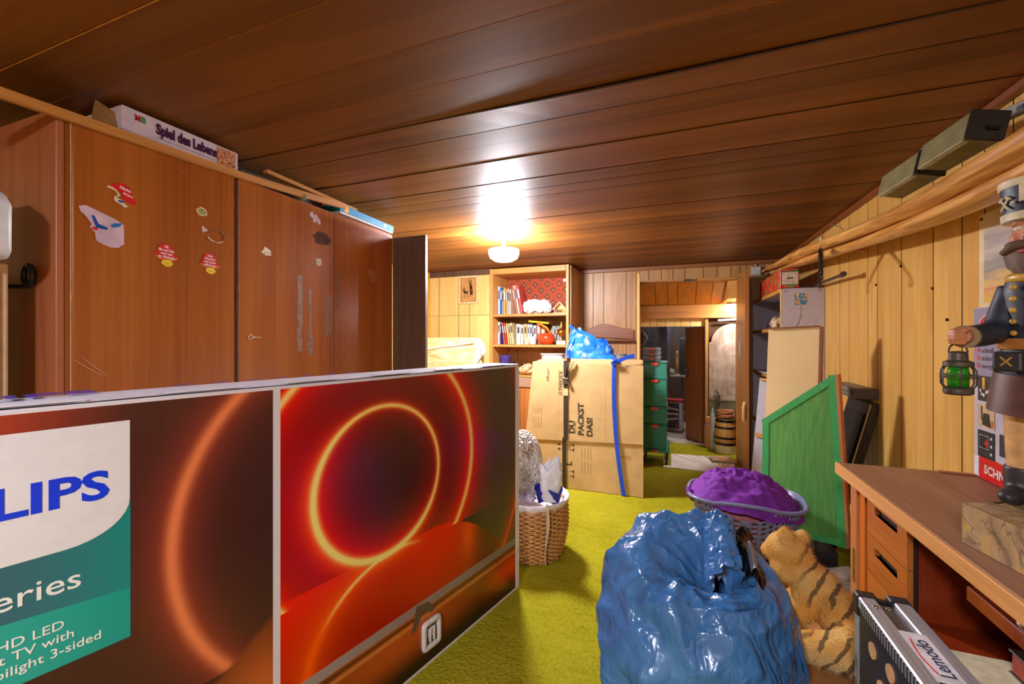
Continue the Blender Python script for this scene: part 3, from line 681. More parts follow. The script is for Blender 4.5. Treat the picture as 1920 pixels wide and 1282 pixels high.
# ------------------------------------------------------------------ bookshelf niche at the back left
bs = thing('bookshelf', 'built-in pine bookshelf niche with red patterned wallpaper in its back', 'bookshelf', (-1.5, 4.45, 0))
for x0, x1, n_ in ((-0.468, -0.435, 'side_panel'), (0.425, 0.455, 'side_panel')):
    MB().box(x0, x1, 0.0, 0.50, 0.9, 2.085).build(n_, W_PINEZ, bs, bevel=0.003)
MB().box(0.456, 0.470, 0.05, 0.545, 0.9, 2.08).build('side_cladding', W_WALLB, bs)
for z, d in ((1.553, 0.42), (1.207, 0.42)):
    MB().box(-0.433, 0.423, 0.02, d + 0.06, z - 0.014, z + 0.014).build('shelf', W_PINEX, bs, bevel=0.002)
MB().box(-0.433, 0.423, 0.0, 0.5, 2.02, 2.084).build('top_rail', W_PINEX, bs, bevel=0.003)
def wallpaper():
    m = Mat('red_wallpaper', 0.7); x, y, z = m.xyz()
    P = 0.15
    a = ((x / P) + 0.5).frac() - 0.5; b = ((z / P) + 0.0).frac() - 0.5
    a2 = ((x / P)).frac() - 0.5; b2 = ((z / P) + 0.5).frac() - 0.5
    r1 = (a * a + b * b).sqrt(); r2 = (a2 * a2 + b2 * b2).sqrt()
    r = r1.min(r2)
    di = (a.abs() + b.abs()).min(a2.abs() + b2.abs())
    c = m.mix((di - 0.40).gauss(0.035), (196, 26, 32), (196, 140, 50))
    c = m.mix((di - 0.25).gauss(0.03), c, (44, 92, 62))
    c = m.mix(((r * 60).sin() * r.lt(0.17)).gt(0.2), c, (60, 108, 66))
    c = m.mix(r.lt(0.06), c, (210, 160, 60))
    m.color(c); return m.m
MB().box(-0.433, 0.423, 0.49, 0.50, 1.56, 2.02).build('wallpaper_back', wallpaper(), bs)
MB().box(-0.433, 0.423, 0.49, 0.50, 0.9, 1.56).build('back_panel', W_WALLB, bs)
MB().box(0.40, 0.428, -0.012, 0.0, 1.90, 1.93).build('catch', plain((230, 225, 220), 0.4), bs, bevel=0.002)
low = thing('low_cabinet', 'low brown cabinet with a pine top under the bookshelf, behind the cardboard cartons', 'cabinet', (-1.5, 4.18, 0))
MB().box(-0.468, 0.455, 0, 0.74, 0.885, 0.90).build('top', W_PINEX, low, bevel=0.003)
MB().box(-0.46, 0.45, 0.012, 0.74, 0, 0.882).build('body', wood('low_cabinet_wood', (150, 84, 36), (190, 120, 60), 0, 0.4, 12, 0.6, 0.2, 0, 0), low)
MB().box(-0.46, 0.45, -0.004, 0.012, 0.78, 0.88).build('drawer', wood('grey_drawer', (140, 108, 84), (176, 140, 112), 0, 0.45, 12, 0.6, 0.2, 0, 0), low, bevel=0.003)
MB().box(-0.46, -0.004, -0.004, 0.012, 0.04, 0.765).build('door', wood('low_cabinet_door', (150, 84, 36), (190, 120, 60), 2, 0.4, 12, 0.6, 0.2, 0, 0), low, bevel=0.003)
MB().box(0.004, 0.45, -0.004, 0.012, 0.04, 0.765).build('door', wood('low_cabinet_door_r', (150, 84, 36), (190, 120, 60), 2, 0.4, 12, 0.6, 0.2, 0, 0), low, bevel=0.003)
# books: (x of left edge, thickness, height, depth, lean degrees, cover colour, description)
def book(x, w, h, c, label, z, group, lean=0.0, y=4.60, dep=0.17, pages=True):
    t = thing('book', label, 'book', (x, y, z), 0, group)
    t.rotation_euler = (0, math.radians(-lean), 0)
    cov = plain(c, 0.5, 0, 0.06)
    g = 0.0025
    MB().box(0.0008, g, 0, dep, 0, h).box(w - g, w - 0.0008, 0, dep, 0, h).box(0.0008, w - 0.0008, 0, g, 0, h).build('cover', cov, t)
    MB().box(g, w - g, g, dep - 0.006, 0.004, h - 0.006).build('pages', plain((226, 208, 176), 0.8), t)
    lt = (245, 240, 225) if sum(c) < 520 else (60, 50, 60)
    MB().box(w * 0.25, w * 0.75, -0.0006, 0.0002, h * 0.55, h * 0.86).build('spine_title', plain(lt, 0.5), t)
    return t
T1 = 1.5675
x = -1.93
for w, h, c, n_ in ((0.026, 0.335, (236, 236, 232), 'tall white'), (0.026, 0.32, (40, 110, 200), 'bright blue'), (0.012, 0.29, (240, 230, 200), 'thin ivory'), (0.03, 0.315, (222, 170, 70), 'mustard yellow'), (0.014, 0.30, (216, 170, 120), 'thin tan'),
                  (0.022, 0.305, (208, 196, 190), 'pale grey'), (0.024, 0.29, (238, 208, 184), 'cream pink')):
    book(x, w, h, c, n_ + ' book standing upright in the left row on the upper bookshelf board', T1, 'books on the upper board'); x += w + 0.002
for k, (w, h, c, n_) in enumerate(((0.020, 0.33, (216, 120, 60), 'orange'), (0.026, 0.34, (232, 196, 200), 'pale pink'), (0.034, 0.34, (226, 90, 84), 'coral red'))):
    book(x + 0.062, w, h, c, n_ + ' book leaning left against the upright row on the upper bookshelf board', T1 + math.sin(math.radians(10)) * 0.0 + 0.0006, 'books on the upper board', 10.0); x += w + 0.003
T2 = 1.2215
x = -1.93
row = [(0.024, 0.26, (238, 236, 230), 'white', 0), (0.014, 0.24, (90, 70, 150), 'slim violet', 0), (0.022, 0.25, (206, 90, 64), 'brick red', 7), (0.022, 0.25, (190, 60, 54), 'dark red', 7), (0.022, 0.245, (232, 190, 90), 'yellow', 7), (0.02, 0.24, (232, 210, 170), 'sand', 7), (0.028, 0.25, (216, 200, 150), 'speckled cream', 7)]
for w, h, c, n_, ln in row:
    book(x + ln * 0.0045, w, h, c, n_ + ' book at the left end of the lower bookshelf board', T2 + 0.0006, 'books on the lower board', ln); x += w + 0.002 + (0.003 if ln else 0)
x = -1.706
for w, h, c, n_ in ((0.052, 0.235, (246, 240, 236), 'thick white'), (0.036, 0.225, (236, 222, 200), 'ivory'), (0.040, 0.235, (230, 190, 130), 'sandy orange'), (0.03, 0.23, (244, 240, 240), 'clean white'), (0.03, 0.23, (196, 206, 226), 'pale blue'),
                  (0.010, 0.245, (30, 40, 40), 'thin black'), (0.034, 0.22, (240, 220, 210), 'rose white'), (0.052, 0.235, (170, 92, 66), 'wide brown'), (0.05, 0.20, (232, 140, 70), 'orange')):
    book(x, w, h, c, n_ + ' book in the middle of the lower bookshelf board', T2, 'books on the lower board', 0, 4.62); x += w + 0.002
x = -1.325
for w, h, c, n_ in ((0.016, 0.21, (60, 60, 66), 'charcoal'), (0.02, 0.215, (220, 190, 100), 'straw yellow'), (0.02, 0.21, (214, 214, 200), 'off-white'), (0.016, 0.22, (90, 130, 150), 'blue grey'), (0.02, 0.21, (226, 200, 160), 'buff'), (0.02, 0.22, (200, 214, 220), 'ice blue')):
    book(x, w, h, c, n_ + ' small book at the right end of the lower bookshelf board, behind the trophy', T2, 'books on the lower board', 0, 4.74); x += w + 0.002
yb = thing('book', 'yellow book lying flat across the row of books under the upper board', 'book', (-1.55, 4.60, 1.475), 0, 'books on the lower board')
yb.rotation_euler = (0, math.radians(6), 0)
MB().box(0, 0.24, 0, 0.16, 0, 0.003).box(0, 0.24, 0, 0.16, 0.023, 0.026).box(0, 0.24, 0, 0.003, 0, 0.026).build('cover', plain((232, 196, 20), 0.4), yb)
MB().box(0.004, 0.236, 0.003, 0.155, 0.003, 0.023).build('pages', plain((226, 208, 176), 0.8), yb)
# white bag on the upper board
def bag_shape(lx, ly, lz, amp, sc, seed, nu=64, nv=32, base=0.35):
    def f(u, v):
        a = 2 * PI * u; t = v * PI
        cx, cz = math.sin(t), -math.cos(t)
        sq = lambda k, e_: math.copysign(abs(k) ** e_, k)
        p = Vector((lx * sq(math.cos(a), 0.7) * abs(cx) ** 0.6, ly * sq(math.sin(a), 0.7) * abs(cx) ** 0.6, lz * sq(cz, 0.8)))
        n_ = p.normalized() if p.length > 1e-6 else Vector((0, 0, 1))
        d = amp * (crumple(p / max(lx, ly, lz), sc, seed) - 0.3) + amp * 0.6 * nz(p / max(lx, ly, lz), sc * 1.7, seed)
        p = p + n_ * d
        p.z = max(p.z, -lz * (1 - base * 0.3))
        return p + Vector((0, 0, lz * (1 - base * 0.3)))
    m = MB().grid(f, nu, nv, True); return m
wbag = plain((240, 238, 240), 0.35, 0, 0.03)
t = tag(bag_shape(0.17, 0.10, 0.085, 0.03, 3.2, 1.0).build('white_plastic_bag', wbag, loc=(-1.44, 4.60, T1 + 0.002), smooth=True), 'crumpled white plastic bag lying on the upper bookshelf board', 'bag')
tl = MB().grid(lambda u, v: (-0.06 + 0.16 * u, -0.09 + 0.02 * u - 0.05 * v, 0.076 - 0.06 * v + 0.012 * math.sin(9 * u + 4 * v)), 14, 8)
tl.build('loose_flap', wbag, t, smooth=True)
cr = thing('nativity_house', 'little wooden nativity house with pointed roof on the upper bookshelf board, right end', 'ornament', (-1.165, 4.56, T1))
MB().box(-0.075, 0.075, -0.04, 0.04, 0, 0.010).build('base', W_PINEX, cr)
MB().box(-0.06, 0.06, 0.03, 0.036, 0.010, 0.05).prism([(-0.06, 0.05), (0.06, 0.05), (0, 0.115)], lambda a, b: (a, 0.03, b), (0, 0.006, 0)).build('rear_wall', plain((232, 196, 110), 0.6), cr)
for s_ in (-1, 1):
    MB().bar((s_ * 0.078, 0, 0.038), (0, 0, 0.122), 0.08, 0.007, (0, 0, 1)).build('roof_board', plain((240, 226, 200), 0.6), cr)
    MB().box(s_ * 0.056 - 0.005, s_ * 0.056 + 0.005, -0.03, -0.02, 0.010, 0.058).build('post', W_PINEZ, cr)
for k, (xx, c) in enumerate(((-0.03, (60, 80, 160)), (-0.006, (190, 60, 50)), (0.02, (90, 130, 70)), (0.038, (220, 190, 140)))):
    MB().lathe([(0.009, 0.0), (0.007, 0.022), (0.0045, 0.026), (0.006, 0.032), (0.001, 0.040)], 10, (xx, -0.012, 0.010)).build('figurine', plain(c, 0.6), cr, smooth=True)
# orange clay pot with a long handle, cups and trophies on the lower board
pot = thing('orange_pot', 'round orange enamel pot with a long slanting wooden handle on the lower bookshelf board', 'pot', (-1.315, 4.535, T2))
MB().lathe([(0.045, 0), (0.075, 0.012), (0.093, 0.05), (0.093, 0.085), (0.07, 0.118), (0.03, 0.13), (1e-4, 0.132)], 28).build('body', plain((228, 74, 34), 0.25, 0, 0.15, 0, 16), pot, smooth=True)
MB().tube([(0.07, 0, 0.09), (0.0, -0.01, 0.19), (-0.10, -0.005, 0.245)], [0.014, 0.012, 0.014], 10).build('handle', plain((220, 130, 40), 0.4), pot, smooth=True)
MB().tube([(0.06, -0.01, 0.075), (0.105, -0.01, 0.03)], [0.012, 0.016], 10).build('spout', plain((120, 50, 40), 0.4), pot, smooth=True)
gold = Mat('brass', 0.28, 1.0); gold.color((214, 158, 60)); gold = gold.m
tr = thing('trophy', 'small brass trophy cup on a pale base at the right end of the lower board', 'trophy', (-1.145, 4.53, T2))
MB().box(-0.05, 0.05, -0.035, 0.035, 0, 0.045).build('base', plain((232, 216, 190), 0.4), tr, bevel=0.003)
MB().lathe([(0.024, 0), (0.010, 0.012), (0.008, 0.035), (0.020, 0.05), (0.040, 0.075), (0.044, 0.12), (0.040, 0.12), (0.03, 0.08), (1e-4, 0.06)], 22, (0, 0, 0.045)).build('cup', gold, tr, smooth=True)
for s_ in (-1, 1): MB().tube([(s_ * 0.038, 0, 0.145), (s_ * 0.058, 0, 0.15), (s_ * 0.056, 0, 0.125), (s_ * 0.032, 0, 0.11)], 0.004, 6).build('handle', gold, tr, smooth=True)
MB().lathe([(0.02, 0), (0.012, 0.02), (0.02, 0.04), (0.006, 0.06), (0.012, 0.08), (1e-4, 0.09)], 16, (0, 0, 0.165)).build('finial', gold, tr, smooth=True)
tag(MB().lathe([(0.03, 0), (0.04, 0.01), (0.045, 0.09), (0.041, 0.09), (0.036, 0.012), (1e-4, 0.01)], 22).build('white_mug', plain((244, 238, 236), 0.3), loc=(-1.475, 4.53, T2), smooth=50), 'small white mug in front of the wide brown book on the lower board', 'mug')
tag(MB().lathe([(0.026, 0), (0.03, 0.012), (0.034, 0.075), (0.03, 0.075), (0.024, 0.012), (1e-4, 0.01)], 20).build('glass_tumbler', plain((226, 200, 176), 0.15), loc=(-1.545, 4.52, T2), smooth=50), 'small patterned tumbler left of the white mug on the lower board', 'glass')
tag(MB().lathe([(0.02, 0), (0.018, 0.10), (0.01, 0.17), (0.016, 0.22), (1e-4, 0.24)], 14).build('wooden_figurine', plain((200, 150, 96), 0.6), loc=(-1.105, 4.64, 1.2215), smooth=True), 'slim carved wooden figurine against the right side of the lower board', 'ornament')
# things standing on the low cabinet
tag(MB().lathe([(0.055, 0), (0.058, 0.005), (0.068, 0.18), (0.074, 0.185), (0.074, 0.195), (0.063, 0.195), (0.055, 0.01), (1e-4, 0.008)], 26).build('purple_pot', plain((74, 66, 150), 0.35), loc=(-1.80, 4.50, 0.90), smooth=50), 'purple blue flower pot standing on the low cabinet at the left', 'pot')
st = thing('small_tripod', 'thin dark metal plate stand beside the purple pot on the low cabinet', 'stand', (-1.685, 4.50, 0.90))
for dx, dy in ((-0.05, -0.03), (0.05, -0.03), (0.0, 0.06)): MB().tube([(dx, dy, 0.002), (0, 0, 0.21)], 0.004, 6).build('leg', plain((50, 40, 36), 0.4), st)
MB().tube([(-0.028, -0.018, 0.09), (0.028, -0.018, 0.09)], 0.003, 6).build('crossbar', plain((50, 40, 36), 0.4), st)
tub = thing('white_tub', 'oval white plastic tub with a thick rim on the low cabinet behind the cartons', 'tub', (-1.27, 4.62, 0.90))
MB().lathe([(0.09, 0), (0.12, 0.004), (0.13, 0.215), (0.125, 0.215), (0.11, 0.01), (1e-4, 0.008)], 32, sy=0.75).build('body', plain((240, 236, 232), 0.3), tub, smooth=50)
MB().tube([(0.135 * math.cos(a), 0.101 * math.sin(a), 0.215) for a in [2 * PI * k / 32 for k in range(32)]], 0.009, 8, closed=True).build('rim', plain((246, 244, 240), 0.3), tub, smooth=True)
bk = thing('green_basket', 'small pale green wire basket on the low cabinet beside the seashell', 'basket', (-1.27, 4.32, 0.90))
gcol = plain((110, 160, 130), 0.5)
MB().lathe([(0.07, 0.0), (0.07, 0.006), (1e-4, 0.006)], 24).build('bottom', gcol, bk)
mb = MB()
for k in range(24):
    a = 2 * PI * k / 24; mb.tube([(0.07 * math.cos(a), 0.07 * math.sin(a), 0.003), (0.085 * math.cos(a), 0.085 * math.sin(a), 0.13)], 0.002, 5)
for z, r in ((0.035, 0.075), (0.07, 0.079), (0.10, 0.082)): mb.tube([(r * math.cos(2 * PI * k / 24), r * math.sin(2 * PI * k / 24), z) for k in range(24)], 0.002, 5, closed=True)
mb.build('wires', gcol, bk)
MB().tube([(0.087 * math.cos(2 * PI * k / 24), 0.087 * math.sin(2 * PI * k / 24), 0.132) for k in range(24)], 0.006, 6, closed=True).build('rim', gcol, bk, smooth=True)
def conch():
    mb = MB(); pts, rs = [], []
    for k in range(60):
        t = k / 59; a = t * 2 * PI * 2.6; r = 0.055 * (1 - t) ** 0.9
        pts.append((0.03 - 0.13 * t + 0.02 * math.sin(a), r * 0.55 * math.cos(a), 0.045 + r * 0.55 * math.sin(a))); rs.append(0.006 + 0.034 * (1 - t) ** 0.8)
    mb.tube(pts, rs, 12)
    for k in range(7):
        a = k * 0.9; mb.tube([(0.02 - 0.012 * k, 0.03 * math.cos(a), 0.05 + 0.03 * math.sin(a)), (0.02 - 0.012 * k, 0.066 * math.cos(a), 0.05 + 0.058 * math.sin(a))], [0.012, 0.002], 7)
    mb.grid(lambda u, v: (0.03 + 0.06 * v, -0.03 + 0.075 * u, 0.012 + 0.05 * math.sin(PI * u) * (1 - 0.3 * v) + 0.01 * v), 10, 6)
    return mb
tag(conch().build('conch_shell', plain((226, 176, 130), 0.4, 0, 0.35, 0.2, 40), loc=(-1.475, 4.27, 0.916), smooth=60), 'spiky cream and brown conch shell on the left end of the low cabinet', 'seashell')
# donkey picture on the pale wall
pc = thing('framed_picture', 'cream framed sepia drawing of donkeys on the pale wall beside the bookshelf', 'picture', (-2.262, 4.498, 1.865))
fr = plain((238, 206, 152), 0.5)
for x0, x1, z0, z1 in ((-0.128, 0.128, 0.142, 0.165), (-0.128, 0.128, -0.165, -0.142), (-0.128, -0.105, -0.142, 0.142), (0.105, 0.128, -0.142, 0.142)):
    MB().box(x0, x1, -0.018, 0, z0, z1).build('frame_bar', fr, pc, bevel=0.002)
MB().box(-0.105, 0.105, -0.008, -0.002, -0.142, 0.142).build('sheet', plain((206, 150, 84), 0.6, 0, 0.12, 0, 12), pc)
MB().box(-0.10, -0.097, -0.0095, -0.008, -0.138, 0.138).box(0.097, 0.10, -0.0095, -0.008, -0.138, 0.138).box(-0.10, 0.10, -0.0095, -0.008, 0.135, 0.138).box(-0.10, 0.10, -0.0095, -0.008, -0.138, -0.135).build('inner_line', plain((110, 70, 40), 0.6), pc)
ink = plain((96, 58, 36), 0.7)
dk = MB(); yy = -0.0088
def ell(cx, cz, rx, rz_, rot=0, n=14):
    dk.prism([(cx + rx * math.cos(2 * PI * k / n) * math.cos(rot) - rz_ * math.sin(2 * PI * k / n) * math.sin(rot), cz + rx * math.cos(2 * PI * k / n) * math.sin(rot) + rz_ * math.sin(2 * PI * k / n) * math.cos(rot)) for k in range(n)], lambda a, b: (a, yy, b), (0, 0.0006, 0))
for (cx, cz, rx, rz_, ro) in ((0.03, 0.05, 0.018, 0.042, 0.2), (0.012, 0.10, 0.006, 0.025, 0.2), (0.038, 0.10, 0.006, 0.025, -0.3), (0.036, -0.01, 0.022, 0.05, 0.1), (0.03, -0.05, 0.007, 0.03, 0), (0.052, -0.04, 0.006, 0.03, 0),
                            (-0.03, -0.03, 0.030, 0.018, 0.1), (-0.055, -0.015, 0.014, 0.02, 0.5), (-0.065, 0.012, 0.004, 0.014, 0.3), (-0.046, 0.012, 0.004, 0.014, -0.2), (-0.05, -0.075, 0.005, 0.03, 0), (-0.015, -0.07, 0.005, 0.03, 0)):
    ell(cx, cz, rx, rz_, ro)
dk.build('donkey_drawing', ink, pc)
# mattress wrapped in plastic
def plastic():
    m = Mat('wrapped_mattress', 0.18, 0, 0.6)
    v = m.coord('Object', (1, 1, 3))
    n = m.noise(v, 5, 5, 1.5)
    m.color(m.ramp(n, [(0.35, (226, 192, 120)), (0.55, (240, 216, 156)), (0.7, (250, 240, 214))]))
    m.bump(n, 0.6, 0.02); return m.m
mt = thing('wrapped_mattress', 'cream mattress wrapped in shiny clear plastic, upright behind the television carton', 'mattress', (-2.49, 4.04, 0))
def matf(u, v):
    a = 2 * PI * u
    q = lambda k, e_: math.copysign(abs(k) ** e_, k)
    t = (v - 0.5) * 2
    x = (0.62 if math.cos(a) > 0 else 0.35) * q(math.cos(a), 0.22); y = 0.09 * q(math.sin(a), 0.4); z = 0.65 + 0.65 * t
    s = (1 - abs(t) ** 14)
    p = Vector((x * (0.96 + 0.04 * s), y * (0.55 + 0.45 * s), z))
    p += Vector((0.012, 0.014, 0)) * (crumple(p, 7.0, 2.0) - 0.3)
    return p
mb = MB().grid(matf, 80, 60, True)
n_ = 80
mb.f.append(tuple(range(n_ - 1, -1, -1))); mb.mi.append(0); mb.f.append(tuple(range(60 * n_, 61 * n_))); mb.mi.append(0)
mb.build('mattress', plastic(), mt, smooth=70)
film = plain((236, 226, 222), 0.12, 0, 0.05, 0.3, 20)
MB().grid(lambda u, v: (0.60 + 0.045 * v + 0.03 * math.sin(PI * u * 3.0) * v, -0.085 + 0.03 * v * math.sin(9 * u), 0.75 + 0.52 * u), 30, 6).build('film_edge', film, mt, smooth=True)
MB().tube([(0.635, -0.07, 1.10), (0.655, -0.075, 1.13), (0.665, -0.08, 1.16), (0.65, -0.075, 1.20), (0.63, -0.07, 1.22)], [0.01, 0.03, 0.032, 0.026, 0.008], 10).build('film_knot', film, mt, smooth=True)
MB().grid(lambda u, v: (-0.33 + 0.91 * u, -0.099 - 0.006 * math.sin(PI * v), 1.12 + 0.12 * u + 0.018 * v + 0.004 * math.sin(14 * u)), 24, 4).build('film_crease', plain((250, 246, 236), 0.12), mt, smooth=True)

# ------------------------------------------------------------------ flattened moving cartons strapped together
CARD = plain((206, 168, 112), 0.7, 0, 0.06, 0.05, 8); CARDD = plain((192, 142, 78), 0.75, 0, 0.08); PRINT = plain((58, 46, 30), 0.7)
PRINTF = plain((160, 122, 70), 0.7)
fc = thing('flattened_carton', 'front flattened brown moving carton with large printed lettering, standing strapped to others', 'box', (-0.224, 3.55, 0))
# local x 0 at right edge, negative to the left; y back
MB().prism([(0, 0.432), (-1.004, 0.40), (-0.927, 1.083), (0, 1.068)], lambda a, b: (a, 0, b), (0, 0.010, 0)).build('upper_panel', CARD, fc)
MB().prism([(0, 0.004), (-0.93, 0.004), (-0.93, 0.43), (0, 0.44)], lambda a, b: (a, 0.011, b), (0, 0.007, 0)).build('lower_flap', CARD, fc)
MB().prism([(-0.36, 0.408), (-0.005, 0.418), (-0.005, 0.440), (-0.36, 0.43)], lambda a, b: (a, 0.0095, b), (0, 0.002, 0)).build('flap_gap_shade', CARDD, fc)  # darker strip paints in the shade of the gap above the lower flap
for xx in (-0.30, -0.70):
    MB().bar((xx, 0.0, 0.42), (xx + 0.004, 0.0, 1.07), 0.001, 0.002).build('fold_line', CARDD, fc)
hh = [(-0.095 - 0.045 + 0.045 * sx_ - (0.012 if sx_ > 0 else -0.012) + 0.012 * math.cos(a), 0.315 + 0.013 * math.sin(a)) for sx_, a0 in ((1, -90), (-1, 90)) for a in [math.radians(a0 + 180 * k / 6) for k in range(7)]]
MB().prism(hh, lambda a, b: (a, 0.0102, b), (0, 0.0012, 0)).build('hand_hole', CARDD, fc)
RX, RY = (0, 0, 1), (-1, 0, 0)
text('lettering', 'DU', 0.066, fc, (-0.560, -0.0008, 0.478), RX, RY, PRINT, 'LEFT', 0.035, 0.0006, 1.15)
MB().box(-0.550, -0.546, -0.0008, 0, 0.478, 0.585).build('lettering', PRINT, fc)
text('lettering', 'PACKST', 0.066, fc, (-0.482, -0.0008, 0.468), RX, RY, PRINT, 'LEFT', 0.035, 0.0006, 1.15)
text('lettering', 'DAS!', 0.066, fc, (-0.408, -0.0008, 0.462), RX, RY, PRINT, 'LEFT', 0.035, 0.0006, 1.15)
text('lettering', '/// PARKSIDE', 0.046, fc, (-0.668, -0.0008, 0.80), (0.03, 0, 1), (-1, 0, 0.03), PRINT, 'LEFT', 0.004, 0.0006, 0.82)
text('lettering', 'öffnen!', 0.042, fc, (-0.782, -0.0008, 0.912), (0.03, 0, 1), (-1, 0, 0.03), PRINTF if False else plain((112, 86, 48), 0.7), 'LEFT', 0.0, 0.0006)
text('lettering', 'L', 0.072, fc, (-0.585, 0.0100, 0.20), RX, RY, PRINT, 'LEFT', 0.03, 0.0006)
for xx, z0 in ((-0.93, 0.50), (-0.905, 0.50), (-0.88, 0.50), (-0.855, 0.50)):
    for dz, L in ((0, 0.10), (0.13, 0.07 - 0.01 * ((xx * 100) % 3))):
        MB().box(xx, xx + 0.004, -0.0008, 0, z0 + dz, z0 + dz + L).build('small_print', PRINTF, fc)
for xx in (-0.50, -0.475, -0.45, -0.425):
    for z0, L in ((0.14, 0.10), (0.27, 0.09)):
        MB().box(xx, xx + 0.004, 0.0100, 0.0108, z0, z0 + L).build('small_print', PRINTF, fc)
for z in (0.335, 0.375, 0.11, 0.15):      # goblet and arrow marks beside the strap
    MB().prism([(-0.61, z), (-0.575, z - 0.004), (-0.575, z - 0.014), (-0.565, z - 0.014), (-0.565, z + 0.014), (-0.575, z + 0.014), (-0.575, z + 0.004)], lambda a, b: (a, 0.0100, b), (0, 0.0008, 0)).build('goblet_mark', PRINT, fc)
    MB().box(-0.70, -0.62, 0.0100, 0.0108, z - 0.0015, z + 0.0015).prism([(-0.715, z), (-0.69, z - 0.011), (-0.69, z + 0.011)], lambda a, b: (a, 0.0100, b), (0, 0.0008, 0)).build('arrow_mark', PRINT, fc)
for xx, z0, s_ in ((-0.215, 0.70, 'O'), (-0.205, 0.66, 'H')):
    text('small_print', s_, 0.05, fc, (xx, -0.0008, z0), RX, RY, PRINTF, 'LEFT', 0.01, 0.0005)
for k, (x0, x1, h, lab_) in enumerate(((-1.165, -0.24, 1.085, 'second flattened brown carton, just behind the lettered front one'), (-1.13, -0.232, 1.098, 'third flattened brown carton in the strapped bundle'), (-1.10, -0.23, 1.11, 'rear flattened brown carton of the strapped bundle, standing a little taller'))):
    y0 = 3.570 + 0.030 * k
    tag(MB().box(x0, x1, y0, y0 + 0.012, 0.0, h - 0.006).box(x0 + 0.01, x1 - 0.004, y0 + 0.013, y0 + 0.026, 0, h).build('flattened_carton', CARD, bevel=0.001), lab_, 'box', 'flattened cartons in the strapped bundle')
bcn = thing('closed_carton', 'upright closed brown carton behind the flattened bundle, carrying the blue bag', 'box', (-0.98, 3.70, 0))
MB().box(0, 0.66, 0, 0.42, 0, 1.075).build('body', CARD, bcn, bevel=0.002)
MB().box(0.0, 0.325, 0, 0.42, 1.076, 1.082).build('flap', CARD, bcn); MB().box(0.335, 0.66, 0, 0.42, 1.076, 1.082).build('flap', CARD, bcn)
# straps
bst = thing('black_strap', 'dark brown webbing strap with metal buckle round the flattened cartons', 'strap', (-0.858, 3.54, 0))
SB = plain((52, 38, 26), 0.6)
MB().box(-0.018, 0.018, -0.002, 0.0, 0.42, 1.10).build('webbing', SB, bst)
MB().box(-0.030, 0.002, 0.004, 0.006, 0.0, 0.44).build('webbing', SB, bst)
MB().box(-0.018, 0.018, -0.002, 0.17, 1.112, 1.115).build('webbing', SB, bst)
bu = MB().box(-0.022, 0.022, -0.010, -0.002, 0.90, 0.955).build('buckle', plain((130, 124, 116), 0.3, 0.9), bst, bevel=0.002)
MB().tube([(-0.022, -0.012, 0.945), (0.022, -0.012, 0.945)], 0.005, 8).build('buckle_bar', plain((170, 166, 160), 0.25, 0.9), bu)
MB().box(-0.02, 0.02, -0.0045, -0.002, 0.80, 0.86).build('paper_tag', plain((222, 190, 130), 0.7), bst)
MB().tube([(0.0, -0.008, 0.96), (0.012, -0.015, 1.03), (0.04, -0.018, 1.07), (0.08, -0.010, 1.095), (0.05, -0.018, 1.04), (0.02, -0.012, 0.98), (0.03, -0.010, 0.93), (0.05, -0.008, 0.90), (0.03, -0.006, 0.885)], 0.010, 6, flat=0.3).build('loose_end', plain((66, 48, 30), 0.6), bst, smooth=60)
bls = thing('blue_strap', 'bright blue webbing strap with a loose tail round the flattened cartons', 'strap', (-0.45, 3.54, 0))
SBL = plain((20, 74, 206), 0.5)
MB().grid(lambda u, v: (-0.016 + 0.034 * u + (0.075 * (1 - v) ** 2.0 if v < 1 else 0) - 0.012 * math.sin(PI * v) , -0.003 - 0.004 * math.sin(PI * v * 2) * (u - 0.5), 0.004 + 1.108 * v), 3, 30).build('webbing', SBL, bls)
MB().box(-0.016, 0.018, -0.003, 0.17, 1.114, 1.117).build('webbing', SBL, bls)
MB().tube([(-0.02, -0.01, 1.08), (0.0, -0.02, 1.11), (0.03, -0.02, 1.095), (0.0, -0.012, 1.07), (-0.02, -0.012, 1.10)], 0.011, 7).build('knot', SBL, bls, smooth=True)
MB().grid(lambda u, v: (0.02 + 0.14 * v, -0.02 + 0.02 * v, 1.09 + 0.022 * (u - 0.5) * 1.6 + 0.055 * v + 0.012 * math.sin(PI * v)), 3, 10).build('loose_tail', SBL, bls, smooth=True)

# ------------------------------------------------------------------ blue shopping bag, bowl and wall bracket
def bluebag():
    m = Mat('blue_woven_plastic', 0.28, 0, 0.6); v = m.coord()
    n = m.noise(v, 14, 4, 0.6)
    m.color(m.ramp(n, [(0.3, (14, 76, 190)), (0.55, (24, 110, 224)), (0.75, (60, 150, 244))])); m.bump(n, 0.5, 0.01); return m.m
BLB = bluebag()
bg = thing('blue_carrier_bag', 'large crumpled bright blue woven plastic bag standing on the cartons', 'bag', (-0.70, 3.93, 1.085))
def bgf(u, v):
    a = 2 * PI * u; q = lambda k, e_: math.copysign(abs(k) ** e_, k)
    x = 0.235 * q(math.cos(a), 0.6); y = 0.12 * q(math.sin(a), 0.6)
    top = 0.27 - 0.11 * (x + 0.1) / 0.3 + 0.02 * math.sin(7 * a)
    p = Vector((x * (1.0 - 0.22 * v) - 0.02 * v, y * (1 - 0.35 * v), top * v))
    d = 0.05 * (crumple(p, 9.0, 3.0) - 0.28) * min(1, v * 3)
    p += Vector((math.cos(a), math.sin(a), 0.0)) * d
    return p
mb = MB().grid(bgf, 90, 40, True); mb.build('sack', BLB, bg, smooth=50)
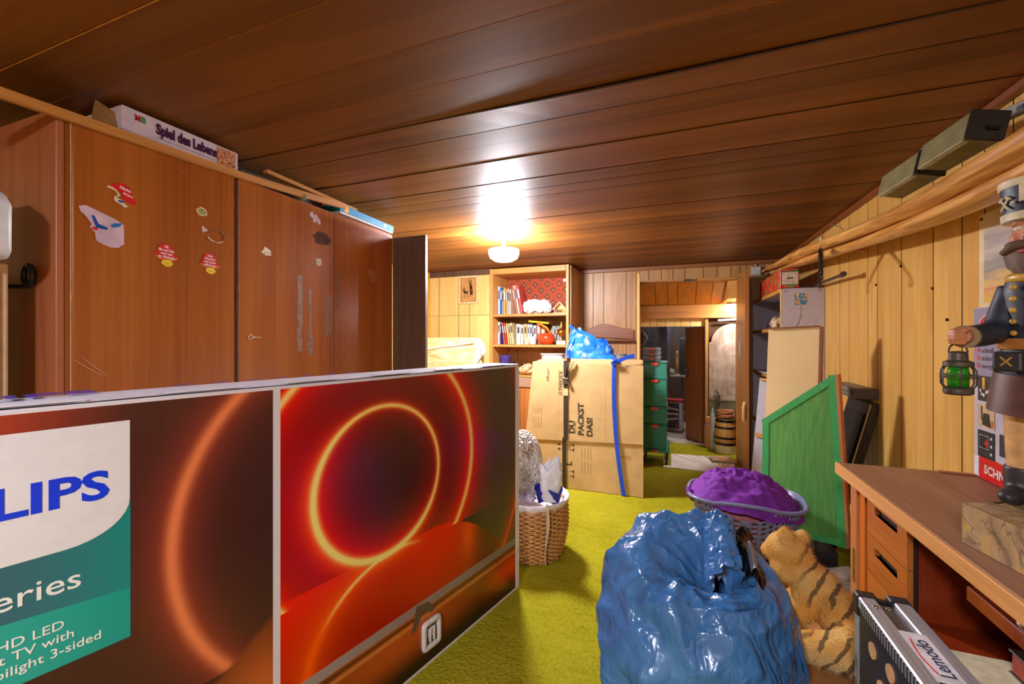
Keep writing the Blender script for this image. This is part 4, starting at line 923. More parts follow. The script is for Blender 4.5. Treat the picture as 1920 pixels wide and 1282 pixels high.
MB().grid(lambda u, v: Vector((-0.19 + 0.36 * u, -0.07 + 0.14 * v, 0.235 - 0.12 * u + 0.025 * math.sin(8 * u) * math.cos(5 * v) - 0.05 * math.sin(PI * v))), 24, 10).build('folded_mouth', BLB, bg, smooth=50)
MB().tube([(-0.235, -0.12, 0.0), (-0.215, -0.13, 0.08), (-0.20, -0.12, 0.16), (-0.16, -0.10, 0.225)], 0.010, 6, flat=0.4).build('carry_handle', plain((150, 180, 235), 0.4), bg, smooth=60)
gl = Mat('clear_glass', 0.05, 0, 0.5); gl.b.inputs['Transmission Weight'].default_value = 0.9; gl.color((226, 230, 226)); GLASS = gl.m
tag(MB().lathe([(0.03, 0), (0.034, 0.004), (0.05, 0.05), (0.062, 0.07), (0.058, 0.07), (0.045, 0.05), (0.028, 0.008), (1e-4, 0.007)], 18).build('glass_bowl', GLASS, loc=(-0.42, 3.80, 1.082), smooth=True), 'small fluted glass dish on the cartons at the right of the blue bag', 'bowl')
tag(MB().lathe([(0.035, 0), (0.035, 0.006), (0.007, 0.012), (0.006, 0.10), (0.03, 0.13), (0.034, 0.20), (0.031, 0.20), (0.026, 0.135), (1e-4, 0.125)], 18).build('glass_goblet', GLASS, loc=(-0.90, 4.34, 1.10), smooth=True), 'clear glass goblet behind the left end of the blue bag', 'glass')
tag(MB().box(-1.02, -0.78, 4.19, 4.5, 0, 1.10).build('brown_carton', CARDD, bevel=0.003), 'darker brown carton against the back wall behind the blue bag', 'box')
bo = thing('curved_wall_shelf', 'brown curved-topped wooden board fixed on the back wall above the blue bag', 'shelf', (-0.67, 4.998, 1.28))
MB().prism([(-0.29, 0.03), (0.255, -0.0), (0.255, 0.105), (0.20, 0.125), (0.12, 0.13), (0.05, 0.15), (-0.03, 0.178), (-0.11, 0.178), (-0.18, 0.155), (-0.25, 0.125), (-0.29, 0.10)], lambda a, b: (a, 0, b), (0, -0.025, 0)).build('board', wood('red_brown_board', (120, 66, 36), (150, 92, 56), 0, 0.4, 20, 0.8, 0.15, 0, 0), bo, bevel=0.004)
MB().box(-0.29, 0.262, -0.09, -0.026, -0.022, 0.0).build('ledge', W_TRIM, bo, bevel=0.004)
hg = MB().tube([(-1.02, 4.97, 1.48), (-1.02, 4.95, 1.47), (-1.02, 4.94, 1.42), (-1.02, 4.955, 1.38), (-1.02, 4.97, 1.39)], 0.006, 8).tube([(-1.02, 4.998, 1.46), (-1.02, 4.965, 1.46)], 0.015, 10)
tag(hg.build('wall_hook', plain((200, 196, 190), 0.25, 0.9), smooth=50), 'small chrome hook on the back wall right of the bookshelf', 'hook')

# ------------------------------------------------------------------ green crates on a dolly
GREEN = plain((52, 140, 112), 0.45, 0, 0.06); GREEND = plain((38, 116, 92), 0.45); ORN = plain((232, 84, 58), 0.4, 0, 0.05)
def crate(z, h, label):
    t = thing('green_crate', label, 'crate', (-0.178, 4.58, z), 0, 'green crates on the dolly')
    MB().box(-0.118, 0.118, 0, 0.33, 0.0, h - 0.018).build('body', GREEN, t, bevel=0.004)
    MB().box(-0.122, 0.122, -0.004, 0.334, h - 0.017, h - 0.001).build('lid', GREEND, t, bevel=0.003)
    MB().box(-0.036, 0.036, -0.016, -0.004, h - 0.040, h - 0.008).build('clip', ORN, t, bevel=0.004)
    return t
for z, h, l in ((0.155, 0.259, 'bottom green plastic crate of the stack, directly on the wheeled dolly'), (0.415, 0.178, 'second green plastic crate from the bottom, the shallow one'), (0.594, 0.282, 'third green plastic crate from the bottom, the deepest one'), (0.877, 0.172, 'topmost green plastic crate, under the three small grey organizers')):
    crate(z, h, l)
dl = thing('wheeled_dolly', 'green wheeled dolly carrying the stack of green crates', 'dolly', (-0.178, 4.58, 0))
MB().box(-0.135, 0.145, -0.02, 0.36, 0.122, 0.153).build('platform', GREEN, dl, bevel=0.006)
MB().box(-0.036, 0.036, -0.028, -0.02, 0.128, 0.15).build('clip', ORN, dl, bevel=0.003)
MB().box(0.126, 0.148, 0.08, 0.14, 0.1535, 0.24).build('corner_stop', plain((150, 180, 170), 0.4), dl, bevel=0.004)
for x_ in (-0.105, 0.115):
    for y_ in (0.02, 0.32):
        c_ = MB().tube([(x_ - 0.012, y_, 0.036), (x_ + 0.012, y_, 0.036)], 0.034, 18).build('castor', plain((40, 40, 42), 0.4), dl, smooth=40)
        MB().box(x_ - 0.020, x_ - 0.014, y_ - 0.014, y_ + 0.014, 0.03, 0.118).box(x_ + 0.014, x_ + 0.020, y_ - 0.014, y_ + 0.014, 0.03, 0.118).build('fork', plain((130, 130, 130), 0.3, 0.8), c_)
tag(MB().box(-0.33, -0.06, 4.66, 4.92, 0.0, 0.001).build('dolly_dust_patch', plain((120, 120, 40), 0.9)), 'dull dusty patch on the carpet under the green dolly', 'stain') if False else None
GREY = plain((96, 98, 100), 0.4, 0, 0.06)
for k, l in enumerate(('lowest', 'middle', 'topmost')):
    t = thing('small_organizer', l + ' of the three small grey organizers with orange clips on the green crates', 'organizer', (-0.205, 4.59, 1.0505 + 0.0475 * k), 0, 'grey organizers on the green crates')
    MB().box(-0.085, 0.085, 0, 0.20, 0, 0.037).build('tray', GREY, t, bevel=0.003)
    MB().box(-0.089, 0.089, -0.004, 0.204, 0.0375, 0.0455).build('lid', plain((190, 194, 196), 0.2), t, bevel=0.002)
    MB().box(-0.022, 0.022, -0.014, -0.004, 0.018, 0.043).build('clip', ORN, t, bevel=0.003)
# ------------------------------------------------------------------ mat, book, barrel and other things at the doorway
def ruglook():
    m = Mat('shell_mat', 0.9); x, y, z = m.xyz()
    a = ((x + 0.30) * (x + 0.30) + (y + 0.2) * (y + 0.2)).sqrt()
    ang = (y + 0.22).op('ARCTAN2', x - 0.2)
    w = ((ang * 34).sin() + (a * 30).sin() * 0.4)
    m.color(m.ramp(w * 0.25 + 0.5, [(0.2, (206, 186, 160)), (0.45, (236, 226, 214)), (0.9, (244, 236, 228))]))
    m.bump(w, 0.4, 0.006); return m.m
rg = MB().prism([(-0.09, 4.49), (0.55, 4.47), (0.60, 5.0), (0.59, 5.08), (-0.02, 5.03), (-0.02, 4.545), (-0.09, 4.54)], lambda a, b: (a - 0.25, b - 4.77, 0.0), (0, 0, 0.008))
tag(rg.build('cream_mat', ruglook(), loc=(0.25, 4.77, 0.001)), 'cream mat with a fan-shaped relief on the carpet in the doorway', 'mat')
bo2 = thing('catalogue', 'thick open catalogue with a pale cover lying on the cream mat', 'book', (0.46, 4.92, 0.010), math.radians(6))
MB().box(-0.09, 0.13, -0.10, 0.08, 0, 0.022).build('pages', plain((170, 140, 100), 0.7, 0, 0.3, 0, 90), bo2)
MB().box(-0.092, 0.132, -0.102, 0.082, 0.022, 0.026).build('cover', plain((206, 180, 140), 0.4, 0, 0.2, 0, 14), bo2)
MB().box(-0.03, 0.03, -0.05, 0.03, 0.026, 0.0265).build('picture', plain((226, 130, 80), 0.5), bo2)
br = thing('wooden_barrel', 'small wooden barrel with black hoops and a pale lower band beyond the doorway', 'barrel', (0.553, 5.34, 0))
bp = [(0.098, 0.0), (0.104, 0.08), (0.109, 0.17), (0.11, 0.22), (0.107, 0.30), (0.096, 0.385)]
stave = wood('barrel_stave', (176, 120, 50), (208, 156, 80), 2, 0.35, 20, 0.8, 0.2, 3, 0.06)
pale = plain((226, 206, 160), 0.6, 0, 0.1, 0, 30)
for k in range(16):
    a0, a1 = 2 * PI * (k + 0.03) / 16, 2 * PI * (k + 0.97) / 16
    mb = MB()
    for i in range(len(bp) - 1):
        (r0, z0), (r1, z1) = bp[i], bp[i + 1]
        P = []
        for z_, r_ in ((z0, r0), (z1, r1)):
            for rr_, aa in ((r_ - 0.012, a0), (r_, a0), (r_, a1), (r_ - 0.012, a1)): P.append((rr_ * math.cos(aa), rr_ * math.sin(aa), z_))
        mb.hexa(P)
    mb.build('stave', stave, br)
MB().lathe([(0.1035, 0.002), (0.1085, 0.09), (0.1035, 0.09)], 32).build('pale_band', pale, br, smooth=40)
for z0, z1, r_ in ((0.10, 0.122, 0.1115), (0.165, 0.188, 0.1145), (0.28, 0.303, 0.1125), (0.35, 0.38, 0.1045)):
    MB().lathe([(r_ - 0.004, z0), (r_, z0), (r_ - (0.003 if z0 > 0.2 else 0), z1), (r_ - 0.006, z1)], 32).build('hoop', plain((34, 30, 30), 0.3, 0.5), br, smooth=40)
MB().lathe([(0.088, 0.372), (1e-4, 0.372)], 32).build('barrel_head', stave, br)
rp = []
for k in range(260):
    t = k / 259; a = t * 2 * PI * 7; r_ = 0.085 + 0.012 * math.sin(a * 0.37 + 1) - 0.02 * t
    rp.append((r_ * math.cos(a), r_ * math.sin(a), 0.397 + 0.085 * t + 0.006 * math.sin(a * 1.7)))
tag(MB().tube(rp, 0.009, 6).build('rope_coil', plain((176, 110, 60), 0.8, 0, 0.2, 0.4, 80), loc=(0.553, 5.34, 0.0), smooth=True), 'coil of brown rope lying on top of the wooden barrel', 'rope')
tag(MB().box(-0.06, 0.06, -0.02, 0.02, 0, 0.30).prism([(-0.065, 0.30), (0.06, 0.30), (0.06, 0.355), (-0.05, 0.365), (-0.065, 0.35)], lambda a, b: (a, -0.024, b), (0, 0.048, 0)).build('orange_wood_block', wood('orange_block', (206, 130, 60), (232, 164, 92), 2, 0.5, 20, 0.8, 0.2, 0, 0), loc=(0.42, 5.52, 0), bevel=0.003), 'short orange wooden block standing left of the barrel', 'block')
def arched():
    m = Mat('silvered_board', 0.35, 0, 0.6); v = m.coord(); n = m.noise(v, 7, 6, 0.8); k = m.noise(m.coord('Object', (60, 1, 2)), 1, 2)
    m.color(m.ramp(n * 0.7 + k * 0.3, [(0.3, (128, 108, 88)), (0.55, (176, 158, 138)), (0.75, (214, 206, 200))])); m.bump(n, 0.3, 0.004); return m.m
ab = thing('arched_board', 'tall arch-topped board with blotchy silver paint leaning beyond the doorway', 'board', (0.56, 5.60, 0))
P = [(-0.155, 0.0), (0.13, 0.0), (0.13, 1.46)] + [(0.13 - 0.26 * math.sin(t) * 1.0 - 0.0, 1.25 + 0.22 * math.cos(t)) for t in [i * (PI / 2) / 10 for i in range(1, 11)]] + [(-0.155, 1.24)]
MB().prism(P, lambda a, b: (a, 0, b), (0, 0.018, 0)).build('board', arched(), ab)
MB().bar((-0.15, -0.004, 0.56), (0.13, -0.004, 0.56), 0.012, 0.02).build('batten', plain((150, 130, 100), 0.5), ab)
MB().box(-0.15, 0.13, -0.003, 0.0, 0.14, 0.55).build('green_base_paint', plain((112, 112, 78), 0.5, 0, 0.2, 0, 12), ab)
tag(MB().box(0.50, 0.72, 5.615, 5.645, 1.35, 1.50).build('white_sheet', plain((236, 226, 226), 0.5), bevel=0.004) if False else MB().tube([(0.5, 5.58, 1.505), (0.7, 5.58, 1.515)], 0.012, 8).build('white_tube', plain((240, 236, 234), 0.4), smooth=40), 'white tube across the top of the passage above the arched board', 'tube')
hs = []
for k in range(50):
    a = -0.5 * PI + PI * k / 49; hs.append((0.05 * math.cos(a), -0.02 + 0.006 * math.sin(9 * a), 0.55 + 0.12 * math.sin(a)))
tag(MB().tube(hs, 0.007, 6).tube([(p[0] * 0.85, p[1] - 0.015, p[2] - 0.005) for p in hs], 0.007, 6).build('dark_cable', plain((70, 74, 78), 0.4), loc=(0.47, 5.602, 0), smooth=True), 'looped dark grey cable hanging in front of the arched board', 'cable')
tag(MB().lathe([(0.035, 0), (0.04, 0.02), (0.04, 0.1), (0.014, 0.13), (0.014, 0.15), (1e-4, 0.152)], 16).build('blue_bottle', plain((40, 110, 200), 0.3), loc=(0.495, 5.40, 0.31), smooth=50) if False else bag_shape(0.045, 0.03, 0.05, 0.012, 3, 5).build('blue_cloth', plain((44, 110, 196), 0.6), loc=(0.50, 5.45, 0.366), smooth=True) if False else MB().lathe([(0.03, 0), (0.034, 0.02), (0.034, 0.36), (0.012, 0.40), (0.012, 0.42), (1e-4, 0.422)], 16).build('blue_bottle', plain((44, 110, 196), 0.3), loc=(0.51, 5.525, 0), smooth=50), 'tall blue bottle between the wooden block and the barrel', 'bottle')
tag(MB().lathe([(0.022, 0), (0.024, 0.02), (0.024, 0.40), (0.01, 0.45), (0.01, 0.48), (1e-4, 0.482)], 16).build('clear_bottle', plain((200, 206, 206), 0.15), loc=(0.43, 5.455, 0), smooth=50), 'tall pale bottle left of the blue one, behind the wooden block', 'bottle')
# things glimpsed in the dark store room
tag(MB().box(-0.70, -0.07, 6.95, 7.0, 0.004, 1.7).build('grey_curtain', plain((120, 112, 118), 0.5, 0, 0.2, 0.3, 14), bevel=0.01), 'grey hanging sheet at the left of the dark store room', 'curtain')
tag(MB().box(-0.075, -0.045, 6.90, 6.94, 0.004, 1.7).build('lilac_post', plain((150, 124, 168), 0.4)), 'thin lilac post at the edge of the grey hanging sheet', 'post')
ss = thing('store_shelf', 'dark shelf across the store room with a pale edge', 'shelf', (0.08, 6.99, 0))
MB().box(-0.16, 0.30, 0, 0.3, 0.70, 0.725).build('board', plain((190, 176, 166), 0.5), ss)
MB().box(0.04, 0.07, 0.02, 0.05, 0.004, 0.70).build('leg', DARKROOM, ss); MB().box(0.24, 0.27, 0.02, 0.05, 0.004, 0.70).build('leg', DARKROOM, ss)
pb = thing('appliance_carton', 'white and dark printed carton with a red top edge on the store room floor', 'box', (0.02, 6.35, 0.004), math.radians(-8))
MB().box(-0.16, 0.10, 0, 0.2, 0, 0.42).build('body', plain((224, 206, 214), 0.4), pb, bevel=0.002)
MB().box(-0.16, 0.06, -0.001, 0, 0.03, 0.385).build('printed_face', plain((82, 78, 100), 0.35, 0, 0.4, 0, 6), pb)
for q in range(3): MB().prism([(-0.15, 0.12 + 0.09 * q), (0.05, 0.16 + 0.06 * q), (0.05, 0.18 + 0.06 * q), (-0.15, 0.16 + 0.09 * q)], lambda a, b: (a, -0.0018, b), (0, 0.0008, 0)).build('white_streak', plain((232, 226, 236), 0.4), pb)
MB().tube([(0.03, -0.002, 0.07), (0.03, 0.0, 0.07)], 0.022, 16).build('red_badge', plain((206, 50, 60), 0.4), pb)
MB().box(-0.162, 0.102, -0.003, 0.2, 0.395, 0.425).build('red_lid_edge', plain((196, 40, 44), 0.4), pb)
tag(MB().lathe([(0.06, 0), (0.07, 0.02), (0.05, 0.08), (1e-4, 0.1)], 14).build('olive_cloth_bundle', plain((120, 120, 80), 0.8), loc=(-0.03, 7.1, 0.725), smooth=True), 'olive green bundle on the store room shelf', 'bundle')
tag(MB().lathe([(0.02, 0), (0.03, 0.1), (0.024, 0.24), (0.012, 0.32), (0.02, 0.36), (1e-4, 0.38)], 12).build('wooden_figure', plain((170, 120, 70), 0.6), loc=(0.06, 7.08, 0.725), smooth=True), 'slim pale wooden figure on the store room shelf', 'ornament')
tag(MB().box(0.10, 0.26, 7.02, 7.2, 0.725, 1.30).build('dark_case', plain((44, 38, 36), 0.5), bevel=0.01), 'tall dark case on the right of the store room shelf', 'case')
tag(MB().tube([(-0.38, 5.648, 1.38), (-0.34, 5.64, 1.36), (-0.31, 5.64, 1.30), (-0.34, 5.64, 1.24), (-0.38, 5.648, 1.2)], 0.010, 8).build('grey_hose', plain((110, 108, 110), 0.4), smooth=True), 'loop of grey hose at the left of the inner doorway', 'hose')
# ------------------------------------------------------------------ shelf unit along the right wall
GL = plain((186, 176, 186), 0.5, 0, 0.05)
su = thing('shelf_unit', 'open shelf unit with grey end panel in the right back corner', 'shelf', (1.048, 3.745, 0))
MB().box(-0.275, 0, 0, 0.02, 0, 1.66).build('end_panel', GL, su, bevel=0.002)
MB().box(-0.281, -0.275, 0, 0.02, 0, 1.66).build('edge_strip', plain((224, 190, 120), 0.5), su)
MB().box(-0.006, 0, 0.02, 1.235, 0, 1.66).build('back_panel', GL, su)
MB().box(-0.275, 0, 1.215, 1.235, 0, 1.66).build('far_panel', GL, su)
for z in (1.655, 1.355, 0.96, 0.48, 0.06):
    s_ = MB().box(-0.265, -0.006, 0.02, 1.215, z - 0.014, z + 0.014).build('shelf', GL, su)
    MB().box(-0.281, -0.266, 0.02, 1.215, z - 0.015, z + 0.015).build('shelf_edge', W_PINE, s_, bevel=0.002)
MB().box(-0.19, -0.11, -0.0012, 0, 1.54, 1.625).build('square_sticker', (lambda m: (m.color(m.ramp(m.noise(m.coord(), 34, 3, 1.0), [(0.38, (30, 120, 170)), (0.5, (40, 150, 180)), (0.56, (216, 120, 60)), (0.66, (236, 200, 130))])), m.m)[1])(Mat('sticker_print', 0.4)), su)
MB().tube([(-0.150, -0.001, 1.535), (-0.152, -0.001, 1.46), (-0.168, -0.001, 1.40), (-0.195, -0.001, 1.36)], 0.0012, 5).build('scratch_line', plain((120, 104, 110), 0.6), su)
for xx in (-0.03, -0.25): MB().tube([(xx, -0.003, 1.645), (xx, 0, 1.645)], 0.005, 8).build('screw', plain((120, 100, 80), 0.4, 0.6), su)
def giftlook():
    m = Mat('red_wrapping', 0.4); v = m.coord(); x, y, z = m.xyz()
    n = m.voro(v, 26); k = m.noise(v, 22, 2)
    m.color(m.mix(k.gt(0.55), m.ramp(n, [(0.15, (236, 120, 90)), (0.4, (214, 40, 36)), (0.7, (190, 24, 30))]), (116, 130, 50))); return m.m
gx = thing('red_patterned_box', 'long box in red and green patterned paper on top of the shelf unit', 'box', (0.768, 3.77, 1.672))
MB().box(0, 0.125, 0, 0.82, 0, 0.145).build('body', giftlook(), gx, bevel=0.003)
MB().box(0.012, 0.118, -0.0015, 0, 0.028, 0.122).build('white_label', plain((206, 190, 170), 0.5), gx)
MB().box(0.008, 0.122, -0.001, 0, 0.118, 0.132).box(0.008, 0.122, -0.001, 0, 0.022, 0.03).box(0.006, 0.012, -0.001, 0, 0.022, 0.132).build('green_border', plain((40, 110, 60), 0.5), gx)
MB().box(0.045, 0.085, -0.0022, -0.0015, 0.068, 0.082).build('label_print', plain((110, 90, 80), 0.5), gx)
wb_ = thing('small_wire_tray', 'small dark wire tray on the second board of the shelf unit', 'tray', (0.90, 4.55, 1.371))
for z in (0.004, 0.05): MB().tube([(-0.06, -0.08, z), (0.06, -0.08, z), (0.06, 0.08, z), (-0.06, 0.08, z)], 0.004, 6, closed=True).build('frame', plain((80, 64, 50), 0.4, 0.6), wb_)
for xx, yy in ((-0.06, -0.08), (0.06, -0.08), (0.06, 0.08), (-0.06, 0.08)): MB().tube([(xx, yy, 0.004), (xx, yy, 0.05)], 0.003, 6).build('post', plain((80, 64, 50), 0.4, 0.6), wb_)
tag(bag_shape(0.05, 0.09, 0.045, 0.03, 3.0, 9.0, 48, 24).build('crumpled_bag', plain((206, 176, 140), 0.35, 0, 0.3, 0.3, 20), loc=(0.795, 3.95, 1.372), smooth=50), 'crumpled beige paper bag on the near end of the second board of the shelf unit', 'bag')
pp = tag(MB().grid(lambda u, v: (-0.11 + 0.16 * v, -0.2 + 0.36 * u, 0.004 + 0.012 * math.sin(5 * u) * v + 0.01), 10, 6).build('paper_sheet', plain((232, 220, 196), 0.6), loc=(0.83, 4.25, 0.976), smooth=True), 'pale loose papers sticking out over the third board of the shelf unit', 'paper')
tag(MB().box(0.84, 1.0, 4.3, 4.5, 0.994, 1.03).build('flat_carton', plain((170, 116, 80), 0.6), bevel=0.004), 'flat reddish carton on top of the papers on the third board', 'box')
tag(bag_shape(0.09, 0.1, 0.06, 0.03, 3, 21, 40, 20).build('dark_bundle', plain((92, 78, 70), 0.7, 0, 0.3, 0.3, 20), loc=(0.88, 4.5, 0.075), smooth=50), 'dark bundle on the lowest board of the shelf unit', 'bundle')
fr = thing('leaning_wood_frame', 'narrow pine frame with a grey panel leaning left of the beige board', 'frame', (0, 0, 0))
q0 = [(0.60, 4.02, 0.02), (0.70, 3.98, 0.02), (0.755, 4.02, 0.94), (0.68, 4.06, 0.95)]
A_, B_, C_, D_ = [Vector(p) for p in q0]
MB().slab([A_, B_, C_, D_], 0.012).build('grey_panel', GL, fr)
MB().bar(B_ + Vector((0, -0.016, 0)), C_ + Vector((0, -0.016, 0)), 0.018, 0.024).build('side_rail', W_PINEZ, fr, bevel=0.002)
MB().bar(D_ + Vector((0, -0.016, 0)), C_ + Vector((0, -0.016, 0)), 0.018, 0.018).build('top_rail', W_PINEX, fr, bevel=0.002)
MB().bar((A_ + D_) / 2 + Vector((0, -0.016, 0)), (B_ + C_) / 2 + Vector((0, -0.016, 0)), 0.018, 0.03).build('cross_rail', W_PINEX, fr, bevel=0.002)
for t_ in (0.15, 0.4, 0.75):
    c_ = B_.lerp(C_, t_); MB().tube([c_ + Vector((0, -0.03, 0)), c_ + Vector((0, -0.026, 0))], 0.009, 8).build('knot', plain((120, 70, 30), 0.6), fr)
# dark rod lying on the shelf unit
tag(MB().tube([(1.0, 3.9, 1.684), (0.975, 3.4, 1.677), (0.95, 3.07, 1.668)], 0.010, 8).tube([(0.955, 3.10, 1.668), (0.945, 3.04, 1.668)], 0.016, 10).build('dark_rod', plain((60, 40, 26), 0.4), smooth=50), 'dark wooden rod with a knob lying on the shelf unit and pointing at the hanger', 'rod')
# beige board, green screen, dark leaning cases
bz = thing('beige_board', 'large pale beige plywood board with a brown edge leaning against the shelf unit', 'board', (0, 0, 0))
BEI = plain((234, 206, 150), 0.55, 0, 0.04, 0, 3)
TL, TR = Vector((0.547, 2.985, 1.339)), Vector((0.783, 2.885, 1.352))
BLc, BRc = Vector((0.495, 2.94, 0.0)), Vector((0.735, 2.84, 0.0))
MB().slab([BLc, BRc, TR, TL], 0.018).build('panel', BEI, bz)
ed = wood('brown_edge', (120, 66, 34), (158, 98, 58), 2, 0.5, 20, 0.8, 0.2, 0, 0)
off = (TR - TL).normalized()
MB().bar(BRc + off * 0.012 + Vector((0, 0, 0.003)), TR + off * 0.010, 0.018, 0.028, (-0.4, -0.9, 0)).build('edge_strip', ed, bz, bevel=0.002)
MB().bar(TL + Vector((0, 0, 0.006)), TR + Vector((0, 0, 0.004)), 0.028, 0.008).build('top_strip', ed, bz, bevel=0.002)
gs = thing('green_screen', 'slanted wooden frame covered in translucent green fabric, standing left of the desk', 'screen', (0, 0, 0))
gBL, gBR, gTR, gTL = Vector((0.485, 2.812, 0.190)), Vector((0.824, 2.607, 0.226)), Vector((0.796, 2.67, 1.098)), Vector((0.498, 2.857, 0.804))
gn = (gBR - gBL).cross(gTL - gBL).normalized()
if gn.y > 0: gn = -gn
def fabric():
    m = Mat('green_fabric', 0.6, 0, 0.3); v = m.coord('Object', (40, 40, 3)); n = m.noise(v, 2, 4)
    f = m.noise(m.coord('Object', (1, 1, 1)), 2.2, 3)
    m.color(m.mix(f.step(0.4, 0.7) * 0.3, m.ramp(n, [(0.3, (92, 164, 84)), (0.7, (120, 190, 104))]), (120, 190, 100)))
    nt = m.nt; tr_ = nt.nodes.new('ShaderNodeBsdfTranslucent'); nt.links.new(m.b.inputs['Base Color'].links[0].from_socket, tr_.inputs[0])
    mx = nt.nodes.new('ShaderNodeMixShader'); mx.inputs[0].default_value = 0.45
    nt.links.new(m.b.outputs[0], mx.inputs[1]); nt.links.new(tr_.outputs[0], mx.inputs[2]); nt.links.new(mx.outputs[0], nt.nodes['Material Output'].inputs[0])
    return m.m
FAB = fabric()
MB().add([gBL + gn * 0.002, gBR + gn * 0.002, gTR + gn * 0.002, gTL + gn * 0.002], [(0, 1, 2, 3)]).build('fabric', FAB, gs)
GB = plain((60, 160, 84), 0.55, 0, 0.08, 0.1, 60)
for (a, b, n_) in ((gTL, gTR, 'frame_rail'), (gBL, gBR, 'frame_rail'), (gBL, gTL, 'frame_stile'), (gBR, gTR, 'frame_stile')):
    c_ = (gBL + gBR + gTL + gTR) / 4
    inn = (c_ - (a + b) / 2).normalized() * 0.016
    MB().bar(a + inn + gn * 0.006, b + inn + gn * 0.006, 0.034 if n_ == 'frame_rail' else 0.004, 0.004 if n_ == 'frame_rail' else 0.034, gn if n_ == 'frame_rail' else gn.cross(b - a)).build('shaded_hem', GB, gs)  # darker green paints in the frame's shade along the backlit fabric border
    MB().bar(a + inn - gn * 0.018, b + inn - gn * 0.018, 0.03, 0.03, gn).build(n_, W_PINE, gs)
rt = (gBR - gBL).normalized()
MB().bar(gBR + rt * 0.006 - gn * 0.014, gTR + rt * 0.006 - gn * 0.014, 0.012, 0.05, rt.cross(gTR - gBR)).build('bare_edge', wood('screen_edge', (176, 100, 56), (206, 134, 86), 2, 0.5, 20, 0.8, 0.2, 0, 0), gs)
for t_ in (0.04, 0.5, 0.97):
    c_ = gBR.lerp(gTR, t_) + rt * 0.013 - gn * 0.014; MB().tube([c_, c_ + rt * 0.002], 0.004, 8).build('nail', plain((70, 50, 40), 0.4), gs)
# dark slab leaning on the wall behind the screen
dkb = plain((34, 26, 22), 0.35, 0, 0.2)
ds = thing('dark_leaning_case', 'flat dark case leaning against the right wall behind the green screen', 'case', (0, 0, 0))
Mrot = Matrix.Rotation(math.radians(14), 3, 'Y')
MB().obox((0.925, 3.03, 0.47), (0.045, 0.33, 0.94), Mrot).build('case', dkb, ds, bevel=0.004)
MB().obox((0.90, 2.862, 0.475), (0.004, 0.006, 0.92), Mrot).build('bright_edge', plain((190, 150, 90), 0.4), ds)
MB().obox((0.895, 3.03, 0.475), (0.004, 0.26, 0.80), Mrot).build('recess', plain((18, 14, 14), 0.5), ds)
rd = thing('grey_radio', 'long grey radio with dials lying on top of the dark leaning case', 'radio', (0.995, 3.06, 0.962))
MB().box(-0.05, 0.05, -0.19, 0.24, -0.012, 0.046).build('body', plain((96, 88, 80), 0.4, 0.2), rd, bevel=0.003)
MB().box(-0.052, -0.05, -0.18, 0.22, -0.006, 0.040).build('front_panel', plain((150, 140, 128), 0.35, 0.4), rd)
MB().box(-0.054, -0.052, -0.175, -0.125, 0.0, 0.035).build('display', plain((40, 34, 30), 0.3), rd)
for k in range(5): MB().box(-0.0535, -0.052, -0.10 + 0.06 * k, -0.06 + 0.06 * k, 0.018, 0.022).build('slot', plain((50, 44, 40), 0.4), rd)
MB().box(-0.051, 0.051, -0.192, -0.19, -0.01, 0.044).build('end_plate', plain((66, 56, 50), 0.4), rd)

# ------------------------------------------------------------------ desk
TEAK = wood('desk_top_veneer', (126, 82, 56), (166, 120, 88), 1, 0.5, 9, 0.6, 0.2, 0, 0)
DKF = wood('desk_drawer_wood', (168, 88, 26), (204, 122, 46), 1, 0.4, 12, 0.6, 0.2, 0, 0)
MAHO = wood('desk_mahogany', (112, 32, 8), (150, 56, 18), 2, 0.3, 9, 0.5, 0.15, 0, 0)
DKL = wood('desk_leg_wood', (176, 104, 52), (206, 140, 84), 2, 0.45, 14, 0.6, 0.2, 0, 0)
dkx = thing('desk', 'wooden desk with pale front edge and a drawer pedestal along the right wall', 'desk', (0.585, 0.30, 0))
L_ = 1.675
MB().box(0.012, 0.462, 0, L_, 0.766, 0.805).build('desk_top', TEAK, dkx, bevel=0.002)
MB().box(0, 0.012, -0.001, L_ + 0.001, 0.765, 0.806).build('front_edge', wood('desk_edge', (206, 138, 74), (234, 172, 108), 1, 0.45, 30, 0.8, 0.15, 0, 0), dkx, bevel=0.002)
MB().box(0.030, 0.07, L_ - 0.115, L_ - 0.06, 0, 0.766).build('leg', DKL, dkx, bevel=0.003)
MB().box(0.039, 0.07, L_ - 0.16, L_ - 0.117, 0, 0.766).build('stile', wood('desk_stile', (190, 96, 22), (216, 122, 40), 2, 0.4, 14, 0.6, 0.2, 0, 0), dkx)
MB().box(0.0285, 0.032, L_ - 0.105, L_ - 0.085, 0.40, 0.52).build('brass_plate', plain((170, 130, 50), 0.35, 0.6), dkx)
MB().box(0.06, 0.45, 1.218, 1.232, 0, 0.766).build('pedestal_side', MAHO, dkx)
MB().box(0.06, 0.45, L_ - 0.13, L_ - 0.116, 0, 0.766).build('pedestal_side', MAHO, dkx)
MB().box(0.436, 0.45, 0.02, L_ - 0.02, 0.05, 0.766).build('back_panel', MAHO, dkx)
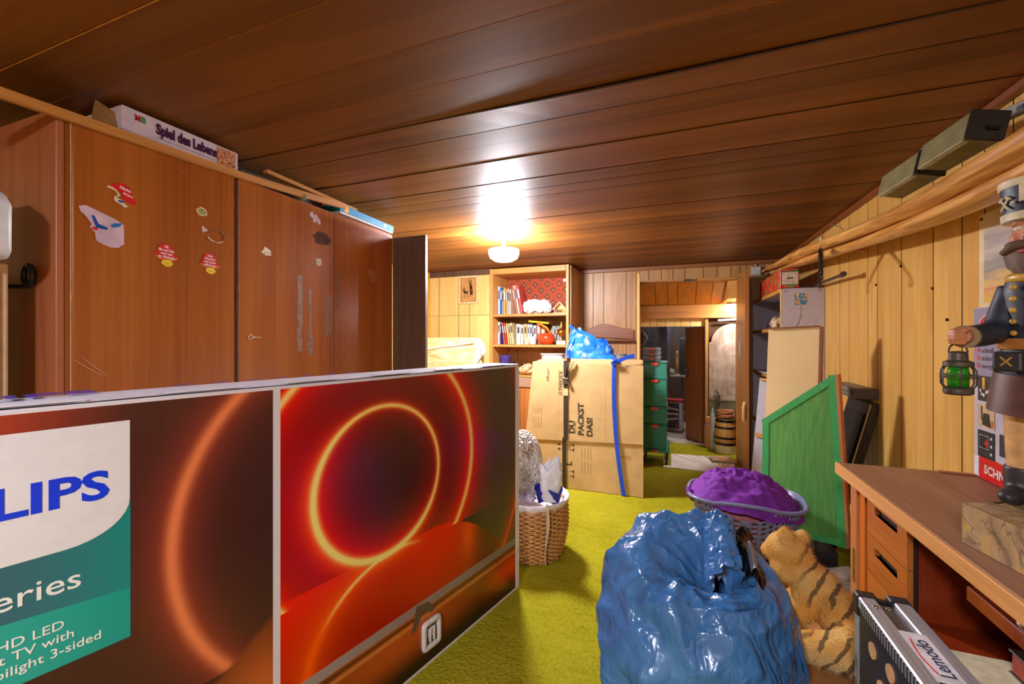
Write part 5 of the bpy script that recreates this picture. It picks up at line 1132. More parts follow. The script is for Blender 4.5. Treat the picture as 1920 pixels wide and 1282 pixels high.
def drawer(z0, z1, slot=True):
    y0, y1 = 1.222, L_ - 0.19
    yc, w = (y0 + y1) / 2, 0.075
    mb = MB(); zc = z0 + (z1 - z0) * 0.66; hz = 0.013
    if slot:
        mb.box(0.036, 0.054, y0, y1, z0, zc - hz).box(0.036, 0.054, y0, y1, zc + hz, z1).box(0.036, 0.054, y0, yc - w, zc - hz, zc + hz).box(0.036, 0.054, yc + w, y1, zc - hz, zc + hz)
    else: mb.box(0.036, 0.054, y0, y1, z0, z1)
    d_ = mb.build('drawer', DKF, dkx)
    if slot:
        MB().box(0.066, 0.07, yc - w, yc + w, zc - hz, zc + hz).build('slot_back', plain((90, 40, 14), 0.6), d_)
        MB().box(0.038, 0.066, yc - w, yc + w, zc - hz - 0.004, zc - hz).build('slot_lip', DKL, d_)
    else:
        MB().tube([(0.03, yc - 0.03, zc), (0.036, yc - 0.03, zc)], 0.012, 12).build('keyhole', plain((150, 130, 100), 0.3, 0.8), d_)
drawer(0.625, 0.762); drawer(0.500, 0.622); drawer(0.27, 0.495, False); drawer(0.04, 0.265, False)
MB().box(0.05, 0.058, 1.22, L_ - 0.185, 0.03, 0.766).build('drawer_shadow_gap', plain((40, 20, 10), 0.8), dkx)
# shallow centre tray, far pedestal side and low shelf in the kneehole
MB().box(0.03, 0.046, 0.30, 0.95, 0.695, 0.728).build('tray_front', MAHO, dkx, bevel=0.002)
MB().box(0.046, 0.42, 0.30, 0.95, 0.69, 0.70).build('tray_bottom', MAHO, dkx)
MB().tube([(0.05, 0.80, 0.745), (0.036, 0.80, 0.752), (0.028, 0.79, 0.742), (0.03, 0.775, 0.732), (0.05, 0.77, 0.732)], 0.005, 8).build('tray_hook', plain((180, 170, 160), 0.3, 0.9), dkx, smooth=True)
MB().box(0.05, 0.436, 0.02, 1.218, 0.47, 0.49).build('low_shelf', MAHO, dkx)
MB().box(0.04, 0.45, 0.0, 0.02, 0, 0.766).build('pedestal_side', MAHO, dkx)
nb = thing('old_thick_book', 'thick worn book with dark cover and reddish page edges inside the desk kneehole', 'book', (0.745, 1.33, 0.4935))
MB().box(0, 0.15, -0.26, 0.02, 0.004, 0.05).build('pages', plain((168, 70, 50), 0.7, 0, 0.2, 0.2, 90), nb, bevel=0.003)
MB().box(-0.004, 0.156, -0.265, 0.025, 0.05, 0.056).box(-0.004, 0.156, -0.265, 0.025, 0, 0.004).build('cover', plain((66, 46, 34), 0.5), nb, bevel=0.002)
tag(MB().box(-0.075, 0.08, -0.16, 0.16, 0, 0.002).build('cream_paper', plain((222, 206, 170), 0.7), loc=(0.70, 1.24, 0.4902)), 'cream paper sheet beside the thick book in the desk kneehole', 'paper')
# objects on the desk top
tag(MB().bar((0.885, 1.955, 0.8085), (1.02, 1.945, 0.8085), 0.018, 0.006).build('flat_stick', plain((170, 104, 70), 0.5), bevel=0.001), 'short flat wooden stick lying on the far edge of the desk top', 'stick')
gsx = [(0.0 + 0.055 * math.cos(t) - 0.02 * t / 6, 0.035 * math.sin(t) - 0.01 * t, 0.004 + 0.006 * (1 + math.sin(2.3 * t))) for t in [k * 0.3 for k in range(44)]]
tag(MB().tube(gsx, 0.0025, 6).build('green_string', plain((60, 90, 40), 0.6), loc=(0.90, 1.62, 0.8065), smooth=True), 'loops of dark green string on the desk behind the carved miner', 'string')
ap = thing('appliance_box', 'grey-white appliance box with red bottom band leaning at the wall on the desk', 'box', (0.985, 1.96, 0.8065), math.radians(-93))
# local x runs from the far corner towards the near end, local -y... faces the room
apf = plain((196, 190, 206), 0.4, 0, 0.05)
MB().box(0, 0.42, 0.0, 0.04, 0, 0.582).build('carton_body', apf, ap, bevel=0.002)
yf = -0.0012
MB().box(0.002, 0.418, yf, 0, 0.34, 0.58).build('grey_top_panel', plain((150, 144, 172), 0.4, 0, 0.06), ap)
MB().prism([(0.034, 0.002), (0.418, 0.002), (0.418, 0.055), (0.034, 0.083)], lambda a, b: (a, 0, b), (0, -0.0018, 0)).build('red_band', plain((216, 22, 28), 0.35, 0, 0.04), ap)
AX, AZ = (1, 0, 0), (0, 0, 1)
text('lettering', 'SCHNELL &', 0.040, ap, (0.062, -0.0022, 0.025), (1, 0, -0.03), (0.03, 0, 1), plain((240, 236, 230), 0.4), 'LEFT', 0.025, 0.0006, 1.0)
for k, s_ in enumerate(('schnell - wie Gas', 'sicher - Hitze nur', 'energie sparen')):
    text('lettering', s_, 0.024, ap, (0.045, -0.0016, 0.428 - 0.026 * k), AX, AZ, plain((90, 84, 110), 0.5), 'LEFT', 0, 0.0005)
    MB().tube([(0.030, -0.002, 0.436 - 0.026 * k), (0.030, 0, 0.436 - 0.026 * k)], 0.008, 12).build('bullet', plain((214, 70, 70), 0.4), ap)
ov = MB().prism([(0.11 + 0.075 * math.cos(2 * PI * k / 32), 0.525 + 0.035 * math.sin(2 * PI * k / 32)) for k in range(32)], lambda a, b: (a, -0.0012, b), (0, -0.001, 0)).build('white_oval_rim', plain((236, 232, 236), 0.4), ap)
MB().prism([(0.11 + 0.071 * math.cos(2 * PI * k / 32), 0.525 + 0.032 * math.sin(2 * PI * k / 32)) for k in range(32)], lambda a, b: (a, -0.0022, b), (0, -0.0006, 0)).build('red_oval_badge', plain((206, 24, 30), 0.35), ap)
for k in range(3): MB().prism([(0.07 + 0.035 * k + 0.014 * math.cos(2 * PI * q / 16), 0.525 + 0.016 * math.sin(2 * PI * q / 16)) for q in range(16)], lambda a, b: (a, -0.0028, b), (0, -0.0005, 0)).build('badge_letter', plain((236, 226, 226), 0.4), ap)
def pic(z0, z1, c, nm): return MB().box(0.026, 0.115, -0.0018, 0, z0, z1).build(nm, c, ap)
pic(0.265, 0.35, plain((60, 52, 54), 0.4, 0, 0.4, 0, 30), 'cooktop_picture')
MB().box(0.052, 0.066, -0.0024, -0.0018, 0.305, 0.345).build('yellow_bottle_print', plain((226, 180, 50), 0.4), ap)
for a_, b_ in ((0.042, 0.30), (0.05, 0.288), (0.074, 0.296), (0.085, 0.30), (0.06, 0.285)): MB().prism([(a_ + 0.005 * math.cos(2 * PI * q / 8), b_ + 0.006 * math.sin(2 * PI * q / 8)) for q in range(8)], lambda a, b: (a, -0.0018, b), (0, -0.0006, 0)).build('glass_print', plain((226, 222, 226), 0.4), ap)
pic(0.175, 0.255, plain((214, 186, 150), 0.4, 0, 0.15, 0, 20), 'kitchen_picture')
MB().prism([(0.05, 0.185), (0.098, 0.18), (0.088, 0.225), (0.058, 0.225)], lambda a, b: (a, -0.0018, b), (0, -0.0006, 0)).build('plate_print', plain((50, 42, 42), 0.4), ap)
MB().box(0.046, 0.052, -0.0024, -0.0018, 0.20, 0.248).build('bottle_print', plain((40, 34, 34), 0.4), ap); MB().box(0.098, 0.11, -0.0024, -0.0018, 0.182, 0.205).build('orange_print', plain((206, 110, 60), 0.4), ap)
pic(0.075, 0.165, plain((52, 46, 54), 0.35), 'display_picture')
MB().box(0.034, 0.086, -0.0024, -0.0018, 0.105, 0.150).build('screen_frame', plain((190, 190, 210), 0.4), ap)
MB().box(0.0355, 0.0845, -0.0028, -0.0024, 0.107, 0.148).build('screen_print', plain((40, 36, 50), 0.3), ap)
text('lettering', '4', 0.04, ap, (0.066, -0.003, 0.112), AX, AZ, plain((226, 40, 40), 0.4), 'LEFT', 0.02, 0.0005)
for k in range(3): MB().tube([(0.10, -0.0026, 0.145 - 0.026 * k), (0.10, 0, 0.145 - 0.026 * k)], 0.005, 10).build('button_print', plain((220, 220, 226), 0.4), ap)
MB().box(0.004, 0.03, -0.0016, 0, 0.004, 0.07).build('bar_label', plain((226, 224, 230), 0.4), ap)
MB().box(0.14, 0.24, -0.0016, 0, 0.10, 0.17).build('dark_print', plain((60, 56, 66), 0.4), ap)

# ------------------------------------------------------------------ carved miner figure with lantern
mi = thing('carved_miner', 'carved wooden bearded miner figure in a tall dark hat, standing on the desk', 'statue', (0.778, 1.312, 0.902), math.radians(-50))
NAVY = plain((44, 48, 64), 0.5, 0, 0.25, 0.2, 40); IVORY = plain((216, 200, 172), 0.55, 0, 0.12, 0, 60); SKIN = plain((196, 128, 92), 0.5, 0, 0.15, 0.2, 50); BEARD = plain((112, 92, 78), 0.7, 0, 0.25, 0.5, 70); GOLD = plain((204, 158, 70), 0.4, 0.1, 0.15); LEATH = plain((92, 52, 44), 0.45, 0, 0.2); TAN = plain((206, 158, 104), 0.55, 0, 0.12, 0.2, 40); BLK = plain((50, 46, 50), 0.45, 0, 0.25, 0.3, 40)
mb = MB()
for s_ in (-1, 1):
    mb.tube([(s_ * 0.034, 0.0, 0.05), (s_ * 0.034, 0.0, 0.18), (s_ * 0.036, 0, 0.30)], [0.024, 0.029, 0.036], 12)
fuse(mb, 'legs', TAN, mi, 0.006, 4)
for s_ in (-1, 1):
    b_ = MB().ball((s_ * 0.036, -0.022, 0.018), 0.028, 8, 0.9, 1.75, 0.75).tube([(s_ * 0.035, 0.004, 0.01), (s_ * 0.035, 0.002, 0.085)], [0.03, 0.03], 12)
    fuse(b_, 'boot', BLK, mi, 0.005, 3)
mb = MB().lathe([(0.055, 0.235), (0.068, 0.25), (0.072, 0.30), (0.066, 0.37), (0.064, 0.43), (0.066, 0.49), (0.056, 0.525), (0.03, 0.54), (0.028, 0.57)], 24, sy=0.74)
mb.tube([(0.066, 0, 0.505), (0.10, 0.01, 0.44), (0.09, -0.03, 0.37)], [0.03, 0.026, 0.021], 12)
fuse(mb, 'coat', NAVY, mi, 0.006, 3)
# the stretched sleeve and the hand that grips the lantern ring
arm = MB().tube([(-0.048, 0.0, 0.50), (-0.056, -0.008, 0.45), (-0.062, -0.03, 0.395), (-0.070, -0.09, 0.386), (-0.072, -0.135, 0.384)], [0.026, 0.028, 0.030, 0.027, 0.025], 12)
fuse(arm, 'sleeve', NAVY, mi, 0.005, 3)
MB().tube([(-0.073, -0.128, 0.384), (-0.0705, -0.142, 0.384)], [0.026, 0.026], 14).build('cuff', plain((150, 126, 96), 0.6), mi, smooth=40)
hand = MB().tube([(-0.071, -0.138, 0.384), (-0.068, -0.165, 0.386)], [0.017, 0.019], 10)
for k in range(4):
    zz = 0.397 - 0.0085 * k; xx = -0.074
    ln = (0.026, 0.031, 0.030, 0.024)[k]
    hand.tube([(xx, -0.160, zz), (xx - 0.004, -0.165 - ln * 0.55, zz), (xx + 0.010, -0.166 - ln * 0.75, zz - 0.001), (xx + 0.018, -0.162 - ln * 0.35, zz - 0.002)], [0.0056, 0.0055, 0.005, 0.0045], 8)
hand.tube([(-0.062, -0.15, 0.398), (-0.052, -0.163, 0.402), (-0.055, -0.18, 0.398)], [0.0062, 0.006, 0.005], 8)
fuse(hand, 'hand', SKIN, mi, 0.0028, 2)
hd = MB().ball((0, -0.004, 0.605), 0.052, 12, 0.92, 1.0, 1.2)
hd.tube([(0, 0, 0.53), (0, 0, 0.58)], 0.03, 10)
hd.tube([(0, -0.050, 0.632), (0, -0.060, 0.612), (0, -0.066, 0.602)], [0.007, 0.011, 0.011], 10)
for s_ in (-1, 1):
    hd.ball((s_ * 0.050, 0.002, 0.612), 0.011, 6, 0.5, 0.8, 1.3)
    hd.ball((s_ * 0.024, -0.040, 0.606), 0.014, 6)
    hd.tube([(s_ * 0.008, -0.052, 0.638), (s_ * 0.022, -0.052, 0.642), (s_ * 0.036, -0.042, 0.636)], [0.005, 0.006, 0.004], 8)
head = fuse(hd, 'head', SKIN, mi, 0.004, 3)
for s_ in (-1, 1):
    e_ = MB().ball((s_ * 0.021, -0.0475, 0.628), 0.0065, 8, 1.2, 0.7, 0.9).build('eye', plain((226, 216, 200), 0.3), head, smooth=True)
    MB().ball((s_ * 0.021, -0.0515, 0.628), 0.0035, 8, 1, 0.6, 1).build('iris', plain((60, 70, 80), 0.3), head, smooth=True) if False else None
    tt = MB().tube([(s_ * 0.036, -0.042, 0.642), (s_ * 0.022, -0.055, 0.647), (s_ * 0.008, -0.055, 0.642)], [0.003, 0.0045, 0.003], 8).build('eyebrow', BEARD, head, smooth=True)
bd = MB().lathe([(0.054, 0.60), (0.058, 0.575), (0.052, 0.545), (0.034, 0.522), (0.010, 0.512)], 20, (0, -0.012, 0), sy=0.95)
bd.ball((0, -0.028, 0.55), 0.042, 10, 1.0, 0.9, 0.9)
fuse(bd, 'beard', BEARD, head, 0.005, 2)
mst = MB()
for s_ in (-1, 1): mst.tube([(s_ * 0.002, -0.068, 0.590), (s_ * 0.022, -0.068, 0.588), (s_ * 0.044, -0.050, 0.576), (s_ * 0.052, -0.042, 0.578)], [0.009, 0.010, 0.007, 0.003], 8)
mst.build('moustache', plain((92, 72, 58), 0.7), head, smooth=True)
MB().tube([(-0.014, -0.069, 0.574), (0, -0.072, 0.573), (0.014, -0.069, 0.574)], [0.003, 0.005, 0.003], 8).build('lips', plain((160, 60, 60), 0.5), head, smooth=True)
hat = MB().lathe([(0.060, 0.648), (0.0665, 0.735), (0.06, 0.738), (1e-4, 0.734)], 32).build('hat', NAVY, mi, smooth=40)
MB().lathe([(0.0605, 0.646), (0.0635, 0.648), (0.065, 0.664), (0.061, 0.666)], 32).build('white_band', IVORY, hat, smooth=40)
MB().lathe([(0.0665, 0.723), (0.0685, 0.726), (0.069, 0.739), (0.0655, 0.740)], 32).build('white_band', IVORY, hat, smooth=40)
def on_hat(a, z, w=0.0, r=0.0668): 
    a = math.radians(a); return (r * math.sin(a), -r * math.cos(a), z)
for a0, a1, z0, z1 in ((-12, 6, 0.69, 0.726), (-12, 60, 0.685, 0.700)):
    MB().grid(lambda u, v: on_hat(a0 + (a1 - a0) * u, z0 + (z1 - z0) * v, 0, 0.0672), 8, 2).build('white_trim', IVORY, hat)
for s_ in (-1, 1):
    MB().tube([on_hat(-40 - s_ * 9, 0.674), on_hat(-40 + s_ * 9, 0.698)], 0.0022, 6).tube([on_hat(-40 + s_ * 13, 0.696), on_hat(-40 + s_ * 5, 0.702)], 0.0032, 6).build('crossed_hammer', IVORY, hat)
MB().ball(on_hat(-22, 0.686), 0.004, 6).build('stud', IVORY, hat)
MB().lathe([(0.050, 0.507), (0.058, 0.512), (0.058, 0.524), (0.046, 0.532)], 24, (0, -0.002, 0), sy=0.9).build('gold_collar', GOLD, mi, smooth=True)
MB().grid(lambda u, v: (-0.008 + 0.016 * u, -0.056 - 0.004 * math.sin(PI * v), 0.375 + 0.13 * v), 2, 8).build('coat_stripe', IVORY, mi)
for s_ in (-1, 1):
    for k in range(5):
        zz = 0.392 + 0.026 * k; MB().ball((s_ * 0.028, -0.050 - 0.003 * math.sin(PI * k / 4), zz), 0.0065, 6, 1, 0.6, 1).build('brass_button', GOLD, mi, smooth=True)
MB().lathe([(0.070, 0.355), (0.073, 0.36), (0.073, 0.375), (0.069, 0.38)], 24, sy=0.76).build('belt', plain((190, 120, 60), 0.45), mi, smooth=40)
MB().box(-0.055, -0.005, -0.074, -0.052, 0.305, 0.350).build('belt_pouch', BLK, mi, bevel=0.006)
for s_ in (-1, 1): MB().bar((-0.03 - s_ * 0.009, -0.0755, 0.318), (-0.03 + s_ * 0.009, -0.0755, 0.338), 0.003, 0.002, (0, -1, 0)).build('pouch_emblem', GOLD, mi)
MB().grid(lambda u, v: ((0.078 + 0.012 * (1 - v)) * math.sin(-1.9 + 3.8 * u), -(0.060 + 0.012 * (1 - v)) * math.cos(-1.9 + 3.8 * u), 0.225 + 0.09 * v - 0.02 * math.sin(PI * u)), 20, 4).build('leather_apron', LEATH, mi, smooth=True)
bs_ = thing('painted_rock_base', 'blocky painted base with rock-like brown and grey streaks under the carved miner', 'base', (0.77, 1.245, 0.8065), math.radians(10))
def rocklook():
    m = Mat('painted_rock', 0.5); v = m.coord('Object', (1, 1, 0.6), 0, (0.5, 0.4, 0.2)); n = m.noise(v, 14, 5, 1.6); k = m.noise(v, 26, 3, 0.5)
    c = m.ramp(n, [(0.3, (92, 74, 56)), (0.42, (160, 128, 92)), (0.55, (176, 148, 104)), (0.62, (190, 150, 70)), (0.7, (120, 106, 92))])
    c = m.mix((m.noise(v, 6, 3, 2.0) - 0.5).gauss(0.007) * 0.7, c, (70, 62, 60)); m.color(c); m.bump(n, 0.5, 0.01); return m.m
mb = MB().grid(lambda u, v: Vector((-0.125 + 0.25 * u, -0.13 + 0.21 * v, 0.094)) + Vector((0, 0, -0.004 * abs(nz((u * 4, v * 4, 0), 1.2)))), 10, 10)
mb.box(-0.125, 0.125, -0.13, 0.08, 0, 0.092)
mb.build('painted_base', rocklook(), bs_)
ln_ = thing('miner_lantern', 'small grey metal lantern with green glass hanging from the carved miner\'s hand', 'lantern', (0.618, 1.285, 1.152))
IRON = plain((90, 84, 80), 0.4, 0.5, 0.25, 0.2, 60)
MB().lathe([(0.022, 0), (0.026, 0.004), (0.026, 0.014), (0.022, 0.018)], 24).build('foot_ring', IRON, ln_, smooth=40)
gg = Mat('green_glass', 0.08, 0, 0.5); gg.color((60, 190, 50)); gg.b.inputs['Transmission Weight'].default_value = 0.6
MB().lathe([(0.018, 0.016), (0.019, 0.05), (0.0165, 0.066)], 24).build('green_glass', gg.m, ln_, smooth=True)
MB().lathe([(0.018, 0.064), (0.026, 0.066), (0.026, 0.076), (0.017, 0.080), (0.0165, 0.096), (0.012, 0.100), (1e-4, 0.101)], 24).build('top_cap', IRON, ln_, smooth=40)
for k in range(6):
    a = 2 * PI * k / 6 + 0.2; c_, s_ = math.cos(a), math.sin(a)
    MB().tube([(0.024 * c_, 0.024 * s_, 0.014), (0.031 * c_, 0.031 * s_, 0.024), (0.031 * c_, 0.031 * s_, 0.056), (0.024 * c_, 0.024 * s_, 0.068)], 0.0018, 6).build('cage_wire', IRON, ln_, smooth=True)
for zz in (0.040, 0.046): MB().tube([(0.031 * math.cos(2 * PI * k / 24), 0.031 * math.sin(2 * PI * k / 24), zz) for k in range(24)], 0.0014, 5, closed=True).build('cage_ring', IRON, ln_, smooth=True)
MB().tube([(0.017 * math.cos(a), 0.004 * math.sin(a), 0.098 + 0.020 * math.sin(a)) for a in [PI * k / 12 for k in range(13)]], 0.0018, 6).build('bail', IRON, ln_, smooth=True)
MB().tube([(0.0, 0, 0.116), (0.0, 0.002, 0.135)], [0.004, 0.004], 6).build('green_tie', plain((60, 110, 50), 0.6), ln_)

# ------------------------------------------------------------------ on the right wall
def paint():
    m = Mat('watercolour', 0.7); v = m.coord('Object', (1, 1.2, 9)); n = m.noise(v, 2.6, 4, 0.6); x, y, z = m.xyz()
    t = z * 2.9 + 0.5 + (n - 0.5) * 0.55
    m.color(m.ramp(t, [(0.05, (222, 180, 84)), (0.2, (216, 136, 104)), (0.3, (224, 186, 110)), (0.45, (150, 142, 140)), (0.58, (196, 182, 168)), (0.68, (160, 152, 156)), (0.85, (214, 190, 160))])); return m.m
po = thing('watercolour_picture', 'unframed watercolour of a striped evening sky with cream border pinned to the right wall', 'picture', (1.049, 1.85, 1.56))
MB().box(-0.002, 0, -0.22, 0.205, -0.172, 0.172).build('cream_paper', plain((226, 204, 160), 0.7, 0, 0.05), po)
MB().box(-0.003, -0.002, -0.2, 0.178, -0.15, 0.15).build('painted_area', paint(), po)
MB().tube([(-0.006, 0.19, 0.155), (-0.002, 0.19, 0.155)], 0.005, 8).build('pin', plain((80, 60, 40), 0.4, 0.6), po)
sw = thing('light_switch_box', 'small white square junction box high on the back wall near the right corner', 'box', (0.80, 4.998, 1.985))
MB().box(-0.045, 0.045, -0.03, 0, -0.045, 0.045).build('housing', plain((196, 186, 178), 0.45), sw, bevel=0.006)
MB().box(-0.036, 0.036, -0.034, -0.03, -0.036, 0.036).build('cover', plain((206, 198, 192), 0.4), sw, bevel=0.003)
MB().tube([(0, -0.015, 0.045), (0, -0.012, 0.10)], 0.006, 8).build('cable', plain((196, 186, 178), 0.45), sw)
# wood-patterned roll of vinyl on pegs
def rollmat():
    m = Mat('wood_pattern_vinyl', 0.35, 0, 0.5); v = m.coord('Object', (14, 0.9, 14)); n = m.noise(v, 1.5, 4, 0.8); r = ((n * 30).sin() * 0.5 + 0.5)
    m.color(m.ramp(n * 0.6 + r * 0.4, [(0.2, (170, 104, 36)), (0.5, (206, 146, 70)), (0.8, (226, 172, 98))])); m.bump(n, 0.15, 0.004); return m.m
RM = rollmat()
ro = thing('vinyl_roll', 'long sagging wood-patterned vinyl roll on pegs under the ceiling at the right wall', 'roll', (0.85, 0, 0))
def rz_(y): return 1.758 + 0.062 * (y - 2.09) + (0.012 * (2.09 - y) ** 2 * 4 if y < 2.09 else 0.0) - 0.010 * math.sin((y - 1.2) * 1.7)
def lobe(dx, dz, rx, rz__, ph, name):
    def f(u, v):
        y = 0.9 + 3.83 * v; a = 2 * PI * u
        k = 1 + 0.55 * max(0.0, 2.15 - y) * (1 if y > 1.4 else 1.0) + 0.10 * math.sin(2.2 * y + ph) + 0.05 * math.sin(5.1 * y + 2 * ph)
        tp = 1.0 if y < 3.4 else 1 - 0.25 * (y - 3.4)
        return Vector((dx + rx * k * math.cos(a) * tp, y, rz_(y) + dz * tp + rz__ * k * math.sin(a) * tp + 0.003 * math.sin(3 * a + 4 * y)))
    mb = MB().grid(f, 28, 60, True)
    n_ = 28
    mb.f.append(tuple(range(n_))); mb.mi.append(0); mb.f.append(tuple(range(60 * n_, 61 * n_))); mb.mi.append(0)
    return mb.build(name, RM, ro, smooth=60)
lobe(-0.012, 0.028, 0.048, 0.028, 0.3, 'upper_fold'); lobe(0.018, -0.026, 0.042, 0.022, 1.9, 'lower_fold'); lobe(0.075, 0.03, 0.045, 0.044, 1.0, 'rear_fold')
for y in (1.15, 3.05, 4.45): MB().bar((0.86, y, rz_(y) - 0.01), (1.049 - 0.85 + 0.85, y, rz_(y) - 0.01), 0.02, 0.02).build('peg', W_PINEX, None)
for o_ in [o for o in bpy.data.objects if o.name.startswith('peg')]: o_.parent = ro; o_.location = (-0.85, 0, 0)
hgx = thing('clothes_hanger', 'black clothes hanger hooked over the vinyl roll, seen almost edge-on', 'hanger', (0.770, 2.82, 1.79), math.radians(-14))
def hpt(s): 
    a = abs(s); z = -0.02 - 0.155 * (a ** 1.25) if a < 0.93 else -0.02 - 0.155 * (0.93 ** 1.25) + 0.0
    return (0, 0.215 * s, z)
MB().tube([(0, 0.215 * s, -0.012 - 0.16 * abs(s) ** 1.2) for s in [-1 + k / 10 for k in range(21)]], [0.006 + 0.006 * (1 - abs(-1 + k / 10)) for k in range(21)], 8).build('shoulder', plain((36, 30, 28), 0.35), hgx, smooth=True)
for s_ in (-1, 1): MB().tube([(0, s_ * 0.215, -0.172), (0, s_ * 0.222, -0.192), (0, s_ * 0.205, -0.20), (0, s_ * 0.188, -0.192), (0, s_ * 0.188, -0.178)], 0.0055, 8).build('curled_tip', plain((36, 30, 28), 0.35), hgx, smooth=True)
MB().tube([(0, 0, -0.012), (0, 0, 0.06), (0.006, 0, 0.105), (0.045, 0, 0.122), (0.085, 0, 0.108), (0.10, 0, 0.085)], 0.0022, 6).build('wire_hook', plain((190, 190, 190), 0.25, 1.0), hgx, smooth=True)
KHA = plain((136, 126, 84), 0.45, 0.2, 0.12, 0.05, 20)
for k, (y0, y1, x_, z_, lb) in enumerate(((1.57, 1.80, 0.825, 1.866, 'nearer of the two khaki metal boxes lying on the vinyl roll'), (1.84, 2.09, 0.825, 1.866, 'farther of the two khaki metal boxes lying on the vinyl roll'))):
    t = thing('metal_box', lb, 'box', (x_, y0, z_), 0, 'khaki metal boxes on the vinyl roll')
    t.rotation_euler = (0, math.radians(12), math.radians(3))
    bo_ = MB().box(-0.05, 0.035, 0.008, y1 - y0, -0.03, 0.05).build('body', KHA, t, bevel=0.004)
    MB().box(-0.052, 0.037, 0, 0.008, -0.032, 0.052).build('end_plate', plain((56, 54, 56), 0.4, 0.3), t, bevel=0.003)
    MB().box(-0.051, -0.035, 0.012, y1 - y0 - 0.01, -0.035, -0.030).build('seam', plain((170, 160, 130), 0.5), t)
    MB().tube([(-0.012, -0.001, 0.0), (0.016, -0.001, 0.0)], 0.006, 8).build('slot', plain((16, 14, 14), 0.5), t)
    MB().box(-0.054, -0.04, -0.008, 0.0, -0.034, -0.026).build('lug', plain((40, 38, 40), 0.4), t)
brr = thing('grey_metal_bar', 'flat grey metal bar with a slot hole, lying across the nearer khaki metal box', 'bar', (0, 0, 0))
MB().bar((0.865, 2.02, 1.972), (0.93, 1.50, 1.918), 0.012, 0.038).build('bar', plain((136, 128, 112), 0.5, 0.2), brr, bevel=0.002)
MB().bar((0.9135, 1.625, 1.931), (0.916, 1.605, 1.929), 0.014, 0.012).build('slot_hole', plain((16, 14, 14), 0.5), brr)
tag(MB().bar((0.845, 1.30, 1.70), (0.845, 1.36, 1.70), 0.03, 0.07).build('grey_wood_block', plain((120, 104, 92), 0.6), bevel=0.006), 'grey wooden block at the right edge under the vinyl roll', 'block') if False else None
# ------------------------------------------------------------------ floor things in the middle and foreground
# wicker basket behind the television carton
wk = thing('wicker_basket', 'round woven wicker basket with white liner rim behind the far end of the television carton', 'basket', (-0.795, 2.44, 0))
def wickermat():
    m = Mat('wicker', 0.5); v = m.coord(); n = m.noise(v, 60, 3); m.color(m.ramp(n, [(0.3, (170, 112, 56)), (0.6, (216, 160, 96)), (0.75, (234, 190, 130))])); return m.m
WM = wickermat()
def wr(z): return 0.168 + 0.042 * math.sin(PI * min(1, z / 0.33) * 0.72)
mb = MB(); NST = 40
for row in range(26):
    z = 0.01 + row * 0.0122
    pts = []
    for k in range(NST * 4):
        a = 2 * PI * k / (NST * 4)
        pts.append(((wr(z) + 0.006 * math.cos(NST / 2 * a + PI * (row % 2))) * math.cos(a), (wr(z) + 0.006 * math.cos(NST / 2 * a + PI * (row % 2))) * math.sin(a), z))
    mb.tube(pts, 0.0068, 5, closed=True)
o_ = mb.build('woven_wall', WM, wk, smooth=True); o_['kind'] = 'stuff'
mb = MB()
for k in range(NST): 
    a = 2 * PI * (k + 0.5) / NST; mb.tube([(wr(z) * math.cos(a), wr(z) * math.sin(a), z) for z in (0.002, 0.08, 0.16, 0.24, 0.325)], 0.004, 5)
o_ = mb.build('stakes', WM, wk); o_['kind'] = 'stuff'
MB().lathe([(0.16, 0.0), (0.16, 0.012), (1e-4, 0.012)], 30).build('bottom', WM, wk)
LIN = plain((232, 226, 232), 0.6, 0, 0.05)
MB().lathe([(0.192, 0.27), (0.21, 0.322), (0.219, 0.332), (0.222, 0.345), (0.216, 0.352), (0.205, 0.348), (0.196, 0.30), (0.18, 0.2), (1e-4, 0.19)], 40).build('liner', LIN, wk, smooth=True)
def ribbonf(u, v):
    t = v; x = 0.018 * (u - 0.5) * (1 + 0.4 * math.sin(6 * t)); 
    return Vector((0.142 + x * 0.9 + 0.01 * math.sin(5 * t) , -0.163 - 0.014 + 0.02 * (t > 0.12) * 0 - x * 0.6 - 0.03 * math.sin(PI * min(1, t * 1.0)) * 0.7, 0.365 - 0.34 * t))
MB().grid(ribbonf, 3, 20).build('hanging_ribbon', plain((206, 178, 140), 0.6, 0, 0.15), wk, smooth=True)
def bubble():
    m = Mat('bubble_wrap', 0.15, 0.0, 0.9); v = m.coord(); n = m.voro(v, 60); k = m.noise(v, 16, 4)
    m.color(m.ramp(k, [(0.35, (176, 164, 140)), (0.5, (226, 220, 210)), (0.7, (246, 244, 240))])); m.bump(n, 1.0, 0.02); return m.m
bw = MB().grid(lambda u, v: (lambda p: p * (1 + 0.06 * nz(p * 8, 1.0, 3)))(Vector((0.135 * math.cos(2 * PI * u) * math.sin(PI * v), 0.115 * math.sin(2 * PI * u) * math.sin(PI * v), -0.215 * math.cos(PI * v)))), 48, 32, True)
tag(bw.build('bubble_wrap_bundle', bubble(), loc=(-0.875, 2.46, 0.505), smooth=True), 'egg-shaped bundle of silvery bubble wrap standing in the wicker basket', 'bundle')
wp = plain((236, 234, 238), 0.2, 0, 0.06, 0.4, 20)
def wpf(u, v):
    a = 2 * PI * u; r = 0.052 + 0.02 * math.sin(3 * a + 1) * v; r *= 1 - 0.55 * max(0, v - 0.5) * 2 * (0.5 + 0.5 * math.sin(2 * a))
    p = Vector((r * math.cos(a) * (1 + 0.3 * v), r * 0.7 * math.sin(a), 0.21 * v + 0.035 * v * math.cos(a - 0.5) + 0.02 * v * math.sin(5 * a)))
    return p + Vector((1, 1, 0)) * 0.02 * (crumple(p * 1, 22, 2) - 0.3)
b_ = MB().grid(wpf, 40, 20, True).build('white_plastic_bag', wp, loc=(-0.67, 2.375, 0.345), smooth=60)
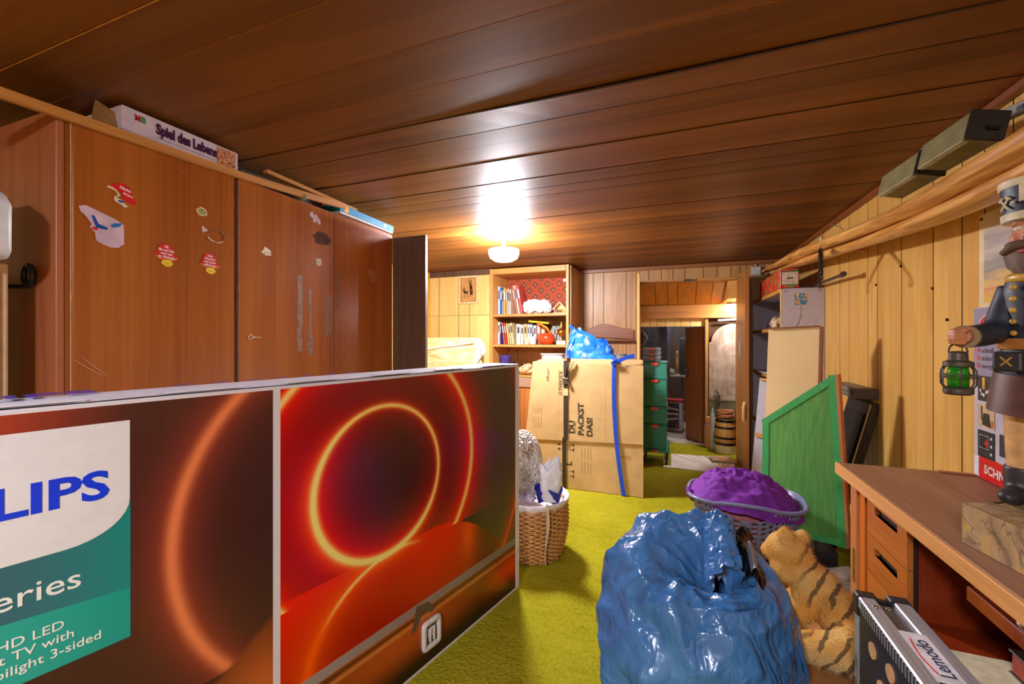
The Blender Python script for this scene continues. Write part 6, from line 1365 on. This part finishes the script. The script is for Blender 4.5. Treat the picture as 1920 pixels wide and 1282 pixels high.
tag(b_, 'white plastic bag with torn pointed edge standing in the wicker basket', 'bag')
b2 = MB().grid(lambda u, v: (lambda a: Vector((0.085 * (0.75 + 0.25 * v) * math.cos(a), 0.052 * (0.8 + 0.2 * v) * math.sin(a), 0.075 * v + 0.012 * math.sin(3 * a))))(2 * PI * u), 30, 6, True)
tag(b2.build('blue_plastic_bag', plain((40, 48, 160), 0.25, 0, 0.1, 0.3, 20), loc=(-0.68, 2.385, 0.335), smooth=60), 'dark blue plastic bag wrapped round the foot of the white bag in the basket', 'bag')
tag(bag_shape(0.045, 0.04, 0.03, 0.02, 3, 31, 40, 20).build('crumpled_wrapper', plain((180, 170, 190), 0.3, 0, 0.4, 0.3, 14), loc=(-0.775, 2.29, 0.355), smooth=50), 'crumpled lilac and brown wrapper in front of the bubble wrap in the basket', 'wrapper')

# purple laundry basket on a low carton
tag(MB().box(0.14, 0.545, 2.36, 2.72, 0, 0.135).build('low_carton', CARDD, bevel=0.003), 'low brown carton on the carpet under the laundry basket', 'box')
LB = plain((118, 117, 152), 0.35, 0, 0.05); 
lb = thing('laundry_basket', 'grey-lilac plastic laundry basket with round holes behind the blue sack', 'basket', (0.352, 2.545, 0.137), math.radians(-5))
H_ = 0.315
def sup(a, rx, ry, e_=0.62):
    q = lambda k: math.copysign(abs(k) ** e_, k)
    return rx * q(math.cos(a)), ry * q(math.sin(a))
def wallp(a, t):
    rx, ry = 0.195 + 0.062 * t, 0.135 + 0.055 * t
    x, y = sup(a, rx, ry)
    return Vector((x, y, H_ * t))
def topt(a):   # wall height dips below the two grip openings in the long sides
    d = (math.sin(a)); k = max(0.0, 1 - (math.cos(a) / 0.34) ** 2)
    return 0.97 - 0.20 * k ** 0.8 * (abs(d) > 0.5)
mb = MB(); NC, NR = 56, 8
for i in range(NC):
    for j in range(NR):
        a0, a1 = 2 * PI * i / NC, 2 * PI * (i + 1) / NC
        ring, hole = [], []
        for (s_, t_) in ((0, 0), (.5, 0), (1, 0), (1, .5), (1, 1), (.5, 1), (0, 1), (0, .5)):
            a = a0 + (a1 - a0) * s_; tm = 0.10 + (topt(a) - 0.10) * (j + t_) / NR
            ring.append(wallp(a, tm))
        am = (a0 + a1) / 2; rr = 0.30
        for k in range(8):
            th = -3 * PI / 4 + 2 * PI * k / 8
            a = a0 + (a1 - a0) * (0.5 + rr * math.cos(th)); tm = 0.10 + (topt(a) - 0.10) * (j + 0.5 + rr * math.sin(th)) / NR
            hole.append(wallp(a, tm))
        mb.add(ring + hole, [(k, (k + 1) % 8, 8 + (k + 1) % 8, 8 + k) for k in range(8)])
mb.grid(lambda u, v: wallp(2 * PI * u, 0.10 * v), NC * 2, 1, True)
wl_ = mb.build('perforated_wall', LB, lb, smooth=True)
so = wl_.modifiers.new('thickness', 'SOLIDIFY'); so.thickness = 0.0035; so.offset = -1
MB().prism([sup(2 * PI * k / 40, 0.194, 0.134) for k in range(40)], lambda a, b: (a, b, 0.0), (0, 0, 0.004)).build('bottom', LB, lb)
def rimz(a): return H_ + 0.012 * max(0.0, 1 - (math.cos(a) / 0.34) ** 2)
RIM = plain((122, 122, 158), 0.3, 0, 0.04)
rp = [Vector((*sup(2 * PI * k / 96, 0.272, 0.205), rimz(2 * PI * k / 96))) for k in range(96)]
MB().tube(rp, 0.010, 8, closed=True, flat=1.0).build('rim', RIM, lb, smooth=True)
MB().add([wallp(2 * PI * k / 96, topt(2 * PI * k / 96)) for k in range(96)] + [Vector((*sup(2 * PI * k / 96, 0.262, 0.196), rimz(2 * PI * k / 96))) for k in range(96)], [(k, (k + 1) % 96, 96 + (k + 1) % 96, 96 + k) for k in range(96) if topt(2 * PI * (k + .5) / 96) > 0.95]).build('collar', LB, lb, smooth=True)
def cloth(rx, ry, h, amp, seed, nu=120, nv=50, skew=0.0):
    def f(u, v):
        a = 2 * PI * u; r = v
        x, y = sup(a, rx * r, ry * r, 0.75)
        z = h * (1 - r ** 2.6)
        p = Vector((x, y, z))
        w = (1 - r ** 6)
        d = amp * (-1.0 * abs(nz((x * 1.0, y * 2.0, 0), 6, seed)) - 0.6 * abs(nz((x * 1.2, y * 2.6, 0.4), 13, seed + 3)) - 0.25 * abs(nz((x, y * 1.6, 0), 30, seed)))
        p.z += d * (0.3 + 0.7 * w) - skew * x
        return p
    return MB().grid(f, nu, nv, True)
PUR = plain((116, 26, 150), 0.75, 0, 0.1, 0.15, 50)
pc_ = cloth(0.27, 0.204, 0.17, 0.06, 4.0, skew=0.08).build('purple_laundry', PUR, loc=(0.35, 2.545, 0.425), smooth=True); pc_.rotation_euler = (0, 0, math.radians(-5))
tag(pc_, 'heap of crumpled purple cloth filling the laundry basket', 'laundry')
MB().tube([(-0.235, -0.06, 0.0), (-0.262, -0.085, 0.03), (-0.272, -0.075, 0.055)], [0.03, 0.02, 0.006], 10).build('loose_corner', PUR, pc_, smooth=True)
pk = bag_shape(0.15, 0.105, 0.12, 0.03, 3, 41, 48, 24).build('pink_laundry', plain((226, 130, 130), 0.8, 0, 0.15), loc=(0.33, 2.535, 0.145), smooth=50)
tag(pk, 'pink and white laundry showing through the basket holes under the purple cloth', 'laundry')
# magazines and dark things under the green screen
for k, (x_, y_, rz__, c, nm, lb_) in enumerate(((0.80, 2.46, 0.2, (170, 160, 170), 'magazine', 'grey magazine on the floor under the green screen'), (0.83, 2.34, 0.1, (46, 40, 52), 'magazine', 'dark glossy magazine lying nearest the desk leg under the green screen'), (0.76, 2.46, 0.2, (206, 200, 196), 'magazine', 'pale magazine lying farthest left under the green screen'))):
    t = thing(nm, lb_, 'magazine', (x_, y_, 0.001 + 0.04 * k), rz__, 'magazines under the green screen')
    MB().box(-0.10, 0.10, -0.14, 0.14, 0, 0.026).build('pages', plain((206, 196, 190), 0.6, 0, 0.2, 0, 90), t)
    MB().grid(lambda u, v: (-0.102 + 0.204 * u, -0.142 + 0.284 * v, 0.027 + 0.01 * (u ** 3) * k), 6, 4).build('cover', plain(c, 0.25, 0, 0.3, 0, 14), t)
dbx = thing('dark_crate', 'dark low box holding papers under the green screen', 'box', (0.80, 2.78, 0))
MB().box(-0.17, 0.20, -0.07, 0.08, 0, 0.09).build('body', plain((40, 36, 40), 0.3), dbx, bevel=0.004) if False else MB().box(-0.20, 0.0, -0.13, 0.03, 0, 0.17).build('body', plain((40, 36, 40), 0.3), dbx, bevel=0.004)

# ------------------------------------------------------------------ tiger on a carton
tag(MB().box(0.385, 0.60, 1.29, 1.95, 0, 0.235).build('brown_carton', plain((186, 122, 64), 0.7, 0, 0.08, 0.05, 8), bevel=0.003), 'brown carton on the floor under the plush tiger', 'box')
def fur():
    m = Mat('tiger_fur', 0.9, 0, 0.15); x, y, z = m.xyz()
    v = m.coord(); n = m.noise(v, 10, 3); f = m.noise(v, 160, 3)
    # stripes run round the body: bands along the spine direction
    t = x * 0.70 - y * 0.35 - z * 0.45 + (n - 0.5) * 0.05
    w = (t * 165 + (n - 0.5) * 3).sin()
    msk = m.noise(m.coord('Object', (1, 1, 1)), 11, 2).step(0.38, 0.46) * (x - y * 0.3).step(-0.05, 0.02)
    st = w.step(0.55, 0.75) * msk
    c = m.mix((n).step(0.35, 0.65), (218, 152, 66), (230, 182, 106))
    c = m.mix(z.step(0.11, 0.03) * 0.75, c, (222, 192, 140))
    c = m.mix(st * 0.8, c, (66, 50, 40))
    c = m.mix((f - 0.5) * 0.6, c, (240, 220, 180)); m.color(c); m.bump(f, 0.8, 0.008); return m.m
tg = thing('plush_tiger', 'plush tiger with striped back, seen from behind, lying on the brown carton', 'toy', (0.43, 1.71, 0.248))
FUR = fur()
tb = MB()
tb.ball((0.10, -0.11, 0.10), 0.078, 10, 0.85, 1.1, 1.05)
tb.ball((0.085, -0.045, 0.13), 0.082, 10, 0.9, 1.0, 1.0)
tb.ball((0.03, 0.03, 0.17), 0.078, 10, 1.0, 1.0, 1.05)
tb.ball((-0.01, 0.045, 0.225), 0.062, 10)
tb.ball((-0.045, 0.055, 0.275), 0.074, 10, 1.0, 0.95, 0.95)          # head
tb.ball((-0.085, 0.085, 0.255), 0.04, 8, 1.1, 1.0, 0.8)              # muzzle, facing away
tb.ball((-0.065, 0.02, 0.225), 0.045, 8)                             # cheek ruff
tb.tube([(-0.055, 0.03, 0.32), (-0.062, 0.022, 0.352), (-0.066, 0.018, 0.375)], [0.034, 0.026, 0.008], 10)
tb.tube([(0.0, 0.075, 0.31), (0.004, 0.078, 0.335), (0.006, 0.08, 0.352)], [0.028, 0.022, 0.008], 10)
tb.tube([(0.12, -0.13, 0.10), (0.05, -0.145, 0.075), (-0.04, -0.115, 0.052), (-0.085, -0.09, 0.042)], [0.068, 0.06, 0.046, 0.042], 12)   # hind leg
tb.tube([(0.04, 0.06, 0.14), (-0.03, 0.10, 0.07), (-0.09, 0.12, 0.04)], [0.05, 0.04, 0.036], 12)
tb.tube([(0.0, -0.0, 0.14), (-0.055, -0.02, 0.08), (-0.09, -0.01, 0.04)], [0.05, 0.04, 0.034], 12)
tbo = fuse(tb, 'body', FUR, tg, 0.0075, 5)
fm = MB(); ff = random.Random(3)
pol = tbo.data.polygons
for _ in range(9000):
    p = pol[ff.randrange(len(pol))]; n_ = p.normal; c_ = p.center + Vector((ff.uniform(-.004, .004), ff.uniform(-.004, .004), ff.uniform(-.004, .004)))
    d_ = (n_ * 0.55 + Vector((0.7, -0.35, -0.35)) + Vector((ff.uniform(-.4, .4), ff.uniform(-.4, .4), ff.uniform(-.4, .4)))).normalized() * ff.uniform(.008, .014)
    s_ = d_.cross(n_ + Vector((0.01, 0.02, 0))).normalized() * 0.0012
    fm.add([c_ - s_ - n_ * .001, c_ + s_ - n_ * .001, c_ + d_], [(0, 1, 2)])
fo_ = fm.build('fur_pile', FUR, tg, weld=False); fo_['kind'] = 'stuff'
MB().tube([(0.10, -0.19, 0.06), (0.09, -0.24, 0.03), (0.03, -0.27, 0.022), (-0.03, -0.26, 0.022)], [0.022, 0.02, 0.018, 0.012], 10).build('tail', FUR, tg, smooth=True)

# ------------------------------------------------------------------ folded aluminium table beside the desk
AL = Mat('brushed_aluminium', 0.4, 0.45); v_ = AL.coord('Object', (60, 1.5, 60)); n_a = AL.noise(v_, 3, 3); AL.color(AL.ramp(n_a, [(0.3, (150, 150, 154)), (0.7, (190, 190, 196))])); AL = AL.m
ft = thing('folded_camping_table', 'folded aluminium camping table with dark panels and a white label, standing beside the desk', 'table', (0.418, 0.55, 0))
LT = 0.731; HT = 0.66
PAN = plain((52, 46, 46), 0.3, 0.1, 0.12)
for x0, x1 in ((0.002, 0.012), (0.090, 0.100)):
    MB().box(x0, x1, 0.03, LT - 0.03, 0.03, HT - 0.03).build('dark_panel', PAN, ft)
for x0, x1 in ((0.0, 0.034), (0.068, 0.102)):
    MB().box(x0, x1, 0.02, LT - 0.022, HT - 0.028, HT).build('top_rail', AL, ft, bevel=0.003)
    MB().box(x0, x1, 0.02, LT - 0.022, 0.0, 0.028).build('bottom_rail', AL, ft, bevel=0.003)
    MB().box(x0, x1, LT - 0.03, LT - 0.004, 0.028, HT - 0.03).build('end_rail', AL, ft, bevel=0.003)
    MB().box(x0, x1, 0.0, 0.03, 0.028, HT - 0.03).build('end_rail', AL, ft, bevel=0.003)
MB().box(0.034, 0.068, 0.03, LT - 0.03, HT - 0.04, HT - 0.012).build('middle_channel', plain((110, 106, 106), 0.4, 0.7), ft)
MB().box(-0.002, 0.040, LT - 0.03, LT, HT - 0.05, HT + 0.002).box(0.062, 0.104, LT - 0.03, LT, HT - 0.05, HT + 0.002).box(0.040, 0.062, LT - 0.02, LT - 0.004, HT - 0.05, HT - 0.008).build('corner_cap', plain((36, 34, 36), 0.4), ft, bevel=0.003)
MB().box(-0.0025, 0.0, 0.03, LT - 0.05, HT - 0.027, HT - 0.004).build('serrated_strip', (lambda m: (m.color(m.mix((m.xyz()[1] * 520).sin().gt(0.1), (70, 66, 66), (186, 184, 182))), m.m)[1])(Mat('serrated_edge', 0.35, 0.6)), ft)
for yy, zz in ((0.627, 0.58), (0.544, 0.59), (0.46, 0.59), (0.585, 0.525), (0.50, 0.53)):
    MB().tube([(-0.0008, yy, zz), (0.003, yy, zz)], 0.017, 20).build('round_hole', plain((206, 160, 110), 0.6), ft)
MB().box(0.030, 0.076, 0.44, 0.585, HT + 0.0002, HT + 0.001).build('white_label', plain((228, 222, 226), 0.4), ft)
text('lettering', 'Lemodo', 0.034, ft, (0.066, 0.455, HT + 0.0012), (0, 1, 0), (-1, 0, 0), plain((50, 60, 90), 0.4), 'LEFT', 0.01, 0.0005, 0.95)
MB().tube([(0.040 - 0.006 * math.sin(PI * k / 12), 0.46 + 0.10 * k / 12, HT + 0.0015) for k in range(13)], 0.0014, 5).build('red_arc', plain((206, 40, 40), 0.4), ft)
for xx, yy in ((0.02, 0.665), (0.045, 0.665), (0.085, 0.40), (0.018, 0.30)):
    MB().ball((xx, yy, HT + 0.001), 0.006, 8, 1, 1, 0.5).build('rivet', plain((200, 200, 200), 0.2, 1.0), ft, smooth=True)

# ------------------------------------------------------------------ big blue sack
def sackmat():
    m = Mat('blue_sack_plastic', 0.24, 0, 0.6); v = m.coord(); n = m.noise(v, 5, 3)
    m.color(m.ramp(n, [(0.3, (54, 104, 164)), (0.7, (72, 128, 188))])); k = m.noise(m.coord('Object', (1, 1, 0.5)), 22, 4, 0.8); a1 = (m.noise(m.coord('Object', (1, 1, 0.8)), 7, 1, 1.2) - 0.5).abs(); a2 = (m.noise(m.coord('Object', (1.3, 0.8, 1)), 17, 1, 0.8) - 0.5).abs()
    m.bump(a1 * 1.0 + a2 * 0.35 + k * 0.03, 0.55, 0.05)
    m.b.inputs['Coat Weight'].default_value = 0.15; m.b.inputs['Coat Roughness'].default_value = 0.08; return m.m
SK = sackmat()
sk = thing('blue_sack', 'huge shiny crumpled blue plastic sack in the middle foreground on the carpet', 'bag', (0.046, 1.405, 0))
prof = [(0.19, 0.0), (0.262, 0.03), (0.285, 0.10), (0.292, 0.22), (0.288, 0.36), (0.272, 0.48), (0.245, 0.57), (0.205, 0.625), (0.155, 0.648), (0.11, 0.635), (0.075, 0.60), (0.05, 0.56), (0.03, 0.53)]
def pr_at(v):
    t = v * (len(prof) - 1); i = min(int(t), len(prof) - 2); f = t - i
    f = f * f * (3 - 2 * f) * 0.5 + f * 0.5
    return prof[i][0] * (1 - f) + prof[i + 1][0] * f, prof[i][1] * (1 - f) + prof[i + 1][1] * f
folds = [(rnd.uniform(0, 2 * PI), rnd.uniform(0.10, 0.26), rnd.uniform(0.003, 0.011), rnd.uniform(-0.9, 0.9)) for _ in range(9)]
def sackf(u, v):
    a = 2 * PI * u; r, z = pr_at(v)
    mx = 0.085 * max(0, (v - 0.45) / 0.55) ** 1.5; my = 0.0
    top = max(0.0, min(1.0, (v - 0.30) / 0.35))
    z += top * (0.075 * math.cos(a - 2.05) - 0.012 * math.cos(2 * a)) * (1 - max(0, v - 0.72) * 2.2)
    r *= 0.97 + 0.05 * math.sin(2 * a + 0.6) * (1 - v * 0.5)
    r += 0.038 * max(0.0, math.cos(a - 0.35)) ** 2 * math.exp(-((v - 0.5) / 0.16) ** 2)
    p = Vector((r * math.cos(a) + mx, r * math.sin(a) + my, z))
    n_ = Vector((math.cos(a), math.sin(a), 0.0)) * (1 - top * 0.7) + Vector((0, 0, top * 0.9))
    q = p + Vector((nz(p, 4, 1), nz(p, 4, 5), nz(p, 4, 9))) * 0.05
    ca, sa = math.cos(a), math.sin(a)
    d = -0.11 * abs(nz((q.x, q.y, q.z * 0.8), 3.0, 4.0)) + 0.016
    d += -0.07 * abs(nz((ca * 1.1 + v * 1.6, sa * 1.1 - v * 1.3, v * 3.2), 1.7, 12.0)) * min(1, 0.3 + v) + 0.012
    d += -0.036 * abs(nz((q.x, q.y, q.z * 1.5), 7.0, 8.0)) + 0.006
    d += -0.014 * abs(nz((q.x, q.y, q.z * 1.3), 15.0, 2.0)) * (0.5 + 0.3 * top)
    d += -0.005 * abs(nz(q, 32.0, 6.0)) * 0.7
    for (a0, w, am, sw) in folds:
        da = (a - a0 - sw * (1 - v) + PI) % (2 * PI) - PI
        d -= am * 1.6 * math.exp(-abs(da) / w * 1.6) * max(0, min(1, (v - 0.18) * 2.4)) * (1.1 - 0.5 * v)
    env = min(1, v * 7) 
    p += n_ * (d - 0.006) * env * (1 - 0.45 * max(0, min(1, (v - 0.42) * 5)))
    p.z = max(p.z, 0.002)
    return p
MB().grid(sackf, 260, 130, True).build('sack', SK, sk, smooth=38)
BLKP = plain((18, 18, 22), 0.15, 0, 0.3, 0.4, 30)
MB().grid(lambda u, v: Vector((0.125 + 0.055 * u + 0.014 * math.sin(7 * v), -0.10 + 0.20 * v, 0.60 + 0.055 * v + 0.035 * math.sin(PI * u) + 0.02 * crumple(Vector((u, v * 2, 0)), 4, 1))), 20, 40).build('mouth_shade_sheet', BLKP, sk, smooth=50)  # black sheet stands in for the shade inside the sack's open mouth
MB().grid(lambda u, v: Vector((0.155 + 0.02 * u, -0.085 + 0.10 * v, 0.640 + 0.03 * v + 0.015 * math.sin(PI * u))), 6, 10).build('grey_inner_wrap', plain((120, 128, 140), 0.25), sk, smooth=True)
def flapf(u, v):
    b = Vector((0.045 + 0.09 * u, -0.13 + 0.26 * v, 0.575 + 0.065 * v))
    b.z += 0.105 * math.sin(PI * min(1, u * 0.62 + 0.12)) * (1 - 0.35 * abs(v - 0.55)) + 0.03 * (crumple(Vector((u, v * 2, 0)), 3.4, 6) - 0.2) + 0.012 * math.sin(9 * v + 3 * u)
    b.x += 0.03 * (crumple(Vector((u * 2, v, 1)), 3.0, 3) - 0.3)
    return b
MB().grid(flapf, 40, 60).build('gathered_flap', SK, sk, smooth=40)
